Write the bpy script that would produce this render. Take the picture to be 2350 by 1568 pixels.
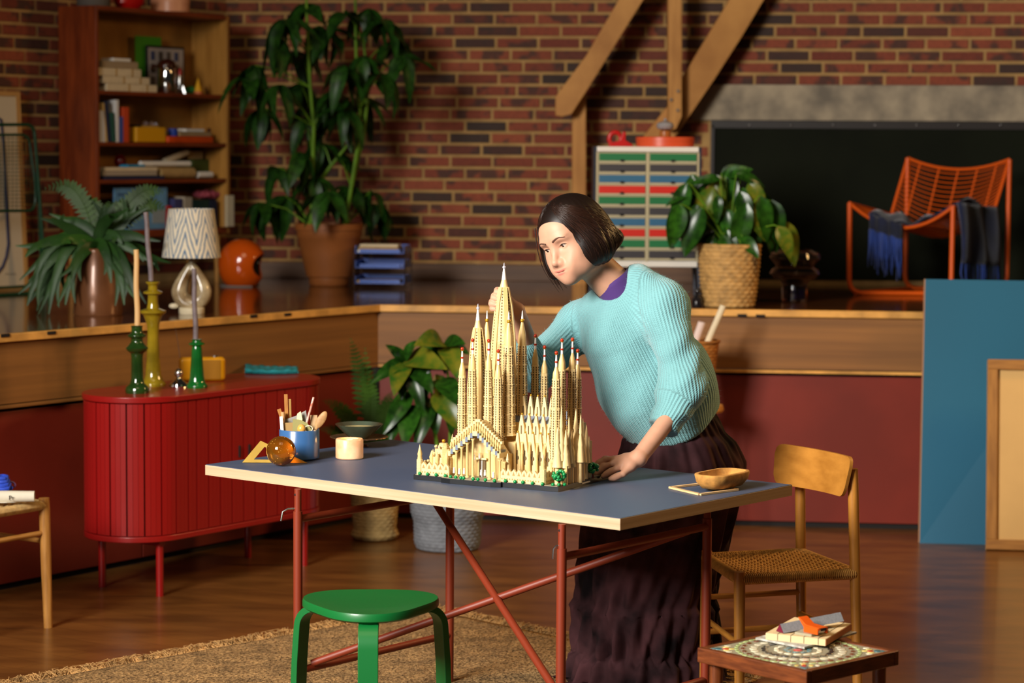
import bpy, math, random
import numpy as np
from mathutils import Matrix, Vector
random.seed(7); RNG = np.random.default_rng(7)
scene = bpy.context.scene
COL = scene.collection
for o in list(bpy.data.objects): bpy.data.objects.remove(o)

# ------------------------------------------------------------------ camera
IMG_W, IMG_H, FPX = 2350, 1568, 5370.0
CAM_Z, PITCH, ROLL = 1.70, math.radians(4.67), math.radians(0.4)
_r0 = np.array([1., 0, 0]); FW = np.array([0, math.cos(PITCH), -math.sin(PITCH)]); _u0 = np.cross(_r0, FW)
RT = _r0*math.cos(ROLL) + _u0*math.sin(ROLL); UP = -_r0*math.sin(ROLL) + _u0*math.cos(ROLL)
EYE = np.array([0, 0, CAM_Z])
def ray(px, py): return FW + RT*((px-IMG_W/2)/FPX) - UP*((py-IMG_H/2)/FPX)
def onz(px, py, z): d = ray(px, py); return EYE + d*((z-CAM_Z)/d[2])
def ony(px, py, y): d = ray(px, py); return EYE + d*(y/d[1])
def onp(px, py, p, n): d = ray(px, py); n = np.array(n, float); return EYE + d*(np.dot(np.array(p)-EYE, n)/np.dot(d, n))
def proj(p):
    v = np.array(p, float)-EYE; z = v@FW
    return IMG_W/2+FPX*(v@RT)/z, IMG_H/2-FPX*(v@UP)/z
cd = bpy.data.cameras.new('camera'); cam = bpy.data.objects.new('camera', cd); COL.objects.link(cam)
cd.sensor_width = 36; cd.sensor_fit = 'HORIZONTAL'; cd.lens = 36*FPX/IMG_W; cd.clip_end = 200
mw = Matrix.Identity(4)
for i, c in enumerate((RT, UP, -FW)):
    for k in range(3): mw[k][i] = c[k]
for k in range(3): mw[k][3] = EYE[k]
cam.matrix_world = mw; scene.camera = cam
cd.dof.use_dof = True; cd.dof.focus_distance = 6.85; cd.dof.aperture_fstop = 3.2
# ------------------------------------------------------------------ light
world = bpy.data.worlds.new('world'); scene.world = world; world.use_nodes = True
bg = world.node_tree.nodes['Background']; bg.inputs[0].default_value = (.5, .42, .34, 1); bg.inputs[1].default_value = .035
def area(name, loc, target, size, power, col, spread=180):
    l = bpy.data.lights.new(name, 'AREA'); l.shape = 'RECTANGLE'; l.size, l.size_y = size; l.energy = power; l.color = col
    l.spread = math.radians(spread)
    o = bpy.data.objects.new(name, l); COL.objects.link(o); o.location = loc
    o.rotation_euler = (Vector(target)-Vector(loc)).to_track_quat('-Z', 'Y').to_euler(); return o
area('key_softbox', (-3.5, 2.7, 3.3), (0.5, 7.3, 1.1), (1.9, 1.9), 205, (1, .95, .88), 80)
area('warm_side_lamp', (4.3, 9.3, 3.3), (.5, 7.6, 1.0), (.8, .8), 65, (1, .58, .22), 120)
area('hall_light', (-.5, 5.0, 5.6), (0, 9.5, 0), (2.4, 2.4), 55, (1, .73, .43))
vs = scene.view_settings
vs.view_transform = 'Standard'; vs.look = 'None'; vs.gamma = 1; vs.exposure = 0.0; vs.use_curve_mapping = False
scene.cycles.use_denoising = True
scene.cycles.max_bounces = 8

# ------------------------------------------------------------------ helpers
def nrm(v): v = np.array(v, float); return v/np.linalg.norm(v)
def A(*v): return np.array(v, float)
def frame(y, up=(0, 0, 1)):
    """3x3 with rows x,y,z: y along given direction, z near up"""
    y = nrm(y); x = np.cross(y, up)
    if np.linalg.norm(x) < 1e-6: x = np.cross(y, (1, 0, 0))
    x = nrm(x); return np.array([x, y, np.cross(x, y)])
def rotz(a): c, s = math.cos(a), math.sin(a); return np.array([[c, s, 0], [-s, c, 0], [0, 0, 1.]])
class MB:
    def __init__(s): s.v = []; s.f = []
    def add(s, vs, fs):
        n = len(s.v); s.v.extend([tuple(map(float, p)) for p in vs]); s.f.extend([tuple(i+n for i in f) for f in fs]); return s
    def box(s, c, size, ax=None):
        ax = np.eye(3) if ax is None else np.array(ax, float); c = np.array(c, float); h = np.array(size, float)/2
        vs = [c+ax[0]*h[0]*i+ax[1]*h[1]*j+ax[2]*h[2]*k for i in (-1, 1) for j in (-1, 1) for k in (-1, 1)]
        return s.add(vs, [(0, 1, 3, 2), (4, 6, 7, 5), (0, 4, 5, 1), (2, 3, 7, 6), (0, 2, 6, 4), (1, 5, 7, 3)])
    def bar(s, p0, p1, w, h, up=(0, 0, 1)):
        p0, p1 = np.array(p0, float), np.array(p1, float); ax = frame(p1-p0, up)
        return s.box((p0+p1)/2, (w, np.linalg.norm(p1-p0), h), ax)
    def tube(s, path, r, n=10, closed=False, caps=True):
        path = [np.array(p, float) for p in path]; m = len(path)
        rs = [r]*m if np.isscalar(r) else list(r)
        vs = []; fs = []; prev = None
        for i in range(m):
            a = path[(i-1) % m] if (closed or i > 0) else path[i]; b = path[(i+1) % m] if (closed or i < m-1) else path[i]
            t = nrm(b-a)
            if prev is None:
                x = np.cross(t, (0, 0, 1)); x = np.cross(t, (1, 0, 0)) if np.linalg.norm(x) < 1e-3 else x
            else: x = prev - t*(prev@t)
            x = nrm(x); prev = x; y = np.cross(t, x)
            for k in range(n):
                q = 2*math.pi*k/n; vs.append(path[i]+(x*math.cos(q)+y*math.sin(q))*rs[i])
        for i in range(m if closed else m-1):
            j = (i+1) % m
            for k in range(n): fs.append((i*n+k, i*n+(k+1) % n, j*n+(k+1) % n, j*n+k))
        if caps and not closed: fs.append(tuple(range(n-1, -1, -1))); fs.append(tuple((m-1)*n+k for k in range(n)))
        return s.add(vs, fs)
    def lathe(s, prof, n=32, c=(0, 0, 0), ax=None, mod=None):
        ax = np.eye(3) if ax is None else np.array(ax, float); c = np.array(c, float); vs = []; fs = []; m = len(prof)
        for i, (r, z) in enumerate(prof):
            for k in range(n):
                q = 2*math.pi*k/n; rr = r if mod is None else mod(r, z, q)
                vs.append(c+ax[0]*rr*math.cos(q)+ax[1]*rr*math.sin(q)+ax[2]*z)
        for i in range(m-1):
            for k in range(n): fs.append((i*n+k, i*n+(k+1) % n, (i+1)*n+(k+1) % n, (i+1)*n+k))
        if prof[0][0] > 1e-5: fs.append(tuple(range(n-1, -1, -1)))
        if prof[-1][0] > 1e-5: fs.append(tuple((m-1)*n+k for k in range(n)))
        return s.add(vs, fs)
    def ell(s, c, r, ax=None, n=16, m=10):
        r = (r, r, r) if np.isscalar(r) else r
        ax = np.eye(3) if ax is None else np.array(ax, float); ax = ax*np.array(r, float)[:, None]
        prof = [(max(1e-6, math.cos(t)), math.sin(t)) for t in np.linspace(-math.pi/2, math.pi/2, m)]
        return s.lathe(prof, n, c, ax)
    def grid(s, fn, nu, nv, closeu=False):
        vs = [fn(i/(nu if closeu else nu-1), j/(nv-1)) for j in range(nv) for i in range(nu)]; fs = []
        for j in range(nv-1):
            for i in range(nu if closeu else nu-1): fs.append((j*nu+i, j*nu+(i+1) % nu, (j+1)*nu+(i+1) % nu, (j+1)*nu+i))
        return s.add(vs, fs)
    def prism(s, poly, off):
        poly = [np.array(p, float) for p in poly]; off = np.array(off, float); n = len(poly)
        vs = poly+[p+off for p in poly]
        return s.add(vs, [tuple(range(n)), tuple(range(2*n-1, n-1, -1))]+[(i, i+n, (i+1) % n+n, (i+1) % n) for i in range(n)])
    def mesh(s, name):
        me = bpy.data.meshes.new(name); me.from_pydata(s.v, [], s.f); return me
def org(o):
    return np.array(o.matrix_basis.translation) + (org(o.parent) if o.parent else 0)
def finish(me, smooth):
    import bmesh
    bm = bmesh.new(); bm.from_mesh(me); bmesh.ops.recalc_face_normals(bm, faces=bm.faces); bm.to_mesh(me); bm.free()
    if smooth is not None:
        me.shade_smooth()
        if smooth < 180: me.set_sharp_from_angle(angle=math.radians(smooth))
def build(mb, name, mat, parent=None, smooth=40, bevel=0, world=False, solid=0, sub=0, seg=2):
    """parent given: local coords (or world coords when world=True); no parent: world coords, origin put at the base"""
    v = np.array(mb.v)
    if parent is None:
        lo, hi = v.min(0), v.max(0); c = A((lo[0]+hi[0])/2, (lo[1]+hi[1])/2, lo[2]); v = v-c
    elif world: v = v-org(parent)
    mb.v = [tuple(p) for p in v]
    me = mb.mesh(name); finish(me, smooth)
    if mat is not None: me.materials.append(mat)
    o = bpy.data.objects.new(name, me); COL.objects.link(o)
    if parent is None: o.location = c
    else: o.parent = parent
    if bevel:
        m = o.modifiers.new('bevel', 'BEVEL'); m.width = bevel; m.segments = seg; m.limit_method = 'ANGLE'; m.angle_limit = math.radians(35); m.harden_normals = True
    if solid: m = o.modifiers.new('solid', 'SOLIDIFY'); m.thickness = solid; m.offset = 0
    if sub: m = o.modifiers.new('sub', 'SUBSURF'); m.levels = sub; m.render_levels = sub
    return o
def tag(o, label=None, cat=None, group=None, kind=None):
    if label: o['label'] = label
    if cat: o['category'] = cat
    if group: o['group'] = group
    if kind: o['kind'] = kind
    return o
def thing(name, label, cat, loc, rz=0, group=None, kind=None):
    o = bpy.data.objects.new(name, None); o.empty_display_size = .05; COL.objects.link(o)
    o.location = tuple(map(float, loc)); o.rotation_euler = (0, 0, rz); return tag(o, label, cat, group, kind)
def place(name, me, parent, pos, ax=None, scale=1.0, world=False):
    """a copy that shares mesh data; ax rows = local x,y,z axes"""
    o = bpy.data.objects.new(name, me); COL.objects.link(o); o.parent = parent
    pos = np.array(pos, float)-(org(parent) if (world and parent) else 0)
    ax = np.eye(3) if ax is None else np.array(ax, float); sc = (scale,)*3 if np.isscalar(scale) else scale
    m = Matrix.Identity(4)
    for i in range(3):
        for k in range(3): m[k][i] = ax[i][k]*sc[i]
        m[i][3] = pos[i]
    o.matrix_basis = m; return o
def share(mb, name, mat, smooth=40):
    me = mb.mesh(name); finish(me, smooth); me.materials.append(mat); return me

def nets(F, lo, hi, h):
    """surface nets: mesh of the zero level of F on a grid of step h"""
    lo = np.array(lo, float); n = np.ceil((np.array(hi)-lo)/h).astype(int)+1
    ax = [lo[i]+h*np.arange(n[i]) for i in range(3)]
    X, Y, Z = np.meshgrid(*[a.astype(np.float32) for a in ax], indexing='ij'); V = F(X, Y, Z); S = V < 0
    cell = np.zeros(tuple(n-1), np.int8); sh = [(i, j, k) for i in (0, 1) for j in (0, 1) for k in (0, 1)]
    sl = lambda a, s: a[s[0]:n[0]-1+s[0], s[1]:n[1]-1+s[1], s[2]:n[2]-1+s[2]]
    for s in sh: cell += sl(S, s)
    act = (cell > 0) & (cell < 8); idx = -np.ones(act.shape, int); ii = np.argwhere(act); idx[act] = np.arange(len(ii))
    acc = np.zeros((len(ii), 3)); cnt = np.zeros(len(ii))
    cv = {s: sl(V, s)[act] for s in sh}
    for s in sh:
        for a in range(3):
            if s[a] == 0:
                t = list(s); t[a] = 1; t = tuple(t); v0, v1 = cv[s], cv[t]; m = (v0 < 0) != (v1 < 0)
                f = np.where(m, v0/np.where(m, v0-v1, 1), 0); p = np.tile(np.array(s, float), (len(ii), 1)); p[:, a] = f
                acc[m] += p[m]; cnt[m] += 1
    verts = lo+h*(ii+acc/cnt[:, None]); faces = []
    for a in range(3):
        b, c = (a+1) % 3, (a+2) % 3; s0 = [slice(None)]*3; s1 = [slice(None)]*3; s0[a] = slice(0, -1); s1[a] = slice(1, None)
        d = S[tuple(s0)] != S[tuple(s1)]; e = np.argwhere(d); flip = S[tuple(s0)][d]
        ok = (e[:, b] > 0) & (e[:, c] > 0) & (e[:, b] < n[b]-1) & (e[:, c] < n[c]-1); e = e[ok]; flip = flip[ok]
        q = []
        for ob, oc in ((-1, -1), (0, -1), (0, 0), (-1, 0)):
            w = e.copy(); w[:, b] += ob; w[:, c] += oc; q.append(idx[w[:, 0], w[:, 1], w[:, 2]])
        q = np.stack(q, 1); q[~flip] = q[~flip][:, ::-1]; faces.append(q)
    return verts, np.concatenate(faces)
def smin(a, b, k): h = np.clip(.5+.5*(b-a)/k, 0, 1); return b*(1-h)+a*h-k*h*(1-h)
def smax(a, b, k): return -smin(-a, -b, k)
def s_ell(X, Y, Z, c, r):
    r = np.array(r, float); x, y, z = (X-c[0])/r[0], (Y-c[1])/r[1], (Z-c[2])/r[2]; k0 = np.sqrt(x*x+y*y+z*z)+1e-9
    k1 = np.sqrt((x/r[0])**2+(y/r[1])**2+(z/r[2])**2)+1e-9; return k0*(k0-1)/k1
def s_cone(X, Y, Z, a, b, r0, r1, sq=None):
    a, b = np.array(a, float), np.array(b, float); d = b-a; L2 = d@d
    t = np.clip(((X-a[0])*d[0]+(Y-a[1])*d[1]+(Z-a[2])*d[2])/L2, 0, 1)
    return np.sqrt((X-a[0]-t*d[0])**2+(Y-a[1]-t*d[1])**2+(Z-a[2]-t*d[2])**2)-(r0+(r1-r0)*t)

# ------------------------------------------------------------------ materials
def lin(c):
    if isinstance(c, str): c = [int(c[i:i+2], 16) for i in (0, 2, 4)]
    return tuple((x/255/12.92 if x/255 <= .04045 else ((x/255+.055)/1.055)**2.4) for x in c)
MATS = {}
def M(name, c, rough=.5, metal=0, var=None, bump=None, rnd=0, coat=0, spec=.5, trans=0, ior=1.45, emis=0, sss=0, c2=None, coord='Object', stretch=(1, 1, 1), sheen=0, detail=4, isl=0):
    if name in MATS: return MATS[name]
    m = bpy.data.materials.new(name); m.use_nodes = True; nt = m.node_tree; N = nt.nodes; L = nt.links; b = N['Principled BSDF']
    col = lin(c); b.inputs['Base Color'].default_value = (*col, 1); b.inputs['Roughness'].default_value = rough; b.inputs['Metallic'].default_value = metal
    b.inputs['Specular IOR Level'].default_value = spec; b.inputs['IOR'].default_value = ior
    b.inputs['Coat Weight'].default_value = coat; b.inputs['Coat Roughness'].default_value = .08
    b.inputs['Transmission Weight'].default_value = trans
    if sheen: b.inputs['Sheen Weight'].default_value = sheen; b.inputs['Sheen Roughness'].default_value = .5
    if sss: b.inputs['Subsurface Weight'].default_value = sss; b.inputs['Subsurface Radius'].default_value = (.012, .005, .003); b.inputs['Subsurface Scale'].default_value = 1
    if emis: b.inputs['Emission Color'].default_value = (*col, 1); b.inputs['Emission Strength'].default_value = emis
    if var or bump:
        tc = N.new('ShaderNodeTexCoord'); mp = N.new('ShaderNodeMapping'); mp.inputs['Scale'].default_value = stretch
        L.new(tc.outputs[coord], mp.inputs[0])
    out = None
    if var or rnd:
        if var:
            nz = N.new('ShaderNodeTexNoise'); nz.inputs['Scale'].default_value = var[0]; nz.inputs['Detail'].default_value = detail
            L.new(mp.outputs[0], nz.inputs['Vector'])
            if rnd or isl:
                oi = N.new('ShaderNodeObjectInfo'); ad = N.new('ShaderNodeVectorMath'); ad.operation = 'MULTIPLY_ADD'
                L.new(oi.outputs['Random'], ad.inputs[0]); ad.inputs[1].default_value = (37, 91, 53); L.new(mp.outputs[0], ad.inputs[2]); L.new(ad.outputs[0], nz.inputs['Vector'])
            cr = N.new('ShaderNodeValToRGB'); L.new(nz.outputs['Fac'], cr.inputs[0]); k = var[1]
            cr.color_ramp.elements[0].position = .32; cr.color_ramp.elements[1].position = .68
            d = lin(c2) if c2 else tuple(x*(1-k) for x in col)
            cr.color_ramp.elements[0].color = (*d, 1); cr.color_ramp.elements[1].color = (*(col if c2 else tuple(min(1, x*(1+k*.6)) for x in col)), 1)
            out = cr.outputs[0]
        if rnd:
            oi = N.new('ShaderNodeObjectInfo'); mr = N.new('ShaderNodeMapRange'); L.new(oi.outputs['Random'], mr.inputs[0]); mr.inputs[3].default_value = 1-rnd; mr.inputs[4].default_value = 1+rnd*.6
            hs = N.new('ShaderNodeHueSaturation'); hs.inputs['Color'].default_value = (*col, 1)
            if out: L.new(out, hs.inputs['Color'])
            L.new(mr.outputs[0], hs.inputs['Value']); out = hs.outputs[0]
        L.new(out, b.inputs['Base Color'])
        if emis: L.new(out, b.inputs['Emission Color'])
    if bump:
        nb = N.new('ShaderNodeTexNoise'); nb.inputs['Scale'].default_value = bump[0]; nb.inputs['Detail'].default_value = 3
        L.new(mp.outputs[0], nb.inputs['Vector']); bp = N.new('ShaderNodeBump'); bp.inputs['Strength'].default_value = bump[1]; bp.inputs['Distance'].default_value = bump[2] if len(bump) > 2 else .002
        L.new(nb.outputs['Fac'], bp.inputs['Height']); L.new(bp.outputs[0], b.inputs['Normal'])
    MATS[name] = m; return m
def wood(name, c, c2, rough=.45, scale=5, coat=0, bump=.15, stretch=(1, 1, 1)):
    return M(name, c, rough, var=(scale, .3), c2=c2, coord='Generated', stretch=stretch, coat=coat, bump=(scale*6, bump, .001), detail=6)

# ------------------------------------------------------------------ the setting
HS = .99
floor_m = M('floor_wood', '7a4e22', .32, var=(2.5, .35), c2='5c3817', stretch=(1.2, 4, 1), bump=(60, .04), coat=.15)
# planks run parallel to the back wall; joints as thin dark lines in the floor material
nt = floor_m.node_tree; bt = nt.nodes.new('ShaderNodeTexBrick'); mp = nt.nodes.new('ShaderNodeMapping'); tc = nt.nodes.new('ShaderNodeTexCoord')
nt.links.new(tc.outputs['Object'], mp.inputs[0]); mp.inputs['Rotation'].default_value = (0, 0, math.radians(35)); nt.links.new(mp.outputs[0], bt.inputs['Vector'])
bt.inputs['Scale'].default_value = 1; bt.inputs['Brick Width'].default_value = 1.1; bt.inputs['Row Height'].default_value = .11; bt.inputs['Mortar Size'].default_value = .0016; bt.inputs['Bias'].default_value = 0
bt.inputs['Color1'].default_value = (.86, .86, .86, 1); bt.inputs['Color2'].default_value = (1.06, 1.06, 1.06, 1); bt.inputs['Mortar'].default_value = (.6, .6, .6, 1)
mx = nt.nodes.new('ShaderNodeMixRGB'); mx.blend_type = 'MULTIPLY'; mx.inputs[0].default_value = 1; pb = nt.nodes['Principled BSDF']
src = pb.inputs['Base Color'].links[0].from_socket; nt.links.new(src, mx.inputs[1]); nt.links.new(bt.outputs['Color'], mx.inputs[2]); nt.links.new(mx.outputs[0], pb.inputs['Base Color'])
tag(build(MB().box((0, 6, -.05), (16, 22, .1)), 'floor', floor_m), kind='structure', label='dark brown polished wooden hall floor')

# stage outline: left run, corner, right run
SL0, SC = A(-1.943, 8.85), A(-.614, 10.70); SR1 = A(1.826, 10.47)
dL = nrm(SC-SL0); dR = nrm(SR1-SC); nL = A(dL[1], -dL[0]); nR = A(dR[1], -dR[0])   # normals towards the hall
SLx = SC-dL*6.0; SRx = SC+dR*5.2
WB0 = A(-.32, 12.80); dB = nrm(A(1, -.105)); nB = A(dB[1], -dB[0])                 # back wall
CORNER = onp(520, 300, (*WB0, 0), (*nB, 0))[:2]
dW = A(math.cos(math.radians(54)), math.sin(math.radians(54))); nW = A(dW[1], -dW[0])  # side wall, behind the bookcase
deck_m = M('stage_deck', '5a3213', .16, var=(2.2, .3), stretch=(1, 5, 1), coat=.4, bump=(30, .03))
fasL_m = wood('fascia_wood', '8f5e2a', '744a20', .55, 3, stretch=(1, 1, 2))
edge_m = M('edge_wood', 'd39a4c', .45, var=(9, .35), bump=(25, .2))
red_m = M('oxblood_paint', '742212', .45, var=(2.5, .18), bump=(40, .05))
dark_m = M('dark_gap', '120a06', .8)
stage = thing('stage', 'raised wooden stage with oxblood red front panels', None, (SC[0], SC[1], 0), kind='structure')
z3 = lambda p, z: A(p[0], p[1], z)
deckpoly = [z3(p, HS-.03) for p in (SLx, SC, SRx, SRx+A(0, 3.2), CORNER+A(0, .4), CORNER-dW*7+A(-.4, .4))]
build(MB().prism(deckpoly, (0, 0, .03)), 'deck', deck_m, stage, world=True, smooth=None)
for (p, q, n, m1) in ((SLx, SC, nL, 0), (SC, SRx, nR, 1)):
    d = nrm(q-p); e0, e1 = (0, 0)
    build(MB().bar(z3(p+n*.006, HS-.014), z3(q+n*.006, HS-.014), .03, .032), 'edge_strip', edge_m, stage, world=True, bevel=.004)
    build(MB().bar(z3(p-n*.012, HS-.15), z3(q-n*.012, HS-.15), .024, .235), 'fascia_board', fasL_m, stage, world=True)
    build(MB().bar(z3(p-n*.014, HS-.279), z3(q-n*.014, HS-.279), .034, .014), 'bead', edge_m if m1 else fasL_m, stage, world=True, bevel=.003)
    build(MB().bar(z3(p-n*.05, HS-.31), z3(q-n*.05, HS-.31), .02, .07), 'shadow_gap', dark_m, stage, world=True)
    build(MB().bar(z3(p-n*.05, .02), z3(q-n*.05, .02), .02, .04), 'plinth', dark_m, stage, world=True)
    ln = np.linalg.norm(q-p); k = int(ln/1.3)
    for i in range(k):
        a, b = p+d*(ln*i/k+.003), p+d*(ln*(i+1)/k-.003)
        build(MB().bar(z3(a-n*.035, (.025+HS-.30)/2), z3(b-n*.035, (.025+HS-.30)/2), .02, HS-.325), 'front_panel', red_m, stage, world=True, bevel=.002)
# nicks in the edge strip
for (px, py) in ((12, 770), (118, 764), (582, 726), (660, 722), (1703, 724), (1745, 725), (1352, 716)):
    nn, pp = (nL, SL0) if px < 868 else (nR, SC)
    c = onp(px, py, z3(pp+nn*.0215, 0), (*nn, 0)); d3 = z3(dL if px < 868 else dR, 0)
    build(MB().box(c, (.042, .006, .012), [d3, z3(nn, 0), (0, 0, 1)]), 'notch', dark_m, stage, world=True)

# bricks
def brick_mat():
    m = bpy.data.materials.new('brick_clay'); m.use_nodes = True; nt = m.node_tree; N = nt.nodes; L = nt.links; b = N['Principled BSDF']
    oi = N.new('ShaderNodeObjectInfo'); ge = N.new('ShaderNodeNewGeometry'); tc = N.new('ShaderNodeTexCoord')
    ad = N.new('ShaderNodeMath'); ad.operation = 'ADD'; L.new(oi.outputs['Random'], ad.inputs[0]); L.new(ge.outputs['Random Per Island'], ad.inputs[1])
    fr = N.new('ShaderNodeMath'); fr.operation = 'FRACT'; L.new(ad.outputs[0], fr.inputs[0])
    cr = N.new('ShaderNodeValToRGB'); L.new(fr.outputs[0], cr.inputs[0]); e = cr.color_ramp.elements
    stops = [(0, '35261f'), (.10, '4a2a20'), (.2, '74331f'), (.4, '8a4026'), (.6, '7d3722'), (.8, '94482b'), (1, '6a2c1c')]
    e[0].position = 0; e[0].color = (*lin(stops[0][1]), 1); e[1].position = 1; e[1].color = (*lin(stops[-1][1]), 1)
    for p, c in stops[1:-1]: x = e.new(p); x.color = (*lin(c), 1)
    vm = N.new('ShaderNodeVectorMath'); vm.operation = 'MULTIPLY_ADD'; L.new(fr.outputs[0], vm.inputs[0]); vm.inputs[1].default_value = (71, 33, 59); L.new(tc.outputs['Object'], vm.inputs[2])
    nz = N.new('ShaderNodeTexNoise'); nz.inputs['Scale'].default_value = 9; nz.inputs['Detail'].default_value = 2; L.new(vm.outputs[0], nz.inputs['Vector'])
    r2 = N.new('ShaderNodeValToRGB'); r2.color_ramp.elements[0].position = .52; r2.color_ramp.elements[1].position = .60; L.new(nz.outputs['Fac'], r2.inputs[0])
    mx = N.new('ShaderNodeMixRGB'); L.new(r2.outputs[0], mx.inputs[0]); L.new(cr.outputs[0], mx.inputs[1]); mx.inputs[2].default_value = (*lin('3b2a22'), 1)
    m2 = N.new('ShaderNodeMath'); m2.operation = 'MULTIPLY'; m2.inputs[1].default_value = .8; L.new(r2.outputs[0], m2.inputs[0]); L.new(m2.outputs[0], mx.inputs[0])
    n3 = N.new('ShaderNodeTexNoise'); n3.inputs['Scale'].default_value = 60; L.new(vm.outputs[0], n3.inputs['Vector'])
    m3 = N.new('ShaderNodeMixRGB'); m3.blend_type = 'OVERLAY'; m3.inputs[0].default_value = .35; L.new(mx.outputs[0], m3.inputs[1]); L.new(n3.outputs['Fac'], m3.inputs[2])
    L.new(m3.outputs[0], b.inputs['Base Color']); b.inputs['Roughness'].default_value = .8
    bp = N.new('ShaderNodeBump'); bp.inputs['Strength'].default_value = .4; bp.inputs['Distance'].default_value = .003; L.new(n3.outputs['Fac'], bp.inputs['Height']); L.new(bp.outputs[0], b.inputs['Normal'])
    return m
BRICK = brick_mat(); MORTAR = M('mortar', 'b08a54', .9, var=(12, .2), bump=(90, .4, .003))
BL, BH, BP, BC = .2145, .0485, .230, .0643
bmb = MB(); hx, hz, dp, ch = BL/2, BH/2, .007, .002
bmb.add([(-hx, 0, -hz), (hx, 0, -hz), (hx, 0, hz), (-hx, 0, hz)]+[(-hx, -dp+ch, -hz), (hx, -dp+ch, -hz), (hx, -dp+ch, hz), (-hx, -dp+ch, hz)]+[(-hx+ch, -dp, -hz+ch), (hx-ch, -dp, -hz+ch), (hx-ch, -dp, hz-ch), (-hx+ch, -dp, hz-ch)],
    [(0, 1, 5, 4), (1, 2, 6, 5), (2, 3, 7, 6), (3, 0, 4, 7), (4, 5, 9, 8), (5, 6, 10, 9), (6, 7, 11, 10), (7, 4, 8, 11), (8, 9, 10, 11)])
brick_me = share(MB().add(bmb.v, bmb.f), 'brick', BRICK, None)
def brick_wall(name, label, p0, d, n, s0, s1, z0, z1, zref, keep, hidden, limit):
    """p0 + s*d is the wall line; keep(px,py) says what the bricks may cover"""
    w = tag(build(MB().bar(z3(p0+d*s0-n*.1, (z0+z1)/2), z3(p0+d*s1-n*.1, (z0+z1)/2), .2, z1-z0), name, MORTAR, smooth=None), kind='structure', label=label)
    c3 = z3(d, 0); ax = np.array([c3, -z3(n, 0), (0, 0, 1)]); cand = []; offs = (0, .36, .68, .25, .55, .9, .4, .12, .75, .33)
    for k in range(int((z0-zref)/BC)-1, int((z1-zref)/BC)+2):
        z = zref+(k+.5)*BC
        if z-BC/2 < z0 or z+BC/2 > z1: continue
        o = offs[k % 10]+(k % 3)*.07
        for i in range(int(s0/BP)-1, int(s1/BP)+2):
            s = (i+o)*BP; lo_, hi_ = max(s-BL/2, s0+.004), min(s+BL/2, keep(z, s1)-.004)
            if hi_-lo_ < .03: continue
            P = z3(p0+d*(lo_+hi_)/2, z); x, y = proj(P)
            see = -40 < x < 2390 and -12 < y < 700 and not hidden(x, y)
            cand.append((0 if see else 1, P[1], P, (hi_-lo_)/BL))
    cand.sort(key=lambda c: (c[0], c[1])); one = [c for c in cand if c[0] == 0][:limit]; rest = cand[len(one):]
    for c in one: place('brick', brick_me, w, c[2]+z3(n, 0)*RNG.uniform(-.002, .002), ax, (c[3], 1, 1), world=True)
    if rest:
        mb = MB()
        for c in rest: mb.add([c[2]+ax[0]*v[0]*c[3]+ax[1]*v[1]+ax[2]*v[2] for v in bmb.v], bmb.f)
        tag(build(mb, 'brickwork', BRICK, w, smooth=None, world=True), kind='stuff')
    return w
zref = onp(1180, 85.5, z3(WB0, 0), (*nB, 0))[2]
sC = (CORNER-WB0)@dB
PB = z3(WB0, 0); NB = z3(nB, 0)
def wp(px, py, off=0): return onp(px, py, PB+NB*off, NB)
s_ = lambda p: (p[:2]-WB0)@dB
ZT, ZB, SLI, SBO = (wp(1650, 194)[2]+wp(2350, 197)[2])/2, (wp(1650, 275)[2]+wp(2350, 281)[2])/2, s_(wp(1588, 250)), s_(wp(1625, 400))
def hid(x, y): return (1366 < x < 1610 and 340 < y < 615) or (1240 < x < 1430 and y > 455) or (690 < x < 820 and y > 515) or x < 560 or (640 < x < 880 and 60 < y < 500 and (int(x*7+y*3) % 3 == 0))
brick_wall('wall_back', 'red brick wall with sandy mortar at the back of the stage', WB0, dB, nB, sC, 4.6, HS, 3.3, zref,
           lambda z, s1: s1 if z > ZT else (SLI if z > ZB else SBO), hid, 300)
brick_wall('wall_left', 'red brick wall behind the tall bookcase', CORNER, dW, nW, -4.2, 0, HS, 3.3, zref, lambda z, s1: s1,
           lambda x, y: x > 150, 60)
skirt_m = wood('baseboard_wood', '6e4a2a', '4c2f18', .5, 4)
b0 = WB0+dB*(sC+.02)+nB*.012; b1 = onp(1627, 600, z3(WB0, 0), (*nB, 0))[:2]+nB*.012
tag(build(MB().bar(z3(b0, HS+.045), z3(b1, HS+.045), .024, .09), 'baseboard_back', skirt_m, bevel=.003), kind='structure', label='brown wooden baseboard along the brick wall')
# concrete lintel and chalkboard
conc = M('concrete', 'ad9c82', .85, var=(7, .35), c2='72685a', bump=(50, .3, .003))
a, b_, c_, d_ = wp(1588, 194, .03), wp(2420, 197, .03), wp(2420, 281, .03), wp(1588, 275, .03)
zt, zb = ZT, ZB
tag(build(MB().bar(z3(WB0+dB*s_(a), (zt+zb)/2), z3(WB0+dB*4.5, (zt+zb)/2), .07, zt-zb), 'trim_1', conc, bevel=.004), kind='structure', label='grey concrete lintel above the chalkboard')
cbd = thing('chalkboard', 'dark green chalkboard under the concrete lintel', 'chalkboard', z3(WB0+dB*s_(wp(1627, 400)), HS))
s0 = s_(wp(1630, 400)); board_m = M('chalkboard_green', '15180c', .8, var=(2, .3), spec=.15)
build(MB().bar(z3(WB0+dB*s0+nB*.005, (HS+.03+zb)/2), z3(WB0+dB*4.5+nB*.005, (HS+.03+zb)/2), .02, zb-HS-.03), 'writing_surface', board_m, cbd, world=True, smooth=None)
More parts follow.
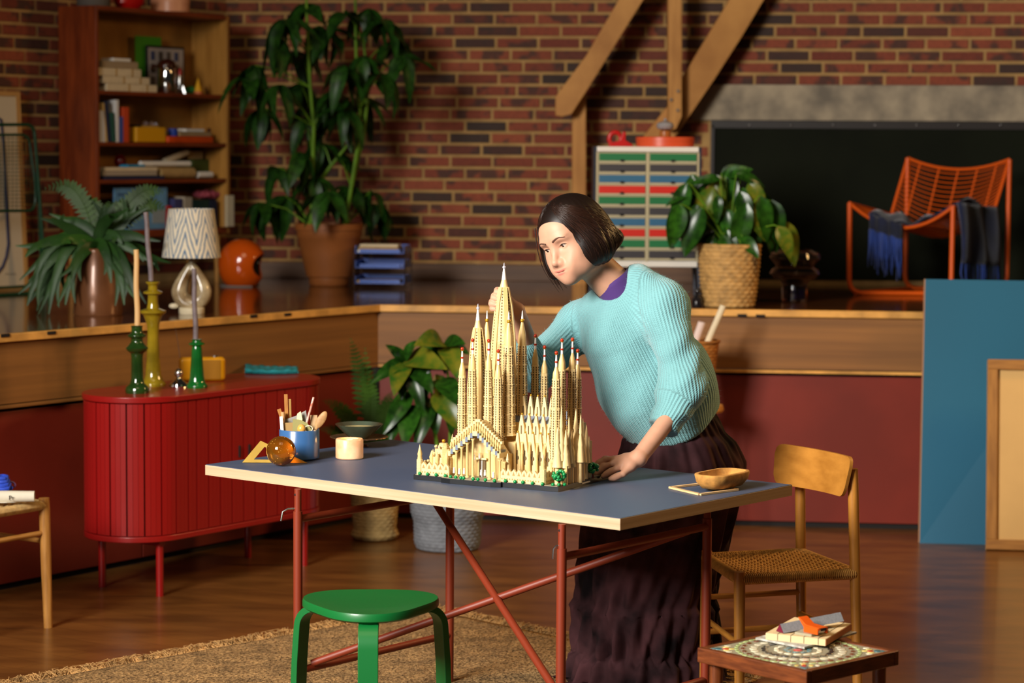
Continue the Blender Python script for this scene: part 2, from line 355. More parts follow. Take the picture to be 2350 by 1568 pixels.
build(MB().bar(z3(WB0+dB*s0+nB*.02, zb-.022), z3(WB0+dB*4.5+nB*.02, zb-.022), .02, .04), 'top_rail', M('rail_dark', '1c120c', .5), cbd, world=True)
build(MB().bar(z3(WB0+dB*s0+nB*.02, (HS+zb)/2), z3(WB0+dB*(s0+.02)+nB*.02, (HS+zb)/2), .02, zb-HS-.05), 'side_rail', M('rail_dark', '1c120c', .5), cbd, world=True)
steel = M('steel', 'c8c8c8', .25, 1)
for px in range(1720, 2350, 96):
    p = wp(px, 287, .034); build(MB().ell(p, .006, n=8, m=6), 'screw', steel, cbd, world=True)
# roof timbers
beam_m = wood('pine_timber', 'cf9248', 'ad7230', .55, 3.2)
bolt_m = M('bolt_steel', 'b9b4ab', .35, 1)
def timber(poly, Y, th, label, name):
    return tag(build(MB().prism([ony(x, y, Y) for x, y in poly], (0, th, 0)), name, beam_m, bevel=.004), label, 'beam', 'roof timbers in front of the brick wall')
timber([(1402, -60), (1517, -60), (1470, 10), (1352, 200), (1312, 262), (1290, 268), (1275, 265), (1275, 222), (1345, 128), (1420, 0)], 12.36, .09, 'leaning timber brace ending above the small post left of the woman', 'timber_brace')
timber([(1313, 262), (1313, 655), (1345, 655), (1345, 175), (1350, 130)], 12.47, .07, 'upright timber post rising behind the woman towards the leaning brace', 'timber_post')
timber([(1700, -60), (1795, -60), (1753, 0), (1704, 82), (1640, 182), (1556, 306), (1532, 332), (1462, 332), (1534, 242), (1574, 165), (1674, 0)], 12.44, .08, 'broad diagonal timber brace descending behind the drawer cabinet', 'timber_brace')
pc = thing('timber_post', 'bolted vertical timber post ending just above the orange tin', 'beam', ony(1549, 300, 12.35), group='roof timbers in front of the brick wall')
build(MB().prism([ony(x, y, 12.34) for x, y in ((1533, -60), (1565, -60), (1565, 268), (1552, 296), (1534, 300))], (0, .09, 0)), 'post_body', beam_m, pc, world=True, bevel=.004)
for x, y in ((1556, 209), (1540, 229), (1555, 253)):
    p = ony(x, y, 12.335); build(MB().lathe([(.0001, 0), (.008, 0), (.008, .006), (.005, .009), (.0001, .009)], 12, p, [(1, 0, 0), (0, 0, 1), (0, -1, 0)]), 'bolt', bolt_m, pc, world=True)
# ================================================================== bookcase and what stands in it
BD = A(math.cos(math.radians(58)), math.sin(math.radians(58))); BN = A(BD[1], -BD[0]); BD3, BN3 = z3(BD, 0), z3(BN, 0)
bleg = onz(490, 649, HS)
def bf(px, py, inset=0): return onp(px, py, bleg-BN3*inset, BN3)
BL0, BR0 = bf(221, 200), bf(526, 200); BWD = (BR0-BL0)@BD3; DEP = .25
def bs(px, inset=0, py=300): return (bf(px, py, inset)-BL0)@BD3         # distance along the front
ztop = bf(221, 12)[2]; zs = [bf(222, 207)[2], bf(222, 326)[2], bf(222, 413)[2], bf(330, 528)[2]]; zbot = zs[3]-.035
BX = np.array([BD3, -BN3, (0, 0, 1)])
teak = wood('teak_veneer', '8a3d18', '5c220c', .4, 4, coat=.1); maple = wood('maple_veneer', 'b9843c', '9a6827', .5, 4)
bk = thing('bookcase', 'tall reddish wooden bookcase on legs against the brick wall', 'bookcase', z3(BL0[:2], HS))
def bbox(s0, s1, d0, d1, z0, z1): # box by front distance, inset and height
    c = BL0*A(1, 1, 0)+BD3*(s0+s1)/2-BN3*(d0+d1)/2+A(0, 0, (z0+z1)/2); return MB().box(c, (abs(s1-s0), abs(d1-d0), z1-z0), BX)
T_ = .02
o = build(bbox(0, T_, 0, DEP, zbot, ztop), 'side_panel', teak, bk, world=True, bevel=.002); tag(o, 'reddish teak side panel')
o = build(bbox(BWD-T_, BWD, 0, DEP, zbot, ztop), 'side_panel', maple, bk, world=True, bevel=.002); tag(o, 'pale maple side panel')
build(bbox(BWD, BWD+.006, 0, DEP, zbot, ztop), 'outer_veneer', teak, bk, world=True)
build(bbox(T_, BWD-T_, DEP-.01, DEP, zbot, ztop), 'back_panel', maple, bk, world=True)
build(bbox(T_, BWD-T_, 0, DEP, ztop-.022, ztop), 'top_board', teak, bk, world=True, bevel=.002)
for z in zs[:3]: build(bbox(T_, BWD-T_, .004, DEP-.01, z-.02, z), 'shelf', teak, bk, world=True, bevel=.002)
build(bbox(T_, BWD-T_, 0, DEP-.01, zs[3]-.035, zs[3]), 'bottom_board', teak, bk, world=True, bevel=.002)
for s in (.05, BWD-.07):
    for d in (.03, DEP-.03):
        p = BL0*A(1, 1, 0)+BD3*s-BN3*d
        build(MB().tube([z3(p, zbot), z3(p, HS)], [.018, .012], 10), 'leg', maple, bk, world=True)
def P_(name, hexc, rough=.6, **k): return M(name, hexc, rough, **k)
paper = M('paper_cream', 'd9c7a5', .8, var=(20, .08)); white_p = M('paper_white', 'e6e2da', .8); kraft = M('kraft_paper', 'b08f5a', .8, var=(20, .15))
def item(px0, px1, sh, py0, py1, d0, d1, name, mat, label, cat, group=None, tilt=0, bevel=.002):
    """a box standing on shelf sh (or py1 given) between two pixel columns"""
    z0 = sh if not isinstance(sh, int) else zs[sh]
    z1 = bf((px0+px1)/2, py0, d0)[2]; zz0 = bf((px0+px1)/2, py1, d0)[2] if py1 else z0
    zz0 = max(zz0, z0)
    s0, s1 = max(bs(px0, d0), T_+.001), min(bs(px1, d0), BWD-T_-.001)
    mb = bbox(s0, s1, d0, d1, zz0, z1)
    if tilt:
        piv = BL0*A(1, 1, 0)+BD3*s0+A(0, 0, zz0); q = []
        for v in mb.v:
            v = np.array(v)-piv; a = v@BD3; h = v[2]; q.append(tuple(piv+v-BD3*a-A(0, 0, h)+BD3*(a*math.cos(tilt)+h*math.sin(tilt))+A(0, 0, h*math.cos(tilt)-a*math.sin(tilt)+(max(0, math.sin(tilt))*(s1-s0)))))
        mb.v = q
    return tag(build(mb, name, mat, bevel=bevel), label, cat, group)
# top shelf
zz = zs[0]; g = 'tied books on the top shelf'
hts = [(246, 361, 189, 206), (238, 344, 171, 187), (222, 325, 149, 167)]
z = zs[0]
for i, (x0, x1, y0, y1) in enumerate(hts):
    h = (y1-y0)*.00217; s0, s1 = max(bs(x0, .02), T_+.002), bs(x1, .02)
    o = tag(build(bbox(s0, s1, .02, .17, z, z+h), 'book', paper, bevel=.002), ('lowest cream book of the tied pile on the top shelf', 'middle cream book of the tied pile on the top shelf', 'upper cream book of the tied pile on the top shelf')[i], 'book', g)
    for t in (.42, .78):
        build(bbox(s0+(s1-s0)*t, s0+(s1-s0)*t+.012, .0185, .022, z, z+h), 'strap', kraft, o, world=True)
    z += h+.001
item(236, 318, z, 141, None, .03, .16, 'notebook', M('greybrown_card', 'a08a6c', .8), 'thin grey-brown notebook lying on the tied cream books', 'notebook')
z2 = bf(277, 141, .03)[2]
item(262, 301, z2+.001, 134, None, .04, .12, 'notebook', white_p, 'small white notepad topping the book pile', 'notebook')
item(313, 371, 0, 84, None, .19, .195, 'card', M('green_card', '3f8a16', .6), 'bright green card leaning behind the black photo frame', 'card', bevel=0)
fr = thing('picture_frame', 'small black picture frame with a grid of photos in the bookcase', 'picture', BL0*A(1, 1, 0)+BD3*bs(380, .16)-BN3*.16+A(0, 0, zs[0]))
f0, f1, zt_ = bs(338, .16), bs(424, .16), bf(380, 106, .16)[2]
build(bbox(f0, f1, .16, .172, zs[0]+.001, zt_), 'frame', M('black_lacquer', '121010', .4), fr, world=True, bevel=.002)
build(bbox(f0+.012, f1-.012, .158, .162, zs[0]+.012, zt_-.012), 'mat', M('mat_grey', 'a89c94', .7), fr, world=True)
for i in range(4):
    for j in range(3):
        s0 = f0+.028+i*(f1-f0-.05)/4; zz = zt_-.03-j*.066
        if zz-.045 > zs[0]+.012: build(bbox(s0, s0+.03, .156, .159, zz-.045, zz), 'photo', M('photo_'+str((i+j) % 3), ('3c4668', '4a4038', '5c5048')[(i+j) % 3], .5), fr, world=True)
def bpos(px, inset, z): p = BL0*A(1, 1, 0)+BD3*bs(px, inset)-BN3*inset; return z3(p, z)
chrome = M('chrome', 'd8d8d8', .07, 1); brownp = M('brown_dome', '3a1508', .25, coat=.5)
p = bpos(383, .07, zs[0])
fl = thing('vacuum_jug', 'chrome vacuum jug with a brown domed lid on the top shelf', 'jug', p)
build(MB().lathe([(.0, 0), (.043, 0), (.046, .004), (.046, .135), (.042, .145), (.0, .148)], 32), 'body', chrome, fl)
build(MB().lathe([(.05, .128), (.052, .135), (.05, .15), (.04, .166), (.02, .175), (.0, .177)], 32), 'lid', brownp, fl)
build(MB().tube([(-.045, 0, .14), (-.075, 0, .142), (-.08, 0, .12)], .007, 8), 'handle', brownp, fl)
p = bpos(413, .05, zs[0])
bo = thing('toy_rocket', 'silver toy rocket with a red tip beside the chrome jug', 'toy', p)
build(MB().lathe([(0, .02), (.013, .022), (.016, .04), (.015, .08), (.011, .095), (0, .096)], 16), 'body', steel, bo)
build(MB().lathe([(.011, .095), (.012, .1), (.011, .122), (.006, .132), (0, .133)], 16), 'tip', M('red_gloss', 'b3120e', .3), bo)
for q in range(3): build(MB().bar((.013*math.cos(q*2.1), .013*math.sin(q*2.1), .04), (.026*math.cos(q*2.1), .026*math.sin(q*2.1), 0), .004, .01), 'fin', steel, bo)
p = bpos(437, .10, zs[0]); tag(build(MB().ell(p+A(0, 0, .022), (.034, .03, .022)), 'ball', M('green_felt', '1f6a2c', .8)), 'green felt lump beside the yellow cone on the top shelf', 'ball')
p = bpos(455, .06, zs[0])
co = thing('toy_cone', 'yellow toy cone with a striped base on the top shelf', 'toy', p)
build(MB().lathe([(.024, 0), (.022, .016), (.0, .018)], 16), 'base', M('stripe_base', 'c86a3c', .6, var=(120, .5)), co)
build(MB().lathe([(.022, .016), (.0, .09)], 16), 'cone', M('yellow_paint', 'e2a81a', .5), co)
tag(build(MB().bar(bpos(476, .12, zs[0]+.003), bpos(466, .2, zs[0]+.12), .008, .012), 'wooden_wedge', M('dark_brown_wood', '4a2410', .5)), 'dark wooden strip leaning beside the yellow cone', 'strip')
# second shelf
g = 'upright books on the second shelf'
for (x0, x1, y0, col, lab, t) in ((223, 227.5, 225, 'd8c48e', 'tall thin cream book at the left end of the second shelf', 0), (228.5, 241, 254, 'd3d4da', 'pale grey book beside the thin cream one', 0), (243, 247, 236, 'c9a765', 'tan slanting book on the second shelf', -.12),
    (249, 256, 232, '1d2744', 'navy slanting book on the second shelf', -.12), (257.5, 266, 259, '1e5248', 'dark green slanting book on the second shelf', -.1), (267.5, 273, 229, 'd9d6d2', 'white spined book on the second shelf', 0), (274, 283, 268, '3d4f9c', 'short blue book on the second shelf', 0), (284, 296, 246, 'c2431a', 'orange book at the right end of the upright books', 0)):
    item(x0, x1, 1, y0, None, .02, .17, 'book', M('bk_'+col, col, .65), lab, 'book', g, t, .001)
tag(build(MB().box(bpos(304, .09, zs[1]+.045), (.018, .1, .09), BX), 'book', M('bk_black', '15120f', .6)), 'black book standing beside the orange book', 'book', g)
yb = thing('yellow_tin', 'yellow box tin with a small lid on the second shelf', 'tin', bpos(347, .06, zs[1]))
s0, s1, zt_ = bs(313, .03), bs(381, .03), bf(347, 292, .03)[2]
build(bbox(s0, s1, .03, .13, zs[1]+.001, zt_), 'box', M('yellow_tin', 'd59a16', .35), yb, world=True, bevel=.006)
build(bbox(s0+.03, s1-.03, .05, .11, zt_, zt_+.01), 'lid', M('brass_lid', 'b08c4a', .4), yb, world=True, bevel=.002)
for i, px in enumerate((333, 350, 356)):
    q = bpos(px, .05+.02*i, zt_+.0105+.012); tag(build(MB().ell(q, .012), 'glass_ball', M('clear_glass', 'ffffff', .02, trans=1)), ('left clear glass marble on the yellow tin', 'middle clear glass marble on the yellow tin', 'right clear glass marble on the yellow tin')[i], 'marble', 'glass marbles on the yellow tin')
item(386, 490, 1, 313, None, .02, .18, 'tray', M('orange_tray', 'cf4a12', .4), 'orange plastic tray on the second shelf', 'tray', bevel=.006)
zt_ = bf(438, 313, .02)[2]
item(413, 485, zt_+.001, 303, None, .04, .15, 'book', M('beige_book', 'a48a60', .7), 'beige book lying on the orange tray', 'book')
z4 = bf(449, 303, .04)[2]
item(427, 469, z4+.001, 296, None, .05, .14, 'notebook', white_p, 'white notebook on the beige book in the tray', 'notebook')
q = bpos(397, .07, zt_+.001)
tag(build(MB().lathe([(.014, 0), (.024, 0), (.025, .002), (.025, .036), (.023, .038), (.014, .038), (.013, .02), (.014, 0)], 24, q), 'tape_roll', M('blue_tape', '2643a0', .45)), 'blue roll of tape standing in the orange tray', 'tape')
rk = thing('letter_rack', 'dark toothed wooden rack at the right of the second shelf', 'rack', bpos(485, .12, zs[1]))
build(MB().box((0, 0, .008), (.05, .03, .016), BX), 'base', M('dark_brown_wood', '4a2410', .5), rk)
for i in range(5): build(MB().box(BD3*(-.02+i*.01)+A(0, 0, .045), (.003, .024, .07), BX), 'tooth', M('dark_brown_wood', '4a2410', .5), rk)
# third shelf
item(238, 377, 2, 404, None, .02, .2, 'folder', M('navy_card', '1e2546', .6), 'flat navy folder lying on the third shelf', 'folder', bevel=.001)
z5 = bf(300, 404, .02)[2]
item(236, 360, z5+.001, 393, None, .03, .19, 'magazine', M('greytan_card', 'a99a86', .7), 'grey-tan stack of magazines on the navy folder', 'magazine')
z6 = bf(300, 393, .03)[2]
item(240, 361, z6+.001, 384, None, .03, .18, 'book', paper, 'cream book on top of the magazine stack', 'book')
z7 = bf(300, 384, .03)[2]
item(293, 333, z7+.001, 378, None, .03, .1, 'notebook', M('cyan_card', '1487b4', .5), 'bright blue notebook on the cream book', 'notebook')
rg = thing('glass_jar', 'red glass jar on the third shelf', 'jar', bpos(275, .1, z7+.002))
build(MB().lathe([(0, 0), (.022, 0), (.03, .015), (.03, .04), (.018, .055), (.02, .062), (.016, .062), (.015, .055), (.026, .04), (.026, .016), (0, .004)], 24), 'body', M('red_glass', 'b0101a', .03, trans=.9), rg)
def roll(px0, px1, py, inset, r, name, mat, label, z=None, tip=0):
    a, b = bpos(px0, inset, 0), bpos(px1, inset, 0); zz = bf((px0+px1)/2, py, inset)[2]
    a = z3(a, zz); b = z3(b, zz+tip); t = nrm(b-a); n = 20
    ax = frame(t); prof = [(r*.72, 0), (r, 0), (r, np.linalg.norm(b-a)), (r*.72, np.linalg.norm(b-a)), (r*.7, np.linalg.norm(b-a)*.6), (0, np.linalg.norm(b-a)*.6)]
    return tag(build(MB().lathe(prof, n, a, [ax[0], ax[2], ax[1]]), name, mat), label, 'paper roll', 'paper rolls on the third shelf')
roll(363, 440, 397, .06, .028, 'cardboard_tube', kraft, 'thick kraft cardboard tube on the third shelf')
roll(322, 434, 376, .07, .014, 'paper_roll', white_p, 'long white paper roll on the cardboard tube')
roll(378, 428, 371, .12, .018, 'paper_roll', paper, 'cream paper roll tilted up behind the white roll', tip=.05)
roll(452, 484, 401, .05, .016, 'paper_roll', white_p, 'short white paper roll before the green box')
item(442, 506, 2, 366, None, .12, .23, 'box', M('olive_box', '43521c', .6), 'olive green box at the right end of the third shelf', 'box')
zg = bf(474, 366, .12)[2]; item(432, 466, zg+.001, 347, None, .13, .2, 'book', kraft, 'tan book lying on the olive green box', 'book')
# lowest shelf
bl = thing('poster_board', 'light blue printed board standing on the lowest bookcase shelf', 'poster', bpos(322, .05, zs[3]))
s0, s1, zt_ = bs(262, .05), bs(383, .05), bf(322, 431, .05)[2]
build(bbox(s0, s1, .05, .06, zs[3]+.001, zt_), 'panel', M('pale_blue', '5f8fb8', .6, var=(9, .25)), bl, world=True)
for i in range(4): build(bbox(s0+.02, s0+.15, .048, .051, zt_-.04-i*.045, zt_-.025-i*.045), 'print_block', M('dusk_blue', '3f648c', .6), bl, world=True)
build(bbox(s1-.12, s1-.02, .048, .051, zs[3]+.03, zs[3]+.10), 'picture', M('greyblue', '8a98a0', .6), bl, world=True)
g = 'books on the lowest shelf'
for (x0, x1, y0, y1, col, lab, t) in ((386, 393, 472, None, '9c1414', 'red spined book behind the lampshade', 0), (400, 418, 456, None, '3b3c6c', 'indigo book on the lowest shelf', 0), (420, 438, 453, None, 'b9ab95', 'off-white book on the lowest shelf', .06), (441, 480, 459, None, '16322c', 'dark teal book on the lowest shelf', 0), (482, 498, 459, None, '141c38', 'dark navy book at the end of the lowest shelf', 0)):
    item(x0, x1, 3, y0, y1, .03, .18, 'book', M('bk_'+col, col, .65), lab, 'book', g, t, .001)
zt_ = bf(460, 459, .03)[2]
fz = MB(); c0 = bpos(474, .1, zt_+.024)
for i in range(90):
    u = RNG.normal(size=3); u /= np.linalg.norm(u); fz.ell(c0+BD3*u[0]*.075-BN3*u[1]*.05+A(0, 0, u[2]*.012+.004), RNG.uniform(.009, .016), n=6, m=5)
tag(build(fz, 'pompom_garland', M('pink_wool', '9c4250', .9, rnd=0)), 'pink woolly garland heaped on the books', 'garland')
ob = thing('open_book', 'cream open book hanging over the right edge of the bookcase', 'book', bf(520, 522, -.012))
q0, q1 = bf(506, 520, -.012), bf(534, 448, -.012)
for i, (dx, col) in enumerate(((0, 'b08f62'), (.012, 'd8c9a8'))):
    build(MB().box(z3((q0+q1)[:2]/2+BN*(.01+dx*1.0), (q0[2]+q1[2])/2), (.06, .008, abs(q1[2]-q0[2])), BX), ('cover', 'pages')[i], M('bkc_'+col, col, .7), ob, world=True)
# on top of the bookcase
zt_ = ztop+.001
g1 = thing('round_tin', 'pale pink round tin on top of the bookcase', 'tin', bpos(392, .1, zt_))
build(MB().lathe([(0, 0), (.095, 0), (.1, .004), (.1, .06), (0, .06)], 40), 'body', M('peach_enamel', 'dc9a74', .35), g1)
build(MB().lathe([(.102, .045), (.102, .075), (.098, .08), (0, .08)], 40), 'lid', M('peach_enamel', 'dc9a74', .35), g1)
rb = thing('red_bowl', 'glossy red twisted dish on top of the bookcase', 'bowl', bpos(295, .1, zt_))
build(MB().lathe([(0, .003), (.05, 0), (.075, .03), (.08, .07), (.075, .07), (.068, .032), (.045, .008), (0, .01)], 32, mod=lambda r, z, q: r*(1+.12*math.sin(3*q+z*30))), 'body', M('red_gloss', 'b3120e', .3), rb)
tag(build(MB().lathe([(0, 0), (.08, 0), (.083, .004), (.083, .09), (.0, .09)], 32, bpos(217, .1, zt_)), 'grey_canister', M('grey_felt', '5c5650', .7)), 'grey round canister at the left top corner of the bookcase', 'canister')

# ================================================================== left end: picture and green wire rack
wood_l = wood('light_oak', 'c79a5c', 'a87a3e', .5, 4)
pf = thing('picture_frame', 'large framed cream poster with a blue looping line leaning on the brick wall', 'picture', z3(onz(0, 672, HS)[:2], HS))
pb = onz(55, 666, HS); PD = dW; pd_ = (pb[:2]-CORNER)@nW; pb = pb+z3(nW, 0)*max(0, .10-pd_); PD3 = z3(PD, 0); PN3 = A(PD[1], -PD[0], 0); PT = nrm(A(0, 0, 1)-PN3*.05)
def pt(px, py, off=0): # point on the leaning picture plane
    n = np.cross(PD3, PT); return onp(px, py, pb+PN3*off, n)
pln = np.cross(PD3, PT); topz = pt(36, 210)
hh = (topz-pb)@PT; X0 = -.62
cA = lambda a, h, off=0: pb+PD3*a+PT*h+(-pln if pln[1] > 0 else pln)*off
for (a0, h0, a1, h1) in ((X0, .012, 0, .012), (X0, hh-.012, 0, hh-.012), (-.012, 0, -.012, hh), (X0+.012, 0, X0+.012, hh)):
    build(MB().bar(cA(a0, h0, .0), cA(a1, h1, .0), .024, .028, PN3), 'frame_rail', wood_l, pf, world=True)
build(MB().prism([cA(X0+.02, .02), cA(-.02, .02), cA(-.02, hh-.02), cA(X0+.02, hh-.02)], pln*.008), 'mat', M('mat_white', 'cdbfa6', .8), pf, world=True, smooth=None)
build(MB().prism([cA(X0+.06, .06, .004), cA(-.055, .06, .004), cA(-.055, hh-.06, .004), cA(X0+.06, hh-.06, .004)], pln*.003), 'print', M('print_cream', 'b49a66', .8), pf, world=True, smooth=None)
ln = [pt(x, y, .008) for x, y in ((-60, 250), (-20, 262), (2, 275), (8, 330), (13, 430), (17, 520), (19, 560), (14, 590), (6, 612), (-10, 632), (-50, 650))]
build(MB().tube(ln, .008, 8), 'line', M('ink_blue', '2c3258', .7), pf, world=True)
sg = []
for i in range(16): sg.append(pt(12+i*1.7, 629+3*math.sin(i*2.3)+(2 if i % 5 == 0 else 0), .008))
build(MB().tube(sg, .0012, 5), 'signature', M('ink_black', '1a1410', .7), pf, world=True)
grn = M('green_enamel', '0b3d26', .3, coat=.3)
wr = thing('wire_rack', 'dark green tubular wire rack standing before the framed poster', 'rack', z3(onz(40, 680, HS)[:2], HS))
RY = onz(60, 672, HS)[1]
def rp(px, py, dy=0): return onp(px, py, pb+PN3*(.17-dy), PN3)
def loop(pts, r=.05):
    out = []
    for i, p in enumerate(pts):
        p = np.array(p, float)
        if 0 < i < len(pts)-1:
            a, b = nrm(np.array(pts[i-1])-p), nrm(np.array(pts[i+1])-p)
            for t in np.linspace(0, 1, 6): out.append(p+a*r*(1-t)**2+b*r*t**2)
        else: out.append(p)
    return out
zf = HS+.006
build(MB().tube(loop([rp(-120, 287), rp(78, 286), z3(rp(107, 655)[:2], zf), z3(rp(60, 655)[:2]+PN3[:2]*.10, zf), z3(rp(-120, 655)[:2]+PN3[:2]*.10, zf)]), .0085, 10), 'outer_frame', grn, wr, world=True)
build(MB().tube(loop([rp(-120, 311, .03), rp(66, 309, .03), rp(82, 430, .03), rp(80, 484, .03), rp(-120, 486, .03)]), .007, 10), 'basket_rim', grn, wr, world=True)
build(MB().tube([rp(85, 395, .015), rp(90, 470, .015), z3(rp(96, 620)[:2], zf+.08), z3(rp(98, 650)[:2], zf)], .008, 8), 'rear_leg', grn, wr, world=True)
build(MB().tube([rp(-120, 652, .1)*A(1, 1, 0)+A(0, 0, zf+.02), rp(106, 652, .1)*A(1, 1, 0)+A(0, 0, zf+.02)], .007, 8), 'foot_bar', grn, wr, world=True)
for i in range(20):
    x = 66-i*9.3; build(MB().tube([rp(x, 311, .03), rp(x+6 if x > 40 else x, 485, .03)], .0016, 4), 'grid_wire', grn, wr, world=True, smooth=180)
for i in range(20):
    y = 318+i*8.6; build(MB().tube([rp(-120, y, .03), rp(66+i*.8, y, .03)], .0016, 4), 'grid_wire', grn, wr, world=True, smooth=180)
# ================================================================== stage, left and middle
# ---- leaves
def leafmesh(name, mat, w=.34, droop=.35, fold=.25, n=9, m=5, tip=1.0, wave=0):
    def fn(u, v):
        t = v; x = (u-.5)*2; wd = w*.5*math.sin(math.pi*min(1, t**.8*.98+.02))**.75*(1-.15*t)*tip
        z = -droop*t*t+fold*abs(x)*wd+wave*math.sin(t*9)*wd*x
        return (x*wd, t*(1-.12*droop*t), z)
    return share(MB().grid(fn, m, n), name, mat, 180)
def leafmat(name, c, c2, rough=.35, rnd=.3): return M(name, c, rough, var=(6, .3), c2=c2, rnd=rnd, spec=.3, bump=(40, .08))
def axes_from(d, up=(0, 0, 1), twist=0):
    ax = frame(d, up)
    if twist:
        c, s = math.cos(twist), math.sin(twist); x, z = ax[0]*c+ax[2]*s, -ax[0]*s+ax[2]*c; ax = np.array([x, ax[1], z])
    return ax
scheff_m = leafmat('umbrella_leaf', '264e12', '112a0a', .42)
stem_m = M('green_stem', '5c8418', .5, var=(12, .3))
clay = M('brown_plastic_pot', '9a5a2a', .5, var=(5, .15)); soil = M('potting_soil', '1d120a', .95, bump=(60, .8, .01))
bp_ = onz(755, 656, HS); YP = bp_[1]
pl = thing('umbrella_plant', 'tall umbrella plant with drooping dark leaves in a brown ribbed pot', 'plant', bp_)
K = YP/FPX
def ribpot(r, z, q): return r*(1-.02*(.5+.5*math.cos(q*44))) if .05 < z < .17 else r
prof = [(0, 0), (.098, 0), (.104, .01)]+[(.104+.00038*k*4.6, .01+.04*k/1) for k in (1,)]+[(.118, .05), (.145, .17), (.162, .25), (.166, .255), (.168, .29), (.176, .292), (.178, .325), (.168, .325), (.158, .29)]
build(MB().lathe(prof, 176, mod=ribpot), 'pot', clay, pl, smooth=60)
build(MB().lathe([(.16, .295), (0, .3)], 32), 'soil', soil, pl)
stems = [[(714, 520), (716, 440), (718, 360), (720, 290), (712, 200), (707, 120), (704, 30), (702, -60)], [(790, 520), (806, 430), (822, 330), (826, 250), (818, 170), (816, 60), (815, -40)], [(806, 430), (836, 300), (845, 200), (835, 100)], [(716, 440), (760, 380), (800, 330)]]
for i, st in enumerate(stems):
    pts = [ony(x, y, YP+(-.06, .03, .06, .02)[i]) for x, y in st]
    pp = []
    for a, b in zip(pts, pts[1:]): pp += [a+(b-a)*t for t in (0, .5)]
    build(MB().tube(pp+[pts[-1]], [.012-.006*k/len(pp) for k in range(len(pp)+1)], 8), 'stem', stem_m, pl, world=True)
sl1 = leafmesh('leaflet', scheff_m, .42, .45, .3); sl2 = leafmesh('leaflet', scheff_m, .36, .7, .35); sl3 = leafmesh('leaflet', scheff_m, .46, .25, .2, wave=.2)
hubs = [(702, 8), (655, 45), (640, 88), (585, 150), (572, 175), (600, 250), (640, 195), (690, 190), (730, 60), (760, 70), (790, 30), (845, 20), (880, 45), (905, 95), (925, 130), (880, 170), (830, 130), (790, 150), (770, 210), (700, 270), (740, 235), (790, 250), (830, 230), (640, 385), (690, 350), (735, 330), (770, 350), (655, 450), (600, 465), (720, 410), (750, 440), (800, 430), (850, 440), (865, 470), (690, 120)]
nl = 0
for hi_, (hx_, hy_) in enumerate(hubs):
    dy = RNG.uniform(-.3, .22); P = ony(hx_, hy_, YP+dy)
    st = min(((abs(q[0]-hx_)+abs(q[1]-(hy_+70)), i, q) for i, s in enumerate(stems) for q in s), key=lambda t: t[0])
    S = ony(*st[2], YP+(-.06, .03, .06, .02)[st[1]]); mid = (P+S)/2+A(0, 0, .03)
    build(MB().tube([S, mid, P], [.005, .0035, .003], 6), 'petiole', stem_m, pl, world=True)
    k = 6; a0 = RNG.uniform(0, 6.28)
    for j in range(k):
        a = a0+j*2*math.pi/k; el = RNG.uniform(-1.2, -.05); d = A(math.cos(a), math.sin(a)*.8, el); L_ = RNG.uniform(.16, .235)
        place('leaflet', (sl1, sl2, sl3)[RNG.integers(3)], pl, P, axes_from(d, twist=RNG.uniform(-.4, .4)), L_, world=True); nl += 1
# ---- staghorn plant in the copper pot
cp = onz(225, 723, HS); YC = cp[1]; stag_m = leafmat('staghorn_leaf', '2c4f1a', '16300f', .45, .35)
sp = thing('staghorn_fern', 'staghorn fern spilling from a tapered copper pot at the left', 'plant', cp)
copper = M('copper_glaze', '74492c', .32, .25, var=(6, .25), coat=.3)
build(MB().lathe([(0, 0), (.1, 0), (.105, .008), (.098, .1), (.084, .2), (.075, .265), (.078, .28), (.074, .285), (.066, .26), (.07, .24)], 40), 'pot', copper, sp)
build(MB().lathe([(.07, .25), (0, .262)], 24), 'soil', soil, sp)
def ribbon(path, widths, up=A(0, -1, 0), cup=.3):
    path = [np.array(p, float) for p in path]; vs = []; fs = []; m = len(path)
    for i, p in enumerate(path):
        t = nrm(path[min(i+1, m-1)]-path[max(i-1, 0)]); x = np.cross(t, up); x = nrm(x) if np.linalg.norm(x) > 1e-4 else A(1, 0, 0); n = np.cross(x, t)
        for s in (-1, 0, 1): vs.append(p+x*widths[i]*s+n*abs(s)*widths[i]*cup)
    for i in range(m-1):
        for s in (0, 1): fs.append((i*3+s, i*3+s+1, (i+1)*3+s+1, (i+1)*3+s))
    return vs, fs
def bez(a, b, c, d, n): t = np.linspace(0, 1, n)[:, None]; return list((1-t)**3*a+3*(1-t)**2*t*b+3*(1-t)*t*t*c+t**3*d)
tips = [(62, 702), (85, 722), (112, 735), (120, 690), (150, 700), (165, 645), (195, 680), (218, 660), (58, 590), (95, 640), (75, 655), (140, 560), (118, 500), (142, 508), (255, 650), (285, 700), (300, 640), (280, 560), (330, 600), (365, 622), (310, 690), (270, 500), (312, 470), (240, 470), (180, 590), (345, 560)]
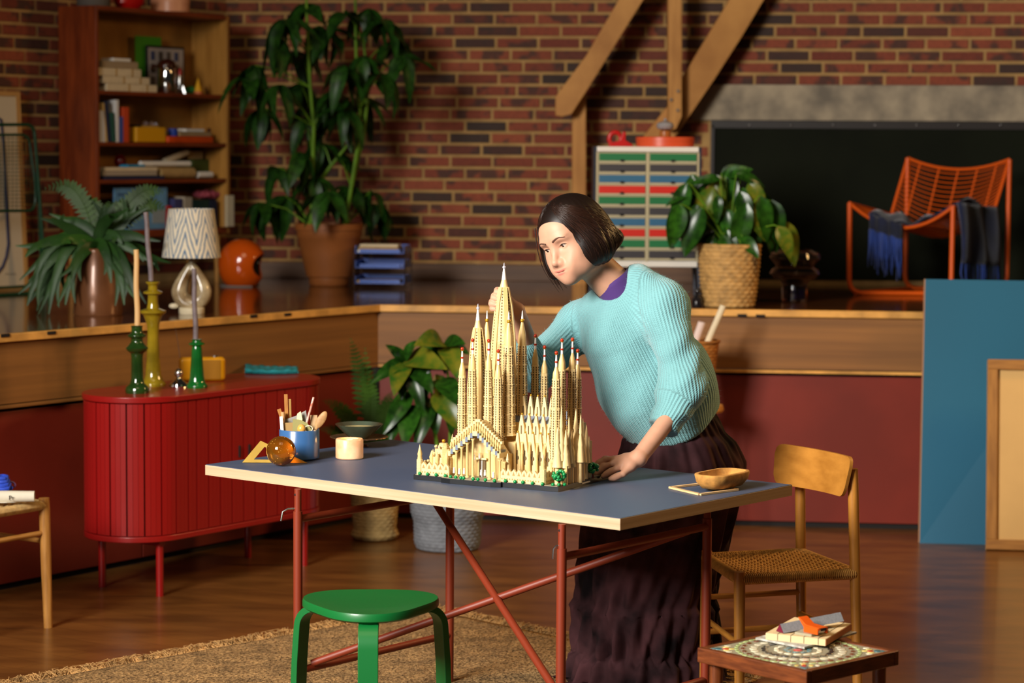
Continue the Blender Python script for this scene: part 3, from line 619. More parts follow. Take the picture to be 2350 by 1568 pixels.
for i, (tx, ty) in enumerate(tips):
    a = ony(224+RNG.uniform(-14, 14), 580, YC); dy = RNG.uniform(-.16, .1); d = ony(tx, ty, YC+dy); d[2] = max(d[2], HS+.01)
    up_ = .05+.09*RNG.random(); b = a+A((d-a)[0]*.15, dy*.2, up_); c = a+(d-a)*A(.8, .8, .25)+A(0, 0, up_*.9)
    pth = bez(a, b, c, d, 12); w = [.006+.018*math.sin(math.pi*min(1, .15+k/13)) for k in range(12)]; w[-1] = .003
    mb = MB().add(*ribbon(pth, w, cup=.25)); f0 = pth[7]
    for s in (-1, 1):
        e = d+A(s*RNG.uniform(.03, .06), RNG.uniform(-.02, .02), RNG.uniform(-.015, .05)); e[2] = max(e[2], HS+.008)
        mb.add(*ribbon(bez(f0, f0+(pth[9]-f0)*.9, (e+pth[9])/2, e, 6), [.014, .013, .011, .009, .006, .002], cup=.25))
    build(mb, 'frond', stag_m, sp, world=True, smooth=180)
fern_m = leafmat('fern_leaf', '3a5a1a', '20360f', .5, .3)
def fernfrond(path, w, n=26, nm='fern_frond', parent=None, mat=None, th=.0):
    mb = MB(); m = len(path); cum = np.linspace(0, m-1, n)
    mb.tube(path, [.0025*(1-.7*k/m) for k in range(m)], 5)
    for k, c in enumerate(cum):
        i = min(int(c), m-2); p = path[i]+(path[i+1]-path[i])*(c-i); t = nrm(path[i+1]-path[i]); x = np.cross(t, A(0, -1, .3)); x = nrm(x)
        ww = w*math.sin(math.pi*(.12+.86*k/n))
        for s in (-1, 1):
            q = p+(x*s*.92+t*.4)*ww; h = t*ww*.16; dz = A(0, 0, -ww*.18)
            mb.add([p-h, p+(q-p)*.5-h*1.2+dz*.2, q+dz, p+(q-p)*.5+h*1.2+dz*.2, p+h], [(0, 1, 2, 3, 4)])
    return build(mb, nm, mat or fern_m, parent, world=True, smooth=180)
for (tx, ty, mx_, my_) in ((105, 432, 180, 400), (190, 478, 215, 440), (372, 440, 320, 415), (250, 465, 232, 500), (300, 520, 290, 430), (380, 480, 330, 440)):
    a = ony(225, 575, YC+.03); d = ony(tx, ty, YC+.08); mm = ony(mx_, my_, YC+.05); fernfrond(bez(a, a+(mm-a)*.6, mm, d, 14), .055, 22, 'fern_frond', sp)
# ---- table lamp
lp = onz(440, 721, HS); YL = lp[1]; kL = YL/FPX
la = thing('table_lamp', 'ceramic table lamp with a cream and blue zigzag shade', 'lamp', lp)
glaze = M('cream_brown_glaze', 'cdbb94', .25, var=(9, .5), c2='5a3a10', coat=.4)
build(MB().lathe([(0, 0), (.052, 0), (.055, .004), (.055, .026), (.05, .03), (0, .03)], 32), 'foot', M('cream_glaze', 'd2c4a4', .35), la)
tp = []
for k in range(40):
    q = 2*math.pi*k/40; r = .052; x = r*math.sin(q)*(1-.28*max(0, -math.cos(q)*-1)*0); z = -r*math.cos(q)
    if z > 0: x *= (1-.62*(z/r)**1.3); z *= 2.1
    tp.append(A(x*.98, 0, .098+z))
build(MB().tube(tp, [.036-.02*max(0, (p[2]-.1)/.12) for p in tp], 14, closed=True), 'body', glaze, la)
build(MB().lathe([(.02, .19), (.014, .215), (.011, .25), (.011, .29)], 16), 'neck', glaze, la)
build(MB().ell((-.075, -.01, .035), (.022, .012, .012)), 'spout', M('cream_glaze', 'd2c4a4', .35), la)
def shade_mat():
    m = M('zigzag_fabric', 'd8cdb4', .85); nt = m.node_tree; N = nt.nodes; L = nt.links; b = N['Principled BSDF']
    tc = N.new('ShaderNodeTexCoord'); sx = N.new('ShaderNodeSeparateXYZ'); L.new(tc.outputs['Object'], sx.inputs[0])
    def mth(op, a, b_=None):
        n = N.new('ShaderNodeMath'); n.operation = op
        for i, v in enumerate((a, b_)):
            if v is None: continue
            if isinstance(v, (int, float)): n.inputs[i].default_value = v
            else: L.new(v, n.inputs[i])
        return n.outputs[0]
    an = mth('ARCTAN2', sx.outputs['Y'], sx.outputs['X'])
    nz = N.new('ShaderNodeTexNoise'); nz.inputs['Scale'].default_value = 28; L.new(tc.outputs['Object'], nz.inputs['Vector'])
    wob = mth('MULTIPLY', nz.outputs['Fac'], .6)
    zig = mth('MULTIPLY', mth('PINGPONG', mth('MULTIPLY', an, 2.4), 1.0), 2.6)
    v = mth('FRACT', mth('ADD', mth('ADD', mth('MULTIPLY', sx.outputs['Z'], 15), zig), wob))
    ln = mth('LESS_THAN', mth('ABSOLUTE', mth('SUBTRACT', v, .5)), .17)
    mx = N.new('ShaderNodeMixRGB'); L.new(ln, mx.inputs[0]); mx.inputs[1].default_value = (*lin('d9ccb2'), 1); mx.inputs[2].default_value = (*lin('5a748e'), 1); L.new(mx.outputs[0], b.inputs['Base Color']); return m
z1, z2_ = (721-590)*kL, (721-479)*kL
build(MB().lathe([(.126, z1), (.097, z2_), (.0955, z2_), (.1245, z1), (.126, z1)], 64), 'shade', shade_mat(), la)
build(MB().lathe([(.0, z2_-.03), (.095, z2_-.028), (.095, z2_-.03)], 24), 'shade_ring', steel, la)
# ---- orange helmet
hp = onz(556, 657, HS); HC = A(0, 0, .122)
def f_helm(X, Y, Z):
    a = s_ell(X, Y, Z, HC, (.124, .108, .124)); a = smin(a, s_ell(X, Y, Z, HC+A(-.005, 0, -.04), (.112, .1, .11)), .02)
    sh = np.maximum(a, -(a+.012)); cut = s_cone(X, Y, Z, HC+A(.15, -.3, -.018), HC+A(.15, .3, -.018), .072, .072)
    sh = smax(sh, -cut, .006); inner = np.maximum(-(X-.112+HC[0]), -(Z-.002)*-1)
    return smax(sh, .002-Z, .004)
v, f = nets(f_helm, (-.14, -.13, -.01), (.14, .13, .26), .0055)
he = thing('helmet', 'orange open-face motorcycle helmet on the stage', 'helmet', hp, rz=math.radians(-8))
build(MB().add(v, f), 'shell', M('orange_gloss', 'd2550c', .15, coat=.6), he, smooth=180)
v, f = nets(lambda X, Y, Z: smax(smax(s_ell(X, Y, Z, HC+A(-.005, 0, -.01), (.108, .093, .11)), -s_cone(X, Y, Z, HC+A(.145, -.3, -.02), HC+A(.145, .3, -.02), .07, .07), .006), .004-Z, .004), (-.13, -.11, -.01), (.13, .11, .25), .008)
build(MB().add(v, f), 'lining', M('black_lining', '17110d', .8), he, smooth=180)
build(MB().tube([HC+A(.114*math.cos(t), -.098, .1*math.sin(t)-.02) for t in (0.2, .3)], .004, 6), 'rivet', bolt_m, he)
build(MB().tube([(math.cos(t)*.112, math.sin(t)*.098, .004) for t in np.linspace(.9, 5.4, 30)], .004, 6), 'trim', M('grey_rubber', '8a8580', .5), he)
# ---- letter trays
tr = thing('letter_tray_stack', 'stack of three blue letter trays in a chrome wire frame', 'tray', onz(871, 664, HS))
kt = org(tr)[1]/FPX; wT, dT = 120*kt, .22; R_ = rotz(math.radians(-6))
wire = lambda pts, r=.0035: MB().tube([A(*p)@R_ for p in pts], r, 8)
blue_t = M('blue_tray', '2c56b0', .35, coat=.2)
for sx in (-1, 1):
    for y0 in (0, dT): build(wire([(sx*wT/2, y0, .004), (sx*wT/2, y0, .205)]), 'upright', chrome, tr)
for i, z in enumerate((.03, .11, .185)):
    for s in (-1, 1): build(wire([(s*wT/2, 0, z-.008), (s*wT/2, dT, z-.008)], .0025), 'rail', chrome, tr)
    build(wire([(-wT/2, 0, z-.022), (wT/2, 0, z-.022)], .0025), 'front_rail', chrome, tr)
    t = build(MB().box(A(0, dT/2, z)@R_, (wT-.014, dT, .004), R_), 'tray', blue_t, tr)
    mb = MB()
    for s in (-1, 1): mb.box(A(s*(wT/2-.009), dT/2, z+.018)@R_, (.003, dT, .036), R_)
    mb.box(A(0, .004, z+.008)@R_, (wT-.06, .003, .022), R_); mb.box(A(0, dT-.004, z+.018)@R_, (wT-.014, .003, .036), R_)
    build(mb, 'tray_wall', blue_t, t)
zT = [org(tr)[2]+z for z in (.03, .11, .185)]
for i, (z, n, labs) in enumerate(((0, 1, ['tan envelope in the lowest blue letter tray']), (2, 3, ['white papers in the topmost blue letter tray', 'cream papers on the pile in the topmost blue tray', 'folded white note topping the letter trays']))):
    for j in range(n):
        h = .012; c = org(tr)+A(0, dT/2-.01, (.03, .11, .185)[z]+.0025+j*.0135+h/2)@np.eye(3)
        mb = MB().box(c, (wT-.05-.01*j, dT-.05-.03*j, h), rotz(math.radians(-6+RNG.uniform(-2, 2))))
        tag(build(mb, 'paper_stack', (kraft, paper, white_p)[(i*2+j+(0 if i == 0 else 0)) % 3] if i else kraft, bevel=.001), labs[j], 'paper')
# ---- drawer cabinet
DY = 10.86; navy = M('navy_lacquer', '1c2230', .4); offw = M('offwhite_lacquer', 'b3a683', .5)
d0, d1, d2 = ony(1364, 336, DY), ony(1610, 336, DY), ony(1364, 612, DY)
W_, H_ = d1[0]-d0[0], d0[2]-d2[2]; zb_ = d2[2]
dc = thing('drawer_cabinet', 'cabinet of twenty flat green, charcoal, blue and red drawers', 'cabinet', ((d0[0]+d1[0])/2, DY, HS))
zl = zb_-HS; dep = .30
build(MB().box((-W_/2+.005, dep/2, zl+H_/2), (.012, dep, H_)), 'side_panel', navy, dc, bevel=.001)
build(MB().box((W_/2-.005, dep/2, zl+H_/2), (.012, dep, H_)), 'side_panel', navy, dc, bevel=.001)
build(MB().box((0, dep-.005, zl+H_/2), (W_-.024, .01, H_)), 'back_panel', navy, dc)
build(MB().box((0, dep/2, zl+H_-.012), (W_-.024, dep, .024)), 'top_board', M('white_lacquer', 'ddd6ca', .4), dc, bevel=.003)
build(MB().box((0, dep/2, zl+.014), (W_-.024, dep, .028)), 'bottom_board', M('white_lacquer', 'ddd6ca', .4), dc, bevel=.003)
build(MB().box((0, .004, zl+H_/2), (.012, .012, H_-.05)), 'divider', offw, dc)
for sx in (-1, 1): build(MB().box((sx*(W_/2-.014), .004, zl+H_/2), (.008, .01, H_-.05)), 'edge_rail', offw, dc)
for sx in (-1, 1):
    for yy in (.012, dep-.012): build(MB().tube([(sx*(W_/2-.006), yy, zl+.02), (sx*(W_/2+.004), yy, 0)], .010, 8), 'leg', navy, dc)
cols = [M('drawer_green', '1a6a3a', .4), M('drawer_charcoal', '3a3638', .4), M('drawer_blue', '2f5f7e', .4), M('drawer_red', 'c3200f', .4)]
ph = (H_-.056)/10; cw = (W_-.024-.03)/2
drb = share(MB().box((0, .1, 0), (cw, .2, ph-.002)), 'drawer', offw, None)
for r in range(10):
    for s in (-1, 1):
        zc = zl+H_-.026-ph*(r+.5); d = place('drawer', drb, dc, (s*(cw/2+.007), .002, zc))
        build(MB().box((0, -.002, .003), (cw-.006, .004, ph*.68)), 'front', cols[(0, 1, 2, 3)[r % 4]], d)
        build(MB().lathe([(0, 0), (.011, 0), (.011, .003), (0, .003)], 14, (0, -.003, -ph*.31+.002), [(1, 0, 0), (0, 0, .55), (0, -1, 0)]), 'finger_pull', dark_m, d)
ztp = zl+H_+HS
rd = thing('tape_dispenser', 'glossy red arched tape dispenser on the drawer cabinet', 'tape dispenser', A(*ony(1425, 331, DY+.12)[:2], ztp))
kD = (DY+.12)/FPX
ringp = [A(-.028+.034*math.cos(t)*.8, 0, .036+.034*math.sin(t)*.9) for t in np.linspace(-.6, 3.9, 18)]
build(MB().tube(ringp, .011, 10), 'arch', M('red_gloss', 'b3120e', .3), rd)
build(MB().prism([(-.062, -.02, 0), (.058, -.02, 0), (.05, -.02, .012), (.02, -.02, .03), (.022, -.02, .068), (.008, -.02, .07), (-.004, -.02, .03), (-.05, -.02, .016)], (0, .04, 0)), 'base', M('red_gloss', 'b3120e', .3), rd, bevel=.003)
ot = thing('round_tin', 'flat orange round tin on the drawer cabinet', 'tin', A(*ony(1526, 333, DY+.15)[:2], ztp))
rr = 66*kD
build(MB().lathe([(0, 0), (rr-.003, 0), (rr, .003), (rr, .038), (0, .038)], 48), 'body', M('coral_enamel', 'd2512c', .35), ot)
build(MB().lathe([(rr+.002, .026), (rr+.002, .044), (rr-.002, .047), (0, .047)], 48), 'lid', M('coral_enamel', 'd2512c', .35), ot)
jr = thing('lidded_jar', 'small grey glass jar with a brown base on the orange tin', 'jar', A(org(ot)[0], org(ot)[1], ztp+.0475))
build(MB().lathe([(0, 0), (.026, 0), (.027, .004), (.025, .025), (.018, .03), (0, .03)], 24), 'base', M('brown_dome2', '9a5a24', .4), jr)
build(MB().lathe([(.016, .03), (.036, .038), (.042, .05), (.036, .064), (.014, .072), (.006, .075), (.008, .08), (.005, .086), (0, .087)], 28), 'lid', M('grey_glass', 'a8a4a4', .12, trans=.35), jr)
# ---- plant in the woven basket
def woven(mb, prof, rows, nq, amp, c=(0, 0, 0), n=None):
    """lathe with horizontal coils and an over-under wave"""
    zs_ = [p[1] for p in prof]; rs_ = [p[0] for p in prof]; z0, z1 = zs_[0], zs_[-1]; pr = []
    m = rows*4
    for i in range(m+1): z = z0+(z1-z0)*i/m; pr.append((float(np.interp(z, zs_, rs_)), z))
    def md(r, z, q):
        t = (z-z0)/(z1-z0)*rows; k = int(t); ph = (t-k)
        return r+amp*(math.sin(math.pi*ph)**.7-.5)+amp*.9*math.sin(q*nq+(k % 2)*math.pi)*math.sin(math.pi*ph)
    return mb.lathe(pr, n or nq*4, c, mod=md)
straw = M('straw_weave', 'b48a4e', .75, var=(30, .35), bump=(80, .3))
bkp = onz(1672, 704, HS); YK = bkp[1]; kK = YK/FPX
pk = thing('basket_plant', 'glossy leafy plant in a straw basket on the stage', 'plant', bkp)
build(woven(MB(), [(.116, .002), (.125, .06), (.138, .2), (.146, .29)], 15, 22, .0045), 'basket', straw, pk, smooth=180)
build(MB().lathe([(.14, .255), (0, .262)], 24), 'soil', soil, pk)
gl_m = leafmat('glossy_leaf', '2a5614', '122c0b', .25, .35); gl2_m = M('variegated_leaf', '2c5614', .3, var=(5, .4), c2='6e6a1a', rnd=.25, spec=.3)
gl1 = leafmesh('leaf', gl_m, .5, .3, .25); gl2 = leafmesh('leaf', gl2_m, .52, .45, .3); gl3 = leafmesh('leaf', gl_m, .4, .55, .3)
lv = [(1560, 470, 1553, 540), (1580, 420, 1562, 500), (1600, 405, 1590, 470), (1640, 405, 1612, 430), (1640, 415, 1648, 478), (1680, 405, 1672, 470), (1660, 440, 1640, 500), (1655, 398, 1700, 395), (1690, 400, 1740, 420), (1720, 420, 1745, 470), (1700, 440, 1712, 505), (1745, 450, 1765, 530), (1770, 460, 1785, 540), (1700, 480, 1700, 560), (1735, 470, 1740, 545), (1665, 480, 1668, 550), (1620, 480, 1602, 550), (1600, 470, 1580, 560), (1640, 490, 1632, 575), (1610, 500, 1615, 560), (1660, 540, 1665, 600), (1690, 550, 1700, 612), (1710, 545, 1725, 580), (1590, 440, 1556, 470), (1625, 440, 1612, 500), (1725, 500, 1735, 560), (1640, 540, 1622, 590), (1690, 520, 1650, 560), (1765, 500, 1775, 560), (1785, 520, 1812, 575)]
hub = A(*ony(1672, 590, YK)); i = 0
lv += [(x0+RNG.uniform(-14, 14), y0+RNG.uniform(-14, 10), x1+RNG.uniform(-16, 16), y1+RNG.uniform(-14, 10)) for (x0, y0, x1, y1) in lv]
for (x0, y0, x1, y1) in lv:
    dy = RNG.uniform(-.14, .08); a, b = ony(x0, y0, YK+dy), ony(x1, y1, YK+dy-.03); L_ = np.linalg.norm(b-a)*1.12
    place('leaf', (gl1, gl3, gl1, gl3, gl2)[i % 5], pk, a, axes_from(b-a+A(0, 0, .02), (RNG.uniform(-.4, .2), -1, .6)), max(.13, L_*1.15), world=True); i += 1
    build(MB().tube(bez(hub, hub+A(0, 0, .1), a+A(0, 0, .03), a, 7), .0028, 5), 'petiole', stem_m, pk, world=True)
# ---- smoky glass vase, small bottle
def gl(name, c, r=.03): return M(name, c, r, trans=1, ior=1.3)
vp = onz(1823, 693, HS); va = thing('glass_vase', 'smoky glass vase with two bubble rings on the stage', 'vase', vp)
build(MB().lathe([(0, .002), (.055, .001), (.06, .006), (.062, .06), (.058, .08), (.07, .1), (.1, .112), (.12, .135), (.11, .155), (.09, .168), (.1, .185), (.122, .21), (.112, .235), (.085, .248), (.082, .246), (.106, .232), (.117, .21), (.096, .187), (.085, .168), (.106, .153), (.115, .135), (.096, .116), (.065, .103), (.053, .08), (.057, .06), (.055, .012), (0, .01)], 48), 'bowl', M('smoke_glass', 'd8ccc4', .03, trans=1, ior=1.45), va)
build(MB().lathe([(0, .011), (.053, .012), (.055, .06), (.0, .062)], 40), 'tinted_foot', M('indigo_glass', '2a2c62', .05, trans=.6), va)
bt_ = thing('glass_bottle', 'small dark glass bottle with a round stopper beside the straw basket', 'bottle', onz(1600, 705, HS))
build(MB().lathe([(0, 0), (.022, 0), (.026, .01), (.026, .04), (.012, .056), (.01, .06)], 20), 'body', M('dark_glass', '1c1a1c', .05, coat=.5), bt_)
build(MB().ell((0, 0, .074), .015), 'stopper', M('dark_glass', '1c1a1c', .05, coat=.5), bt_)
# ---- orange wire chair with throw
or_m = M('orange_powdercoat', 'd8560a', .4)
oc = thing('wire_armchair', 'orange wire armchair on the stage before the chalkboard', 'chair', z3(onz(2130, 676, HS)[:2], HS))
Yf, Yb = onz(1965, 678, HS)[1], onz(1965, 678, HS)[1]+.42
def oc_(px, py, t): return ony(px, py, Yf+(Yb-Yf)*t)
FLt, FRt, BLt, BRt = oc_(1950, 466, 0), oc_(2187, 474, 0), oc_(2083, 363, 1), oc_(2317, 366, 1)
FLb, FRb = A(FLt[0]+.005, Yf, HS+.012), A(FRt[0]+.0, Yf, HS+.012); BLb, BRb = A(BLt[0], Yb, HS+.012), A(BRt[0], Yb, HS+.012)
build(MB().tube(loop([FLt, FLb, FRb, FRt], .07), .0125, 12), 'front_loop', or_m, oc, world=True)
build(MB().tube(loop([BLt, BLb, BRb, BRt], .07), .0125, 12), 'rear_loop', or_m, oc, world=True)
for s in (FLb, FRb):
    t = BLb if s is FLb else BRb; build(MB().tube([s+A(.03, 0, 0)*(1 if s is FLb else -1), t+A(.03, 0, 0)*(1 if s is FLb else -1)], .011, 10), 'floor_rail', or_m, oc, world=True)
CLt, CRt = oc_(2046, 492, .92), oc_(2281, 486, .92)
def sag(a, b, s, n=17): return [a+(b-a)*t-A(0, 0, 1)*s*4*t*(1-t) for t in np.linspace(0, 1, n)]
fe, ce, te = sag(FLt, FRt, .115), sag(CLt, CRt, .13), sag(BLt, BRt, .055)
build(MB().tube(fe, .009, 10), 'seat_front', or_m, oc, world=True); build(MB().tube(te, .009, 10), 'back_top', or_m, oc, world=True)
for i in (0, 16):
    build(MB().tube([fe[i], ce[i]], .008, 8), 'side_rail', or_m, oc, world=True); build(MB().tube([ce[i], te[i]], .009, 8), 'side_rail', or_m, oc, world=True)
for k in range(1, 15):
    t = k/15; build(MB().tube([a+(b-a)*t for a, b in zip(ce, te)], .003, 5), 'back_wire', or_m, oc, world=True)
    build(MB().tube([a+(b-a)*t for a, b in zip(fe, ce)], .003, 5), 'seat_wire', or_m, oc, world=True)
for i in (2, 5, 8, 11, 14):
    build(MB().tube([fe[i], ce[i], te[i]], .0045, 6), 'cross_wire', or_m, oc, world=True)
bl_m = M('navy_wool', '16204a', .9, var=(5, .6), c2='0c0f16', sheen=.3, bump=(60, .3))
fr_m = M('blue_fringe', '1c3a86', .9, var=(14, .3), sheen=.2)
tb = thing('throw_blanket', 'dark blue fringed throw draped over the orange wire chair', 'blanket', z3(ony(2140, 640, Yf)[:2], ony(2140, 560, Yf)[2]))
def lump(u, v):
    i = 3+u*8.6; k = int(i); a = fe[k]+(fe[k+1]-fe[k])*(i-k); c = ce[k]+(ce[k+1]-ce[k])*(i-k); p = a+(c-a)*(v*.95)
    return p+A(0, -.012*math.sin(v*3.1), .018+.05*math.sin(v*math.pi)*(.6+.4*math.sin(u*9))+.012*math.sin(u*14+v*9))
build(MB().grid(lump, 26, 16), 'cloth', bl_m, tb, world=True, smooth=180, solid=.012)
def hangf(u, v):
    p = fe[3]+(fe[8]-fe[3])*u; z = p[2]+.02-v*.075
    return A(p[0], Yf-.02-.014*math.sin(v*2)-.008*math.sin(u*16), z+.004*math.sin(u*20))
build(MB().grid(hangf, 22, 6), 'front_flap', bl_m, tb, world=True, smooth=180, solid=.01)
for i in range(26):
    u = i/25; p = A(*hangf(u, 1)); L_ = RNG.uniform(.15, .22)
    build(MB().tube([p, p+A(RNG.uniform(-.006, .006), RNG.uniform(-.01, .01), -L_*.5), p+A(RNG.uniform(-.012, .012), RNG.uniform(-.014, .01), -L_)], [.0045, .0042, .002], 5), 'fringe', fr_m, tb, world=True, smooth=180)
def hangr(u, v):
    i = 16-.1; a = FRt+(CRt-FRt)*u; top = a+A(.02, -.015, .02); drop = .30*v
    return top+A(.028*math.sin(v*1.7)+.012*math.sin(u*17), -.02*math.sin(u*8+v*3), -drop)
build(MB().grid(hangr, 24, 12), 'side_flap', bl_m, tb, world=True, smooth=180, solid=.01)
build(MB().grid(lambda u, v: fe[11]+(fe[16]-fe[11])*v+((ce[11]+(ce[16]-ce[11])*v)-(fe[11]+(fe[16]-fe[11])*v))*(.1+u*.85)+A(.02*v, 0, .03+.02*math.sin(u*6)), 14, 8), 'seat_fold', bl_m, tb, world=True, smooth=180, solid=.01)
for i in range(22):
    p = A(*hangr(i/21, 1)); L_ = RNG.uniform(.1, .16)
    build(MB().tube([p, p+A(RNG.uniform(-.006, .006), 0, -L_*.5), p+A(RNG.uniform(-.012, .012), 0, -L_)], [.0045, .0042, .002], 5), 'fringe', fr_m, tb, world=True, smooth=180)
# ---- boards leaning on the stage, right
bb0, bb1 = onz(2110, 1247, 0), onz(2410, 1254, 0); Yt = SR1[1]-.06
t0 = ony(2123, 641, Yt); t1 = ony(2420, 646, Yt-.02); off = A(0, .016, 0)
bo = thing('painted_board', 'large petrol blue board leaning against the stage', 'board', bb0)
build(MB().prism([bb0, bb1+A(.2, -.02, 0), t1+A(.2, -.02, 0), t0], off), 'panel', M('petrol_paint', '185a76', .5, var=(1.5, .06)), bo, world=True, smooth=None)
build(MB().bar(bb0+A(-.001, .008, .001), t0+A(-.001, .008, -.001), .004, .017, (0, 1, 0)), 'edge', M('board_edge', 'a07858', .6), bo, world=True)
cv = thing('stretched_canvas', 'back of a stretched canvas in a wooden stretcher leaning on the blue board', 'canvas', onz(2262, 1262, 0))
c0 = onz(2262, 1262, 0); c1 = onz(2420, 1266, 0)+A(.25, -.02, 0); e0 = ony(2266, 826, 10.17); e1 = e0+(c1-c0)
cn = nrm(np.cross(c1-c0, e0-c0)); cn = cn if cn[1] < 0 else -cn; hl, wl = nrm(e0-c0), nrm(c1-c0); HH, WW = np.linalg.norm(e0-c0), np.linalg.norm(c1-c0)
q = lambda a, h, o=0: c0+wl*a+hl*h+cn*o
build(MB().prism([q(0, 0), q(WW, 0), q(WW, HH), q(0, HH)], -cn*.006), 'canvas', M('raw_canvas', 'cfa566', .85, var=(3, .08), bump=(300, .2)), cv, world=True, smooth=None)
for (a0, h0, a1, h1) in ((0, .022, WW, .022), (0, HH-.022, WW, HH-.022), (.022, .044, .022, HH-.044), (WW-.022, .044, WW-.022, HH-.044)):
    build(MB().bar(q(a0, h0, .01), q(a1, h1, .01), .044, .02, cn), 'stretcher_bar', wood('stretcher_pine', 'a5702f', '8a5a22', .6, 4), cv, world=True, bevel=.002)
# ---- wicker basket with rolls, behind the woman, on a stool
wk = onz(1600, 1215, 0); YB_ = 10.22; wx = ony(1598, 785, YB_)[0]; zt_ = ony(1640, 783, YB_)[2]; zb2 = zt_-.28
so = thing('tall_stool', 'tall wooden stool mostly hidden behind the woman', 'stool', (wx, YB_, 0))
build(MB().lathe([(0, zb2-.03), (.12, zb2-.03), (.125, zb2-.02), (.12, zb2-.001), (0, zb2-.001)], 32), 'seat', beam_m, so)
for k in range(4):
    a = math.pi/4+k*math.pi/2; build(MB().tube([(.09*math.cos(a), .09*math.sin(a), zb2-.02), (.11*math.cos(a), .11*math.sin(a), 0)], .012, 8), 'leg', beam_m, so)
wb = thing('wicker_basket', 'brown wicker basket of paper rolls between the woman and the stage', 'basket', (wx, YB_, zb2))
wick = M('wicker', '9a5f22', .7, var=(25, .4), bump=(70, .3))
build(woven(MB(), [(.06, 0), (.075, .1), (.1, .28)], 20, 16, .003), 'weave', wick, wb, smooth=180)
build(MB().tube([(.101*math.cos(t), .101*math.sin(t), .28) for t in np.linspace(0, 6.283, 33)[:-1]], .006, 8, closed=True), 'rim', wick, wb)
for (p0, p1, r, mt, nm, lb) in (((1622, 790), (1660, 702), .014, paper, 'paper_roll', 'long cream paper roll sticking out of the wicker basket'), ((1590, 800), (1611, 740), .017, M('pale_pink', 'd8c0b4', .7), 'paper_roll', 'pale pink paper roll in the wicker basket')):
    a, b = ony(*p0, YB_), ony(*p1, YB_-.01); a = a+nrm(a-b)*.16; ax = frame(b-a); L_ = np.linalg.norm(b-a)
    tag(build(MB().lathe([(r*.6, .01), (r, 0), (r, L_), (r*.7, L_), (r*.6, L_*.8), (0, L_*.8)], 20, a, [ax[0], ax[2], ax[1]]), nm, mt), lb, 'paper roll')
# ---- potted plants on the floor, behind the table
p1_ = onz(860, 1237, 0)
q1 = thing('fern_plant', 'feathery fern in a cream woven pot behind the table', 'plant', p1_)
cream_w = M('cream_weave', 'b79a63', .8, var=(25, .25), bump=(60, .3)); grey_w = M('grey_weave', '707378', .8, var=(20, .25), bump=(60, .3))
build(woven(MB(), [(.088, .002), (.104, .02), (.092, .05), (.098, .12), (.106, .2), (.11, .3)], 20, 18, .003), 'pot', cream_w, q1, smooth=180)
build(MB().lathe([(.1, .27), (0, .28)], 20), 'soil', soil, q1)
Yq = p1_[1]
for (mx_, my_, tx, ty) in ((830, 850, 805, 778), (850, 880, 828, 830), (820, 960, 770, 950), (800, 930, 742, 920), (840, 940, 860, 850), (880, 930, 900, 900), (790, 980, 735, 985), (870, 1000, 905, 1010), (830, 1000, 790, 1010), (845, 900, 838, 800)):
    a = p1_+A(RNG.uniform(-.03, .03), 0, .28); mm = ony(mx_, my_, Yq-.03); d = ony(tx, ty, Yq-.05-RNG.uniform(0, .1)); fernfrond(bez(a, a+(mm-a)*.7, mm, d, 14), .05, 26, 'fern_frond', q1)
p2_ = onz(1027, 1259, 0); q2 = thing('rubber_plant', 'glossy broad-leaved plant in a grey woven pot behind the table', 'plant', p2_)
build(woven(MB(), [(.128, .002), (.14, .03), (.142, .12), (.155, .16), (.158, .2), (.15, .24)], 16, 26, .004), 'pot', grey_w, q2, smooth=180)
build(MB().lathe([(.145, .21), (0, .22)], 20), 'soil', soil, q2)
Yq = p2_[1]; hb = p2_+A(0, 0, .22)
rl = [(930, 830, 900, 800), (932, 830, 905, 870), (932, 832, 920, 900), (934, 832, 955, 905), (936, 828, 985, 880), (934, 826, 985, 815), (930, 826, 940, 790), (928, 832, 880, 850), (1018, 790, 975, 800), (1020, 790, 1045, 830), (1020, 786, 1050, 782), (1018, 788, 990, 835), (1020, 790, 1020, 850), (1016, 785, 990, 768), (1022, 785, 1050, 800), (990, 920, 960, 990), (985, 915, 1000, 985), (1000, 900, 1040, 960), (950, 930, 925, 1000), (940, 900, 900, 960), (1010, 870, 1040, 900), (960, 900, 980, 950), (920, 940, 895, 1000), (1030, 900, 1040, 980), (975, 860, 960, 930), (1000, 860, 1030, 930)]
for i, (x0, y0, x1, y1) in enumerate(rl):
    dy = RNG.uniform(-.1, .06); a, b = ony(x0, y0, Yq), ony(x1, y1, Yq-.09+dy); L_ = max(.12, np.linalg.norm(b-a)*1.1)
    place('leaf', (gl1, gl2, gl1, gl3)[i % 4], q2, a, axes_from(b-a+A(0, 0, .01), (RNG.uniform(-.3, .3), -1, .7)), L_, world=True)
for st in ([(1027, 1090), (990, 960), (932, 830)], [(1027, 1090), (1035, 930), (1020, 788)], [(1027, 1090), (1000, 1000), (990, 900)], [(1027, 1090), (960, 1010), (940, 920)]):
    build(MB().tube([hb-A(0, 0, .02)]+[ony(x, y, Yq) for x, y in st[1:]], [.008, .006, .004], 8), 'stem', stem_m, q2, world=True)
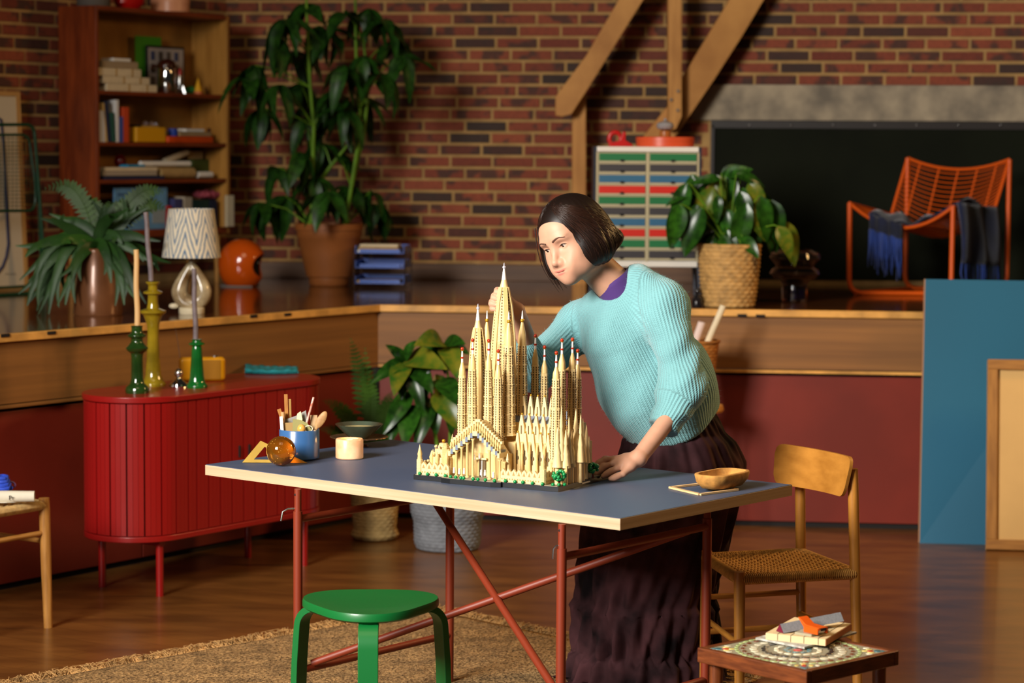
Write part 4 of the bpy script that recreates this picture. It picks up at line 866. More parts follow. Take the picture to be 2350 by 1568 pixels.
# ================================================================== red tambour cabinet
CC = A(-1.214, 9.224, 0); ca = math.atan2(.809, .588); cabm = M('cherry_red_lacquer', '8a1210', .32, coat=.15)
ZC = .768; cb = thing('tambour_cabinet', 'dark red tambour sideboard with rounded ends on round legs', 'cabinet', CC, rz=ca)
def stadium(m, r, n=24): return [A(m+r*math.cos(t), r*math.sin(t), 0) for t in np.linspace(-math.pi/2, math.pi/2, n)]+[A(-m+r*math.cos(t), r*math.sin(t), 0) for t in np.linspace(math.pi/2, 1.5*math.pi, n)]
m_, r_ = .37, .205
def slab(m, r, z0, z1): return MB().prism([p+A(0, 0, z0) for p in stadium(m, r)], (0, 0, z1-z0))
build(slab(m_, r_+.008, ZC-.024, ZC), 'top', cabm, cb, bevel=.004, smooth=40)
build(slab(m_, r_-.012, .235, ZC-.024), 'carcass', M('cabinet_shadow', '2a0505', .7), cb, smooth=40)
build(slab(m_, r_+.004, .215, .238), 'bottom', cabm, cb, bevel=.004, smooth=40)
# slats: along the front and round both ends
per = []
N_ = 400
for k in range(N_+1):
    L1 = math.pi*r_; tot = 2*L1+2*m_; s = -L1*.5*2+k/N_*(2*L1+2*m_)
    # path: left end (back to front), front, right end
    if s < 0: t = math.pi/2+(s+L1)/L1*math.pi; p = A(-m_+r_*math.cos(t), r_*math.sin(t), 0); n = A(math.cos(t), math.sin(t), 0)
    elif s < 2*m_: p = A(-m_+s, -r_, 0); n = A(0, -1, 0)
    else: t = -math.pi/2+(s-2*m_)/L1*math.pi; p = A(m_+r_*math.cos(t), r_*math.sin(t), 0); n = A(math.cos(t), math.sin(t), 0)
    per.append((p, n))
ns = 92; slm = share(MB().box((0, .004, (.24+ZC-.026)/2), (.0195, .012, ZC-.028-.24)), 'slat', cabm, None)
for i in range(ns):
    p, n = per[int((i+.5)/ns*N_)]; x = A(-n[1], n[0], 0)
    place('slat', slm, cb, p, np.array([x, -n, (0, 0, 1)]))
for sx in (-1, 1):
    for sy in (-1, 1): build(MB().tube([(sx*.416, sy*.155, .216), (sx*.416, sy*.155, 0)], .0145, 14), 'leg', cabm, cb)
    build(MB().box((sx*.416, 0, .205), (.03, .34, .022)), 'cross_rail', cabm, cb)
    build(MB().box((sx*.028, -r_-.004, .52), (.007, .006, .045)), 'finger_slot', dark_m, cb)
kc = lambda Y: Y/FPX
def stick(px, py, prof, name, mat, label, **kw):
    p = onz(px, py, ZC); k = p[1]/FPX; t = thing(name, label, 'candlestick', p, group='glazed candlesticks on the red cabinet')
    pr = [(0, 0)]+[(r*k, (prof[0][1]-y)*k) for r, y in prof]; pr.append((.004, pr[-1][1]-.004)); pr.append((0, pr[-1][1]))
    sm = []
    for (a, b) in zip(pr, pr[1:]): sm += [a, ((a[0]*2+b[0])/3, (a[1]*2+b[1])/3), ((a[0]+2*b[0])/3, (a[1]+2*b[1])/3)]
    build(MB().lathe(sm+[pr[-1]], 28), 'body', mat, t, smooth=60); return p, k
g_gl = M('bottle_green_glaze', '1f3a14', .12, coat=.6, var=(14, .3)); g2 = M('emerald_glaze', '0f5a20', .12, coat=.6, var=(14, .3)); ol = M('mustard_glaze', '8a7416', .12, coat=.6, var=(12, .4))
p, k = stick(315, 902, [(27, 902), (28, 896), (26, 888), (17, 880), (14, 868), (13.5, 820), (15, 810), (23, 804), (26, 798), (20, 792), (14, 784), (13.5, 776), (21, 771), (21, 768), (13, 763), (12.5, 750), (14, 747)], 'candlestick', g_gl, 'dark green ringed candlestick at the left of the red cabinet')
tagc = lambda o, l: tag(o, l, 'candle', 'taper candles on the red cabinet')
def candle(x0, y0, x1, y1, Y, r, mat, label):
    a, b = ony(x0, y0, Y), ony(x1, y1, Y); n = 14
    pts = [a+(b-a)*t+A(.0015*math.sin(t*9), 0, 0) for t in np.linspace(0, 1, n)]
    return tagc(build(MB().tube(pts, [r*(1-.12*i/n) for i in range(n)], 12), 'candle', mat), label)
candle(315, 747, 312, 573, p[1], 6.6*k, M('beeswax', 'd2a870', .5, sss=.1), 'tan taper candle in the dark green candlestick')
p, k = stick(352, 886, [(28, 886), (29, 880), (22, 872), (18, 860), (15, 820), (13, 770), (14, 745), (17, 735), (22, 722), (30, 716), (30, 711), (14, 706), (12, 694), (11.5, 676), (22, 672), (22, 668), (11, 664), (10.5, 654), (16, 648), (16.5, 645)], 'candlestick', ol, 'tall mustard yellow tiered candlestick behind the dark green one')
candle(347, 645, 334, 487, p[1], 6.2*k, M('grey_wax', '6f6264', .55, var=(30, .3)), 'grey twisted taper candle in the tall mustard candlestick')
p, k = stick(452, 890, [(24, 890), (25, 885), (19, 877), (16.5, 865), (14, 830), (12, 800), (11, 794), (18.5, 790), (18.5, 787), (11, 784), (10.5, 781), (13, 778)], 'candlestick', g2, 'short emerald green candlestick before the yellow radio')
candle(449, 778, 445, 617, p[1], 6.2*k, M('grey_wax', '6f6264', .55), 'grey taper candle in the short emerald candlestick')
p = onz(410, 886, ZC); k = p[1]/FPX; bl_ = thing('desk_bell', 'small chrome bell with a ball knob on the red cabinet', 'bell', p)
build(MB().lathe([(0, 0), (22*k, 0), (21*k, 5*k), (12*k, 12*k), (7*k, 17*k), (6*k, 20*k), (0, 20*k)], 28), 'dome', chrome, bl_); build(MB().ell((0, 0, 30*k), 10.5*k), 'knob', chrome, bl_)
p = onz(464, 874, ZC); k = p[1]/FPX; rad = thing('portable_radio', 'mustard yellow portable radio with a raised antenna', 'radio', p, rz=math.radians(12)); ym = M('mustard_plastic', 'cf8f08', .35)
build(MB().box((0, 0, 27.5*k), (106*k, .055, 55*k)), 'case', ym, rad, bevel=9*k, seg=4)
build(MB().box((.018, -.0285, 27*k), (62*k, .002, 44*k)), 'grille', M('mustard_dark', 'a06c08', .5), rad, bevel=.001)
build(MB().lathe([(0, 0), (.014, 0), (.014, .006), (0, .007)], 16, (30*k, 0, 55*k)), 'dial', steel, rad)
build(MB().tube([(-50*k, .01, 52*k), (-55*k, .01, 90*k), (-61*k, .01, 124*k)], [.0018, .0014, .0009], 6), 'antenna', steel, rad)
# teal crochet cloth
p = onz(622, 862, ZC); kx = p[1]/FPX; teal = M('teal_yarn', '1f8a94', .9, var=(40, .3), bump=(120, .5))
def cl(u, v): 
    c = onz(563+u*120, 858+8*u*(1-u)-16*v*(1-.3*u), ZC); return c+A(0, 0, .010+.006*math.sin(u*25)*math.sin(v*7)-.004*v)
tc_ = thing('crochet_cloth', 'folded teal crochet cloth on the red cabinet', 'cloth', p)
o = build(MB().grid(cl, 30, 10), 'cloth', teal, tc_, world=True, smooth=180, solid=.012)
for i in range(22):
    a = cl(i/21, 0); build(MB().tube([a, a+A(.002, -.012, -.006), a+A(.006, -.002, -.005)], .003, 5), 'tassel', teal, tc_, world=True, smooth=180)

# ================================================================== rug
un, vn = nrm(A(-.924, 7.065)-A(.287, 6.078)), None; vn = A(-un[1], un[0]); vn = vn if vn[1] > 0 else -vn   # table axes: un towards left-back, vn towards right-back
jute = M('jute', 'd2a468', .95, var=(14, .35), bump=(90, 1.0, .012)); RC = onz(985, 1408, 0)[:2]
nt = jute.node_tree; wv = nt.nodes.new('ShaderNodeTexWave'); tcn = nt.nodes.new('ShaderNodeTexCoord'); mpn = nt.nodes.new('ShaderNodeMapping'); mpn.inputs['Rotation'].default_value = (0, 0, math.radians(45)); nt.links.new(tcn.outputs['Object'], mpn.inputs[0]); nt.links.new(mpn.outputs[0], wv.inputs['Vector']); wv.inputs['Scale'].default_value = 30; wv.inputs['Distortion'].default_value = 3; wv.inputs['Detail'].default_value = 2
bpn = nt.nodes.new('ShaderNodeBump'); bpn.inputs['Strength'].default_value = 1; bpn.inputs['Distance'].default_value = .012; nt.links.new(wv.outputs['Fac'], bpn.inputs['Height'])
old = [n for n in nt.nodes if n.type == 'BUMP' and n is not bpn][0]; nt.links.new(bpn.outputs[0], old.inputs['Normal'])
rugmix = nt.nodes.new('ShaderNodeMixRGB'); rugmix.blend_type = 'MULTIPLY'; rugmix.inputs[0].default_value = .4; rb_in = nt.nodes['Principled BSDF'].inputs['Base Color']; nt.links.new(rb_in.links[0].from_socket, rugmix.inputs[1]); nt.links.new(wv.outputs['Color'], rugmix.inputs[2]); nt.links.new(rugmix.outputs[0], rb_in)
RWd, RLn = 1.55, 2.1
rug = thing('jute_rug', 'coarse brown jute rug with a ragged fringe under the table', 'rug', z3(RC, 0))
da, db = -vn, nrm(A(.76, -.65))   # rug edges leaving its far corner
da = nrm(onz(120, 1566, 0)[:2]-RC); db = nrm(onz(1335, 1483, 0)[:2]-RC); db = A(-da[1], da[0]) if (A(-da[1], da[0])@db) > 0 else A(da[1], -da[0])
build(MB().grid(lambda u, v: z3(RC+da*u*RLn+db*v*RWd, .011+.002*math.sin(u*40)*math.sin(v*30)), 60, 50), 'weave', jute, rug, world=True, smooth=180, solid=.008)
mb = MB()
for (o0, d1, d2, L_) in ((RC, da, -db, RLn), (RC, db, -da, RWd)):
    n = int(L_/.0017)
    for i in range(n):
        p0 = z3(o0+d1*(L_*i/n), .013); ln_ = RNG.uniform(.012, .06); q = p0+z3(d2, 0)*ln_*.6+z3(d1, 0)*RNG.uniform(-.03, .03)+A(0, 0, RNG.uniform(-.002, .022)); e = p0+z3(d2, 0)*ln_+z3(d1, 0)*RNG.uniform(-.045, .045)+A(0, 0, RNG.uniform(-.006, .015))
        mb.tube([p0, q, e], [.0017, .0015, .0007], 3, caps=False)
tag(build(mb, 'fringe', M('jute_fibre', 'b98d55', .95, var=(30, .4)), rug, world=True, smooth=180), kind='stuff')

# ================================================================== worktable
TZ = .74; TN, TL = A(.287, 6.078), A(-.924, 7.065); TLn, TWd = 1.572, .836
lino = M('blue_linoleum', '454f66', .5, var=(2, .05), bump=(200, .03)); oakedge = wood('pale_ash_edge', 'bca182', 'aa8e6c', .6, 3, stretch=(1, 1, 1))
rust = M('rust_red_steel', '762a12', .5)
tb_ = thing('worktable', 'blue-topped worktable with a pale wood edge and rust red cross frame', 'table', z3(TN, 0))
tq = lambda a, b, z: z3(TN+un*a+vn*b, z)
build(MB().prism([tq(0, 0, TZ-.032), tq(TLn, 0, TZ-.032), tq(TLn, TWd, TZ-.032), tq(0, TWd, TZ-.032)], (0, 0, .0305)), 'top_core', oakedge, tb_, world=True, smooth=None)
build(MB().prism([tq(.0015, .0015, TZ-.0015), tq(TLn-.0015, .0015, TZ-.0015), tq(TLn-.0015, TWd-.0015, TZ-.0015), tq(.0015, TWd-.0015, TZ-.0015)], (0, 0, .0015)), 'linoleum', lino, tb_, world=True, smooth=None)
LF, RF = onz(667, 1122, .71)[:2]+vn*.03, onz(1274, 1203, .71)[:2]+vn*.03
def fl(P, t, z): return z3(P+vn*t, z)
DF = .685; zu, zd = .617, .165; FZ = .0145
for P, nm in ((LF, 0), (RF, 1)):
    for t in (0, DF):
        lg = build(MB().tube([fl(P, t, .64), fl(P, t, FZ)], .0135, 12), 'leg', rust, tb_, world=True)
        build(MB().tube([fl(P, t, TZ-.034), fl(P, t, .63)], .0105, 12), 'inner_tube', rust, lg, world=True)
        if t == 0:
            a = fl(P, t, .648); sd = z3(un*.6-vn*.8, 0)*(1 if nm == 0 else .5)
            build(MB().tube([a, a+sd*.03, a+sd*.045-A(0, 0, .008), a+sd*.05-A(0, 0, .035)], .0028, 8), 'pin', steel, lg, world=True)
        for zz in (.69,): build(MB().lathe([(0, 0), (.004, 0), (0, .001)], 8, fl(P, t, zz)-z3(vn, 0)*.0103, [(1, 0, 0), (0, 0, 1), (0, -1, 0)]), 'hole', dark_m, lg, world=True)
    build(MB().tube([fl(P, 0, zu), fl(P, DF, zu)], .0115, 12), 'rail', rust, tb_, world=True); build(MB().tube([fl(P, 0, zd), fl(P, DF, zd)], .0115, 12), 'rail', rust, tb_, world=True)
build(MB().tube([fl(LF, .06, zd+.012), fl(RF, .595, zu)], .0115, 12), 'cross_brace', rust, tb_, world=True)
build(MB().tube([fl(LF, .585, zu+.012), fl(RF, .06, zd)], .0115, 12), 'cross_brace', rust, tb_, world=True)
build(MB().ell(fl(RF, .595, zu)-z3(vn, 0)*.004+A(-.006, -.009, 0), .006), 'bolt', steel, tb_, world=True)

# ---- things on the table
def tz(px, py): return onz(px, py, TZ+.001)
brass = M('brass', '97782c', .4, .6, var=(12, .2))
a, b = tz(556, 1062), tz(706, 1063); c = ony(598, 1012, (a+(b-a)*.3)[1]+.03)
iA, iB, iC = [g_+(o_-g_)*.62 for g_, o_ in (((a+b+c)/3, a), ((a+b+c)/3, b), ((a+b+c)/3, c))]
cen = (a+b+c)/3; inn = [cen+(p-cen)*.58 for p in (a, b, c)]; nn = nrm(np.cross(b-a, c-a))*.002
mb = MB(); out = [a, b, c]
vs = [p-nn/2 for p in out+inn]+[p+nn/2 for p in out+inn]
fs = [(i, (i+1) % 3, (i+1) % 3+3, i+3) for i in range(3)]+[(6+i, 9+i, 6+(i+1) % 3+3, 6+(i+1) % 3) for i in range(3)]+[(i, 6+i, 6+(i+1) % 3, (i+1) % 3) for i in range(3)]+[(3+i, 3+(i+1) % 3, 9+(i+1) % 3, 9+i) for i in range(3)]
tag(build(mb.add(vs, fs), 'set_square', brass, smooth=None), 'brass triangle set square leaning behind the amber ball', 'set square')
bl0 = tz(645, 1069); rB = 34.3*bl0[1]/FPX
bal = thing('glass_ball', 'amber glass ball full of tiny bubbles on the table', 'ball', bl0+A(0, .0, 0))
build(MB().ell((0, 0, rB), rB, n=40, m=24), 'glass', M('amber_glass', 'd08020', .02, trans=.75, ior=1.4, var=(7, .35), c2='5a2c06'), bal, smooth=180)
bubm = share(MB().ell((0, 0, 0), 1, n=6, m=5), 'bubble', M('bubble_glint', 'f0b860', .2, .3), 180)
for i in range(130):
    u = RNG.normal(size=3); u /= np.linalg.norm(u)
    if u[1] > .35: continue
    place('bubble', bubm, bal, A(0, 0, rB)+u*rB*RNG.uniform(.97, 1.0), scale=RNG.uniform(.0006, .0013))
mg = tz(687, 1053); mr = 46.5*mg[1]/FPX; mh = .093
mug = thing('pot_mug', 'blue enamel pot crammed with tools on the table', 'pot', mg)
build(MB().lathe([(0, .002), (mr-.006, 0), (mr, .005), (mr, mh-.002), (mr-.0015, mh), (mr-.004, mh-.001), (mr-.004, .02), (0, .018)], 48), 'body', M('blue_enamel', '355c8c', .25, coat=.3), mug)
def tool(x0, y0, x1, y1, w, th, name, mat, label, cat, dy=0, shape='bar', bevel=.0008):
    """a thing standing in the pot: from inside the pot (x0,y0) to its visible tip (x1,y1)"""
    a, b = ony(x0, y0, mg[1]+dy), ony(x1, y1, mg[1]+dy); 
    if shape == 'bar': mb = MB().bar(a, b, w, th, (0, -1, 0))
    elif shape == 'tube': mb = MB().tube([a, b], w, 10)
    return tag(build(mb, name, mat, bevel=bevel if shape == 'bar' else 0), label, cat, 'tools in the blue pot')
ww = wood('tool_wood', 'a8702c', '8a561c', .55, 4)
tool(660, 1030, 656, 905, .011, .004, 'ruler', ww, 'tall brown wooden ruler in the blue pot', 'ruler', .02)
tool(668, 1030, 665, 916, .008, .004, 'ruler', wood('tool_wood2', 'a5803c', '86622a', .55, 4), 'narrow marked wooden ruler beside the tall brown one', 'ruler', .025)
tool(661, 1000, 640, 939, .012, .003, 'wooden_spatula', ww, 'small wooden stick slanting left in the blue pot', 'stick', .01)
tool(652, 1020, 649, 946, .006, .006, 'dowel', wood('peg_wood', 'c89a6a', 'b08050', .55, 4), 'short pale dowel in the blue pot', 'dowel', .0, 'tube')
tool(650, 1020, 645, 956, .010, .003, 'folding_rule', M('white_plastic', 'e6e2da', .4), 'white plastic rule at the left rim of the blue pot', 'ruler', -.02)
pc_ = tool(690, 1020, 720, 912, .0035, .0035, 'pencil', M('striped_pencil', 'd8cfc4', .5, var=(60, .5), c2='c04a22'), 'red and white striped pencil slanting out of the pot', 'pencil', .0, 'tube')
def sheet(pts, name, mat, label, cat, dy=0, th=.0015): return tag(build(MB().prism([ony(x, y, mg[1]+dy) for x, y in pts], (0, th, 0)), name, mat, smooth=None), label, cat, 'tools in the blue pot')
sheet([(652, 1015), (650, 965), (678, 955), (702, 942), (708, 985), (708, 1015)], 'fabric_swatch', M('grey_felt2', '8b8780', .9, var=(60, .3)), 'grey felt swatch in the blue pot', 'swatch', .012)
sheet([(651, 1015), (650, 971), (672, 970), (672, 1015)], 'card_swatch', M('tan_card', '9a7a48', .8), 'tan card swatch at the left of the pot', 'swatch', -.012)
sheet([(671, 1015), (672, 962), (690, 964), (706, 972), (714, 985), (714, 1015)], 'card_swatch', M('olive_card', '8a8450', .8), 'olive card swatch at the front of the pot', 'swatch', -.02)
sheet([(678, 1000), (682, 950), (690, 944), (694, 962), (690, 1000)], 'ribbon', M('pale_ribbon', 'cfc79c', .7), 'pale green ribbon tuft in the pot', 'ribbon', -.004)
sheet([(712, 1015), (712, 953), (728, 953), (730, 1015)], 'card_swatch', M('beige_card', 'b09068', .8), 'beige card swatch at the right of the pot', 'swatch', .014)
tag(build(MB().ell(ony(692, 985, mg[1]-.03), (.0135, .0135, .015)), 'wooden_bobbin', M('honey_wood', 'd29a48', .3, coat=.3)), 'round honey coloured wooden bobbin at the pot rim', 'bobbin', 'tools in the blue pot')
sp0 = ony(724, 985, mg[1]-.01); spx = frame(ony(748, 945, mg[1]-.01)-sp0, (0, -1, 0))
ws = thing('wooden_spoon', 'wooden spoon leaning out of the right side of the blue pot', 'spoon', sp0, group='tools in the blue pot')
build(MB().ell(ony(737, 964, mg[1]-.01)-sp0, (.013, .031, .005), spx, 20, 12), 'bowl', wood('beech', 'b58a58', '9a7044', .55, 3), ws, smooth=180); build(MB().tube([ony(728, 980, mg[1]-.01)-sp0, ony(700, 1030, mg[1])-sp0], .005, 8), 'handle', wood('beech', 'b58a58', '9a7044', .55, 3), ws)
tag(build(MB().tube([ony(708, 985, mg[1]-.025)+A(.012*math.cos(t), .006*math.sin(t), .009*math.sin(t)) for t in np.linspace(0, 6.28, 20)[:-1]], .0022, 6, closed=True), 'key_ring', chrome), 'chrome ring at the rim of the blue pot', 'ring', 'tools in the blue pot')
# bowl on scalloped stand, alabaster light
st_ = tz(824, 1024); ks = st_[1]/FPX
cs = thing('cake_stand', 'scalloped metal stand under the green bowl', 'stand', st_)
pewter = M('pewter', '8a6a4a', .35, .8, var=(20, .3))
build(MB().lathe([(0, 0), (.03, 0), (.028, .004), (.012, .008), (.012, .018), (.03, .022)], 32), 'foot', pewter, cs)
build(MB().lathe([(.0, .0235), (.03, .022), (.07, .024), (.092, .03), (.0915, .0315), (.07, .0258), (.0, .0255)], 96, mod=lambda r, z, q: r*(1+.035*abs(math.sin(q*12))*(r > .06))), 'plate', pewter, cs)
bwz = .0262; bw = thing('stoneware_bowl', 'shallow green glazed bowl holding cream wax on the stand', 'bowl', st_+A(0, 0, bwz)); rb_ = 55*ks
prof = [(0, 0), (.03, 0), (.034, .004), (.052, .02), (rb_-.002, .043), (rb_, .046), (rb_-.003, .0455), (.05, .026), (.03, .012), (0, .01)]
build(MB().lathe(prof, 48), 'body', M('celadon_glaze', '4c5c4c', .25, var=(8, .4), c2='3a2a18', coat=.4), bw)
build(MB().lathe([(.0, .034), (rb_*.86, .0345), (0, .0325)], 40), 'filling', M('cream_wax', 'b8a878', .4, var=(20, .3)), bw)
al = tz(802, 1052); ka = al[1]/FPX; ra = 32*ka
alb = thing('alabaster_light', 'small glowing alabaster tealight holder on the table', 'candle holder', al)
build(MB().lathe([(0, 0), (ra-.003, 0), (ra, .003), (ra, .058), (ra-.003, .062), (ra*.62, .0622), (ra*.6, .05), (ra*.6, .012), (0, .012)], 48), 'body', M('alabaster', 'e8bf96', .35, var=(16, .3), c2='d09468', emis=.16, sss=.3), alb)
build(MB().lathe([(0, .013), (.018, .013), (.018, .024), (0, .024)], 20), 'tealight', M('candle_flame', 'ffb868', .5, emis=1.5), alb)
ll = bpy.data.lights.new('tealight_glow', 'POINT'); ll.energy = .12; ll.color = (1, .5, .18); ll.shadow_soft_size = .01; lo_ = bpy.data.objects.new('tealight_glow', ll); COL.objects.link(lo_); lo_.location = tuple(al+A(0, 0, .075))
# cork tray on a small wooden frame
cork = M('cork', 'b5803c', .85, var=(45, .3), bump=(90, .5)); ck = tz(1657, 1122); kk = ck[1]/FPX
fwm = wood('pale_beech_frame', 'e0bd8c', 'cfa872', .55, 3)
fq = [tz(1538, 1121), tz(1606, 1137), tz(1692, 1126), tz(1622, 1111)]; sf = thing('small_wooden_frame', 'small pale wooden square frame under the cork tray', 'frame', fq[0])
for i in range(4): build(MB().bar(fq[i]+A(0, 0, .0025), fq[(i+1) % 4]+A(0, 0, .0025), .011, .005), 'strip', fwm, sf, world=True)
ang = math.atan2(*(tz(1700, 1100)-tz(1612, 1118))[[1, 0]])
ct = thing('cork_tray', 'boat-shaped cork tray on the right end of the table', 'tray', ck+A(0, 0, .0055), rz=ang)
def octo(l, w, ch, z):
    P = [(-l, -w+ch*.7), (-l+ch, -w), (l-ch, -w), (l, -w+ch*.7), (l, w-ch*.7), (l-ch, w), (-l+ch, w), (-l, w-ch*.7)]; out = []
    n = len(P)
    for i in range(n):
        a, b, c = A(*P[i-1]), A(*P[i]), A(*P[(i+1) % n])
        for t in (.25, .5, .75): out.append(A(*((b+(a-b)*.35)*(1-t)**2+2*b*t*(1-t)+(b+(c-b)*.35)*t*t), z))
    return out
lay = [(.05, .026, .02, 0), (.075, .036, .022, .002), (.094, .05, .03, .022), (.098, .054, .032, .040), (.096, .052, .031, .043), (.088, .044, .028, .043), (.082, .04, .027, .03), (.06, .028, .02, .012)]
vs = []; fs = []; n = 24
for l_ in lay: vs += octo(*l_)
for i in range(len(lay)-1):
    for k in range(n): fs.append((i*n+k, i*n+(k+1) % n, (i+1)*n+(k+1) % n, (i+1)*n+k))
fs += [tuple(range(n-1, -1, -1)), tuple(range((len(lay)-1)*n, len(lay)*n))]
build(MB().add(vs, fs), 'tray_body', cork, ct, smooth=60)

# ================================================================== green stool
gr = M('green_lacquer', '0a6029', .4, coat=.1); sc_ = onz(850, 1374, .45)
gs = thing('bentwood_stool', 'green bentwood three-legged stool in front of the table', 'stool', z3(sc_[:2], 0), rz=math.radians(2))
pts = []
for k in range(72):
    q = 2*math.pi*k/72; r = .185*(1+.10*math.cos(3*(q+math.pi/2))); pts.append(A(r*math.cos(q), r*math.sin(q), 0))
lay = [(.955, .418), (1.0, .424), (1.0, .438), (.985, .445), (.6, .441), (.25, .4395)]; vs = []; fs = []
for s, z in lay: vs += [p*s+A(0, 0, z) for p in pts]
for i in range(len(lay)-1):
    for k in range(72): fs.append((i*72+k, i*72+(k+1) % 72, (i+1)*72+(k+1) % 72, (i+1)*72+k))
fs += [tuple(range(71, -1, -1)), tuple(range(5*72, 6*72))]
build(MB().add(vs, fs), 'seat', gr, gs, smooth=50)
for a in (-90, 30, 150):
    q = math.radians(a); d = A(math.cos(q), math.sin(q), 0); pth = [d*.06+A(0, 0, .408), d*.17+A(0, 0, .408)]+[d*(.17+.058*math.sin(t))+A(0, 0, .408-.058*(1-math.cos(t))) for t in np.linspace(.25, 1.5, 8)]+[d*.236+A(0, 0, .25), d*.245+A(0, 0, .015)]
    sd = A(-d[1], d[0], 0); vs = []; fs = []
    for i, p in enumerate(pth):
        t = nrm(pth[min(i+1, len(pth)-1)]-pth[max(i-1, 0)]); n_ = np.cross(sd, t); 
        for (x, y) in ((-1, -1), (1, -1), (1, 1), (-1, 1)): vs.append(p+sd*x*.0275+n_*y*.010)
    for i in range(len(pth)-1):
        for k in range(4): fs.append((i*4+k, i*4+(k+1) % 4, (i+1)*4+(k+1) % 4, (i+1)*4+k))
    fs += [(3, 2, 1, 0), tuple(len(vs)-4+k for k in range(4))]
    build(MB().add(vs, fs), 'leg', gr, gs, smooth=35, bevel=.002)

# ================================================================== woven chairs
oak = wood('oiled_oak', 'ae752e', '945f20', .42, 4, coat=.05); cord = M('paper_cord', 'b98842', .75, var=(60, .25), bump=(150, .3))
def woven_seat(P, nx, ny, th=.022):
    """P: four corners (near front, near back, far back, far front); cords run both ways over a padded edge"""
    nf, nb, fb, ff = P; mb = MB(); S = lambda u, v: (nf*(1-u)+nb*u)*(1-v)+(ff*(1-u)+fb*u)*v
    dz = lambda u, v: -.012*math.sin(math.pi*u)*math.sin(math.pi*v)
    def strand(p, q, off, n, r, amp, ph):
        pts = [p+A(0, 0, -.005)]
        for i in range(n+1):
            t = i/n; u, v = off(t); e = min(1, min(t, 1-t)/.04); pts.append(S(u, v)+A(0, 0, dz(u, v)+amp*math.sin(i*math.pi+ph)*e))
        pts.append(q+A(0, 0, -.005)); mb.tube(pts, r, 5, caps=False)
    for i in range(nx):
        v = (i+.5)/nx; strand(S(0, v), S(1, v), lambda t, v=v: (t, v), ny, .0042, .0028, (i % 2)*math.pi+1.57)
    for j in range(ny):
        u = (j+.5)/ny; strand(S(u, 0), S(u, 1), lambda t, u=u: (u, t), nx, .0045, .0028, (j % 2)*math.pi-1.57)
    # wrapped rails
    for (a, b, c) in ((nf, nb, nx*2), (nb, fb, ny*2), (fb, ff, nx*2), (ff, nf, ny*2)):
        d = nrm(b-a); L_ = np.linalg.norm(b-a); k = int(L_/.0062)
        x = np.cross(d, A(0, 0, 1))
        for i in range(k):
            c_ = a+d*(L_*(i+.5)/k)+A(0, 0, -.011); mb.tube([c_+(x*math.cos(t)*.016+A(0, 0, 1)*math.sin(t)*.0145) for t in np.linspace(0, 6.283, 11)[:-1]], .0034, 4, closed=True)
    return mb
def chair_legs(t, specs, mat):
    for (p0, p1, r0, r1) in specs: build(MB().tube([p0+(p1-p0)*s for s in (0, .08, .5, 1)], [r0*.93, r0, (r0+r1)/2*1.05, r1], 14), 'leg', mat, t, world=True)
SZ = .445
nf, nb, fb, ff = onz(1697, 1322, SZ), onz(1961, 1309, SZ), onz(1838, 1262, SZ), onz(1622, 1273, SZ)
ch = thing('dining_chair', 'oak dining chair with a woven cord seat and curved backrest right of the table', 'chair', z3((nf+nb+fb+ff)[:2]/4, 0))
chair_legs(ch, [(nf+A(0, 0, .012), z3(nf[:2]+A(.006, -.004), 0), .0175, .0135), (ff+A(0, 0, .012), z3(ff[:2]+A(-.004, .004), 0), .0175, .0135),
    (ony(1957, 1076, nb[1]), z3(nb[:2]+A(.02, .004), 0), .0165, .0145), (ony(1836, 1090, fb[1]), z3(fb[:2]+A(.012, .01), 0), .0165, .0145)], oak)
build(woven_seat([nf+A(.0, .0, 0), nb, fb, ff], 24, 22), 'woven_seat', cord, ch, world=True, smooth=180)
for (a, b, z, r) in ((nf, nb, .20, .0095), (ff, fb, .20, .0095), (nf, ff, .24, .0095), (nb, fb, .24, .0095), (ff, fb, .31, .009), (nf, nb, SZ-.012, .011), (nb, fb, SZ-.012, .011), (fb, ff, SZ-.012, .011), (ff, nf, SZ-.012, .011)):
    build(MB().tube([z3(a[:2], z), z3(b[:2], z)], r, 10), 'stretcher', oak, ch, world=True)
tl, tr_, br, bl2 = ony(1783, 1017, fb[1]-.03), ony(1958, 1051, nb[1]-.03), ony(1937, 1142, nb[1]-.03), ony(1777, 1110, fb[1]-.03)
nrmb = nrm(np.cross(tr_-tl, bl2-tl)); nrmb = nrmb if nrmb[0] > 0 else -nrmb
def back(u, v, o):
    x = abs(u-.5)*2; sh = 0 if x < .84 else .24*(1-math.sqrt(max(0, 1-((x-.84)/.16)**2))); vv = sh+(1-2*sh)*v
    return (tl*(1-u)+tr_*u)*(1-vv)+(bl2*(1-u)+br*u)*vv+nrmb*(.028*(1-x*x)+o)
mb = MB(); nu, nv = 64, 8
for o_ in (-.006, .006): mb.grid(lambda u, v: back(u, v, o_), nu, nv)
k2 = nu*nv; rim = [i for i in range(nu)]+[j*nu+nu-1 for j in range(1, nv)]+[(nv-1)*nu+i for i in range(nu-2, -1, -1)]+[j*nu for j in range(nv-2, 0, -1)]
mb.f += [(rim[i], rim[(i+1) % len(rim)], rim[(i+1) % len(rim)]+k2, rim[i]+k2) for i in range(len(rim))]
build(mb, 'backrest', oak, ch, world=True, smooth=50)
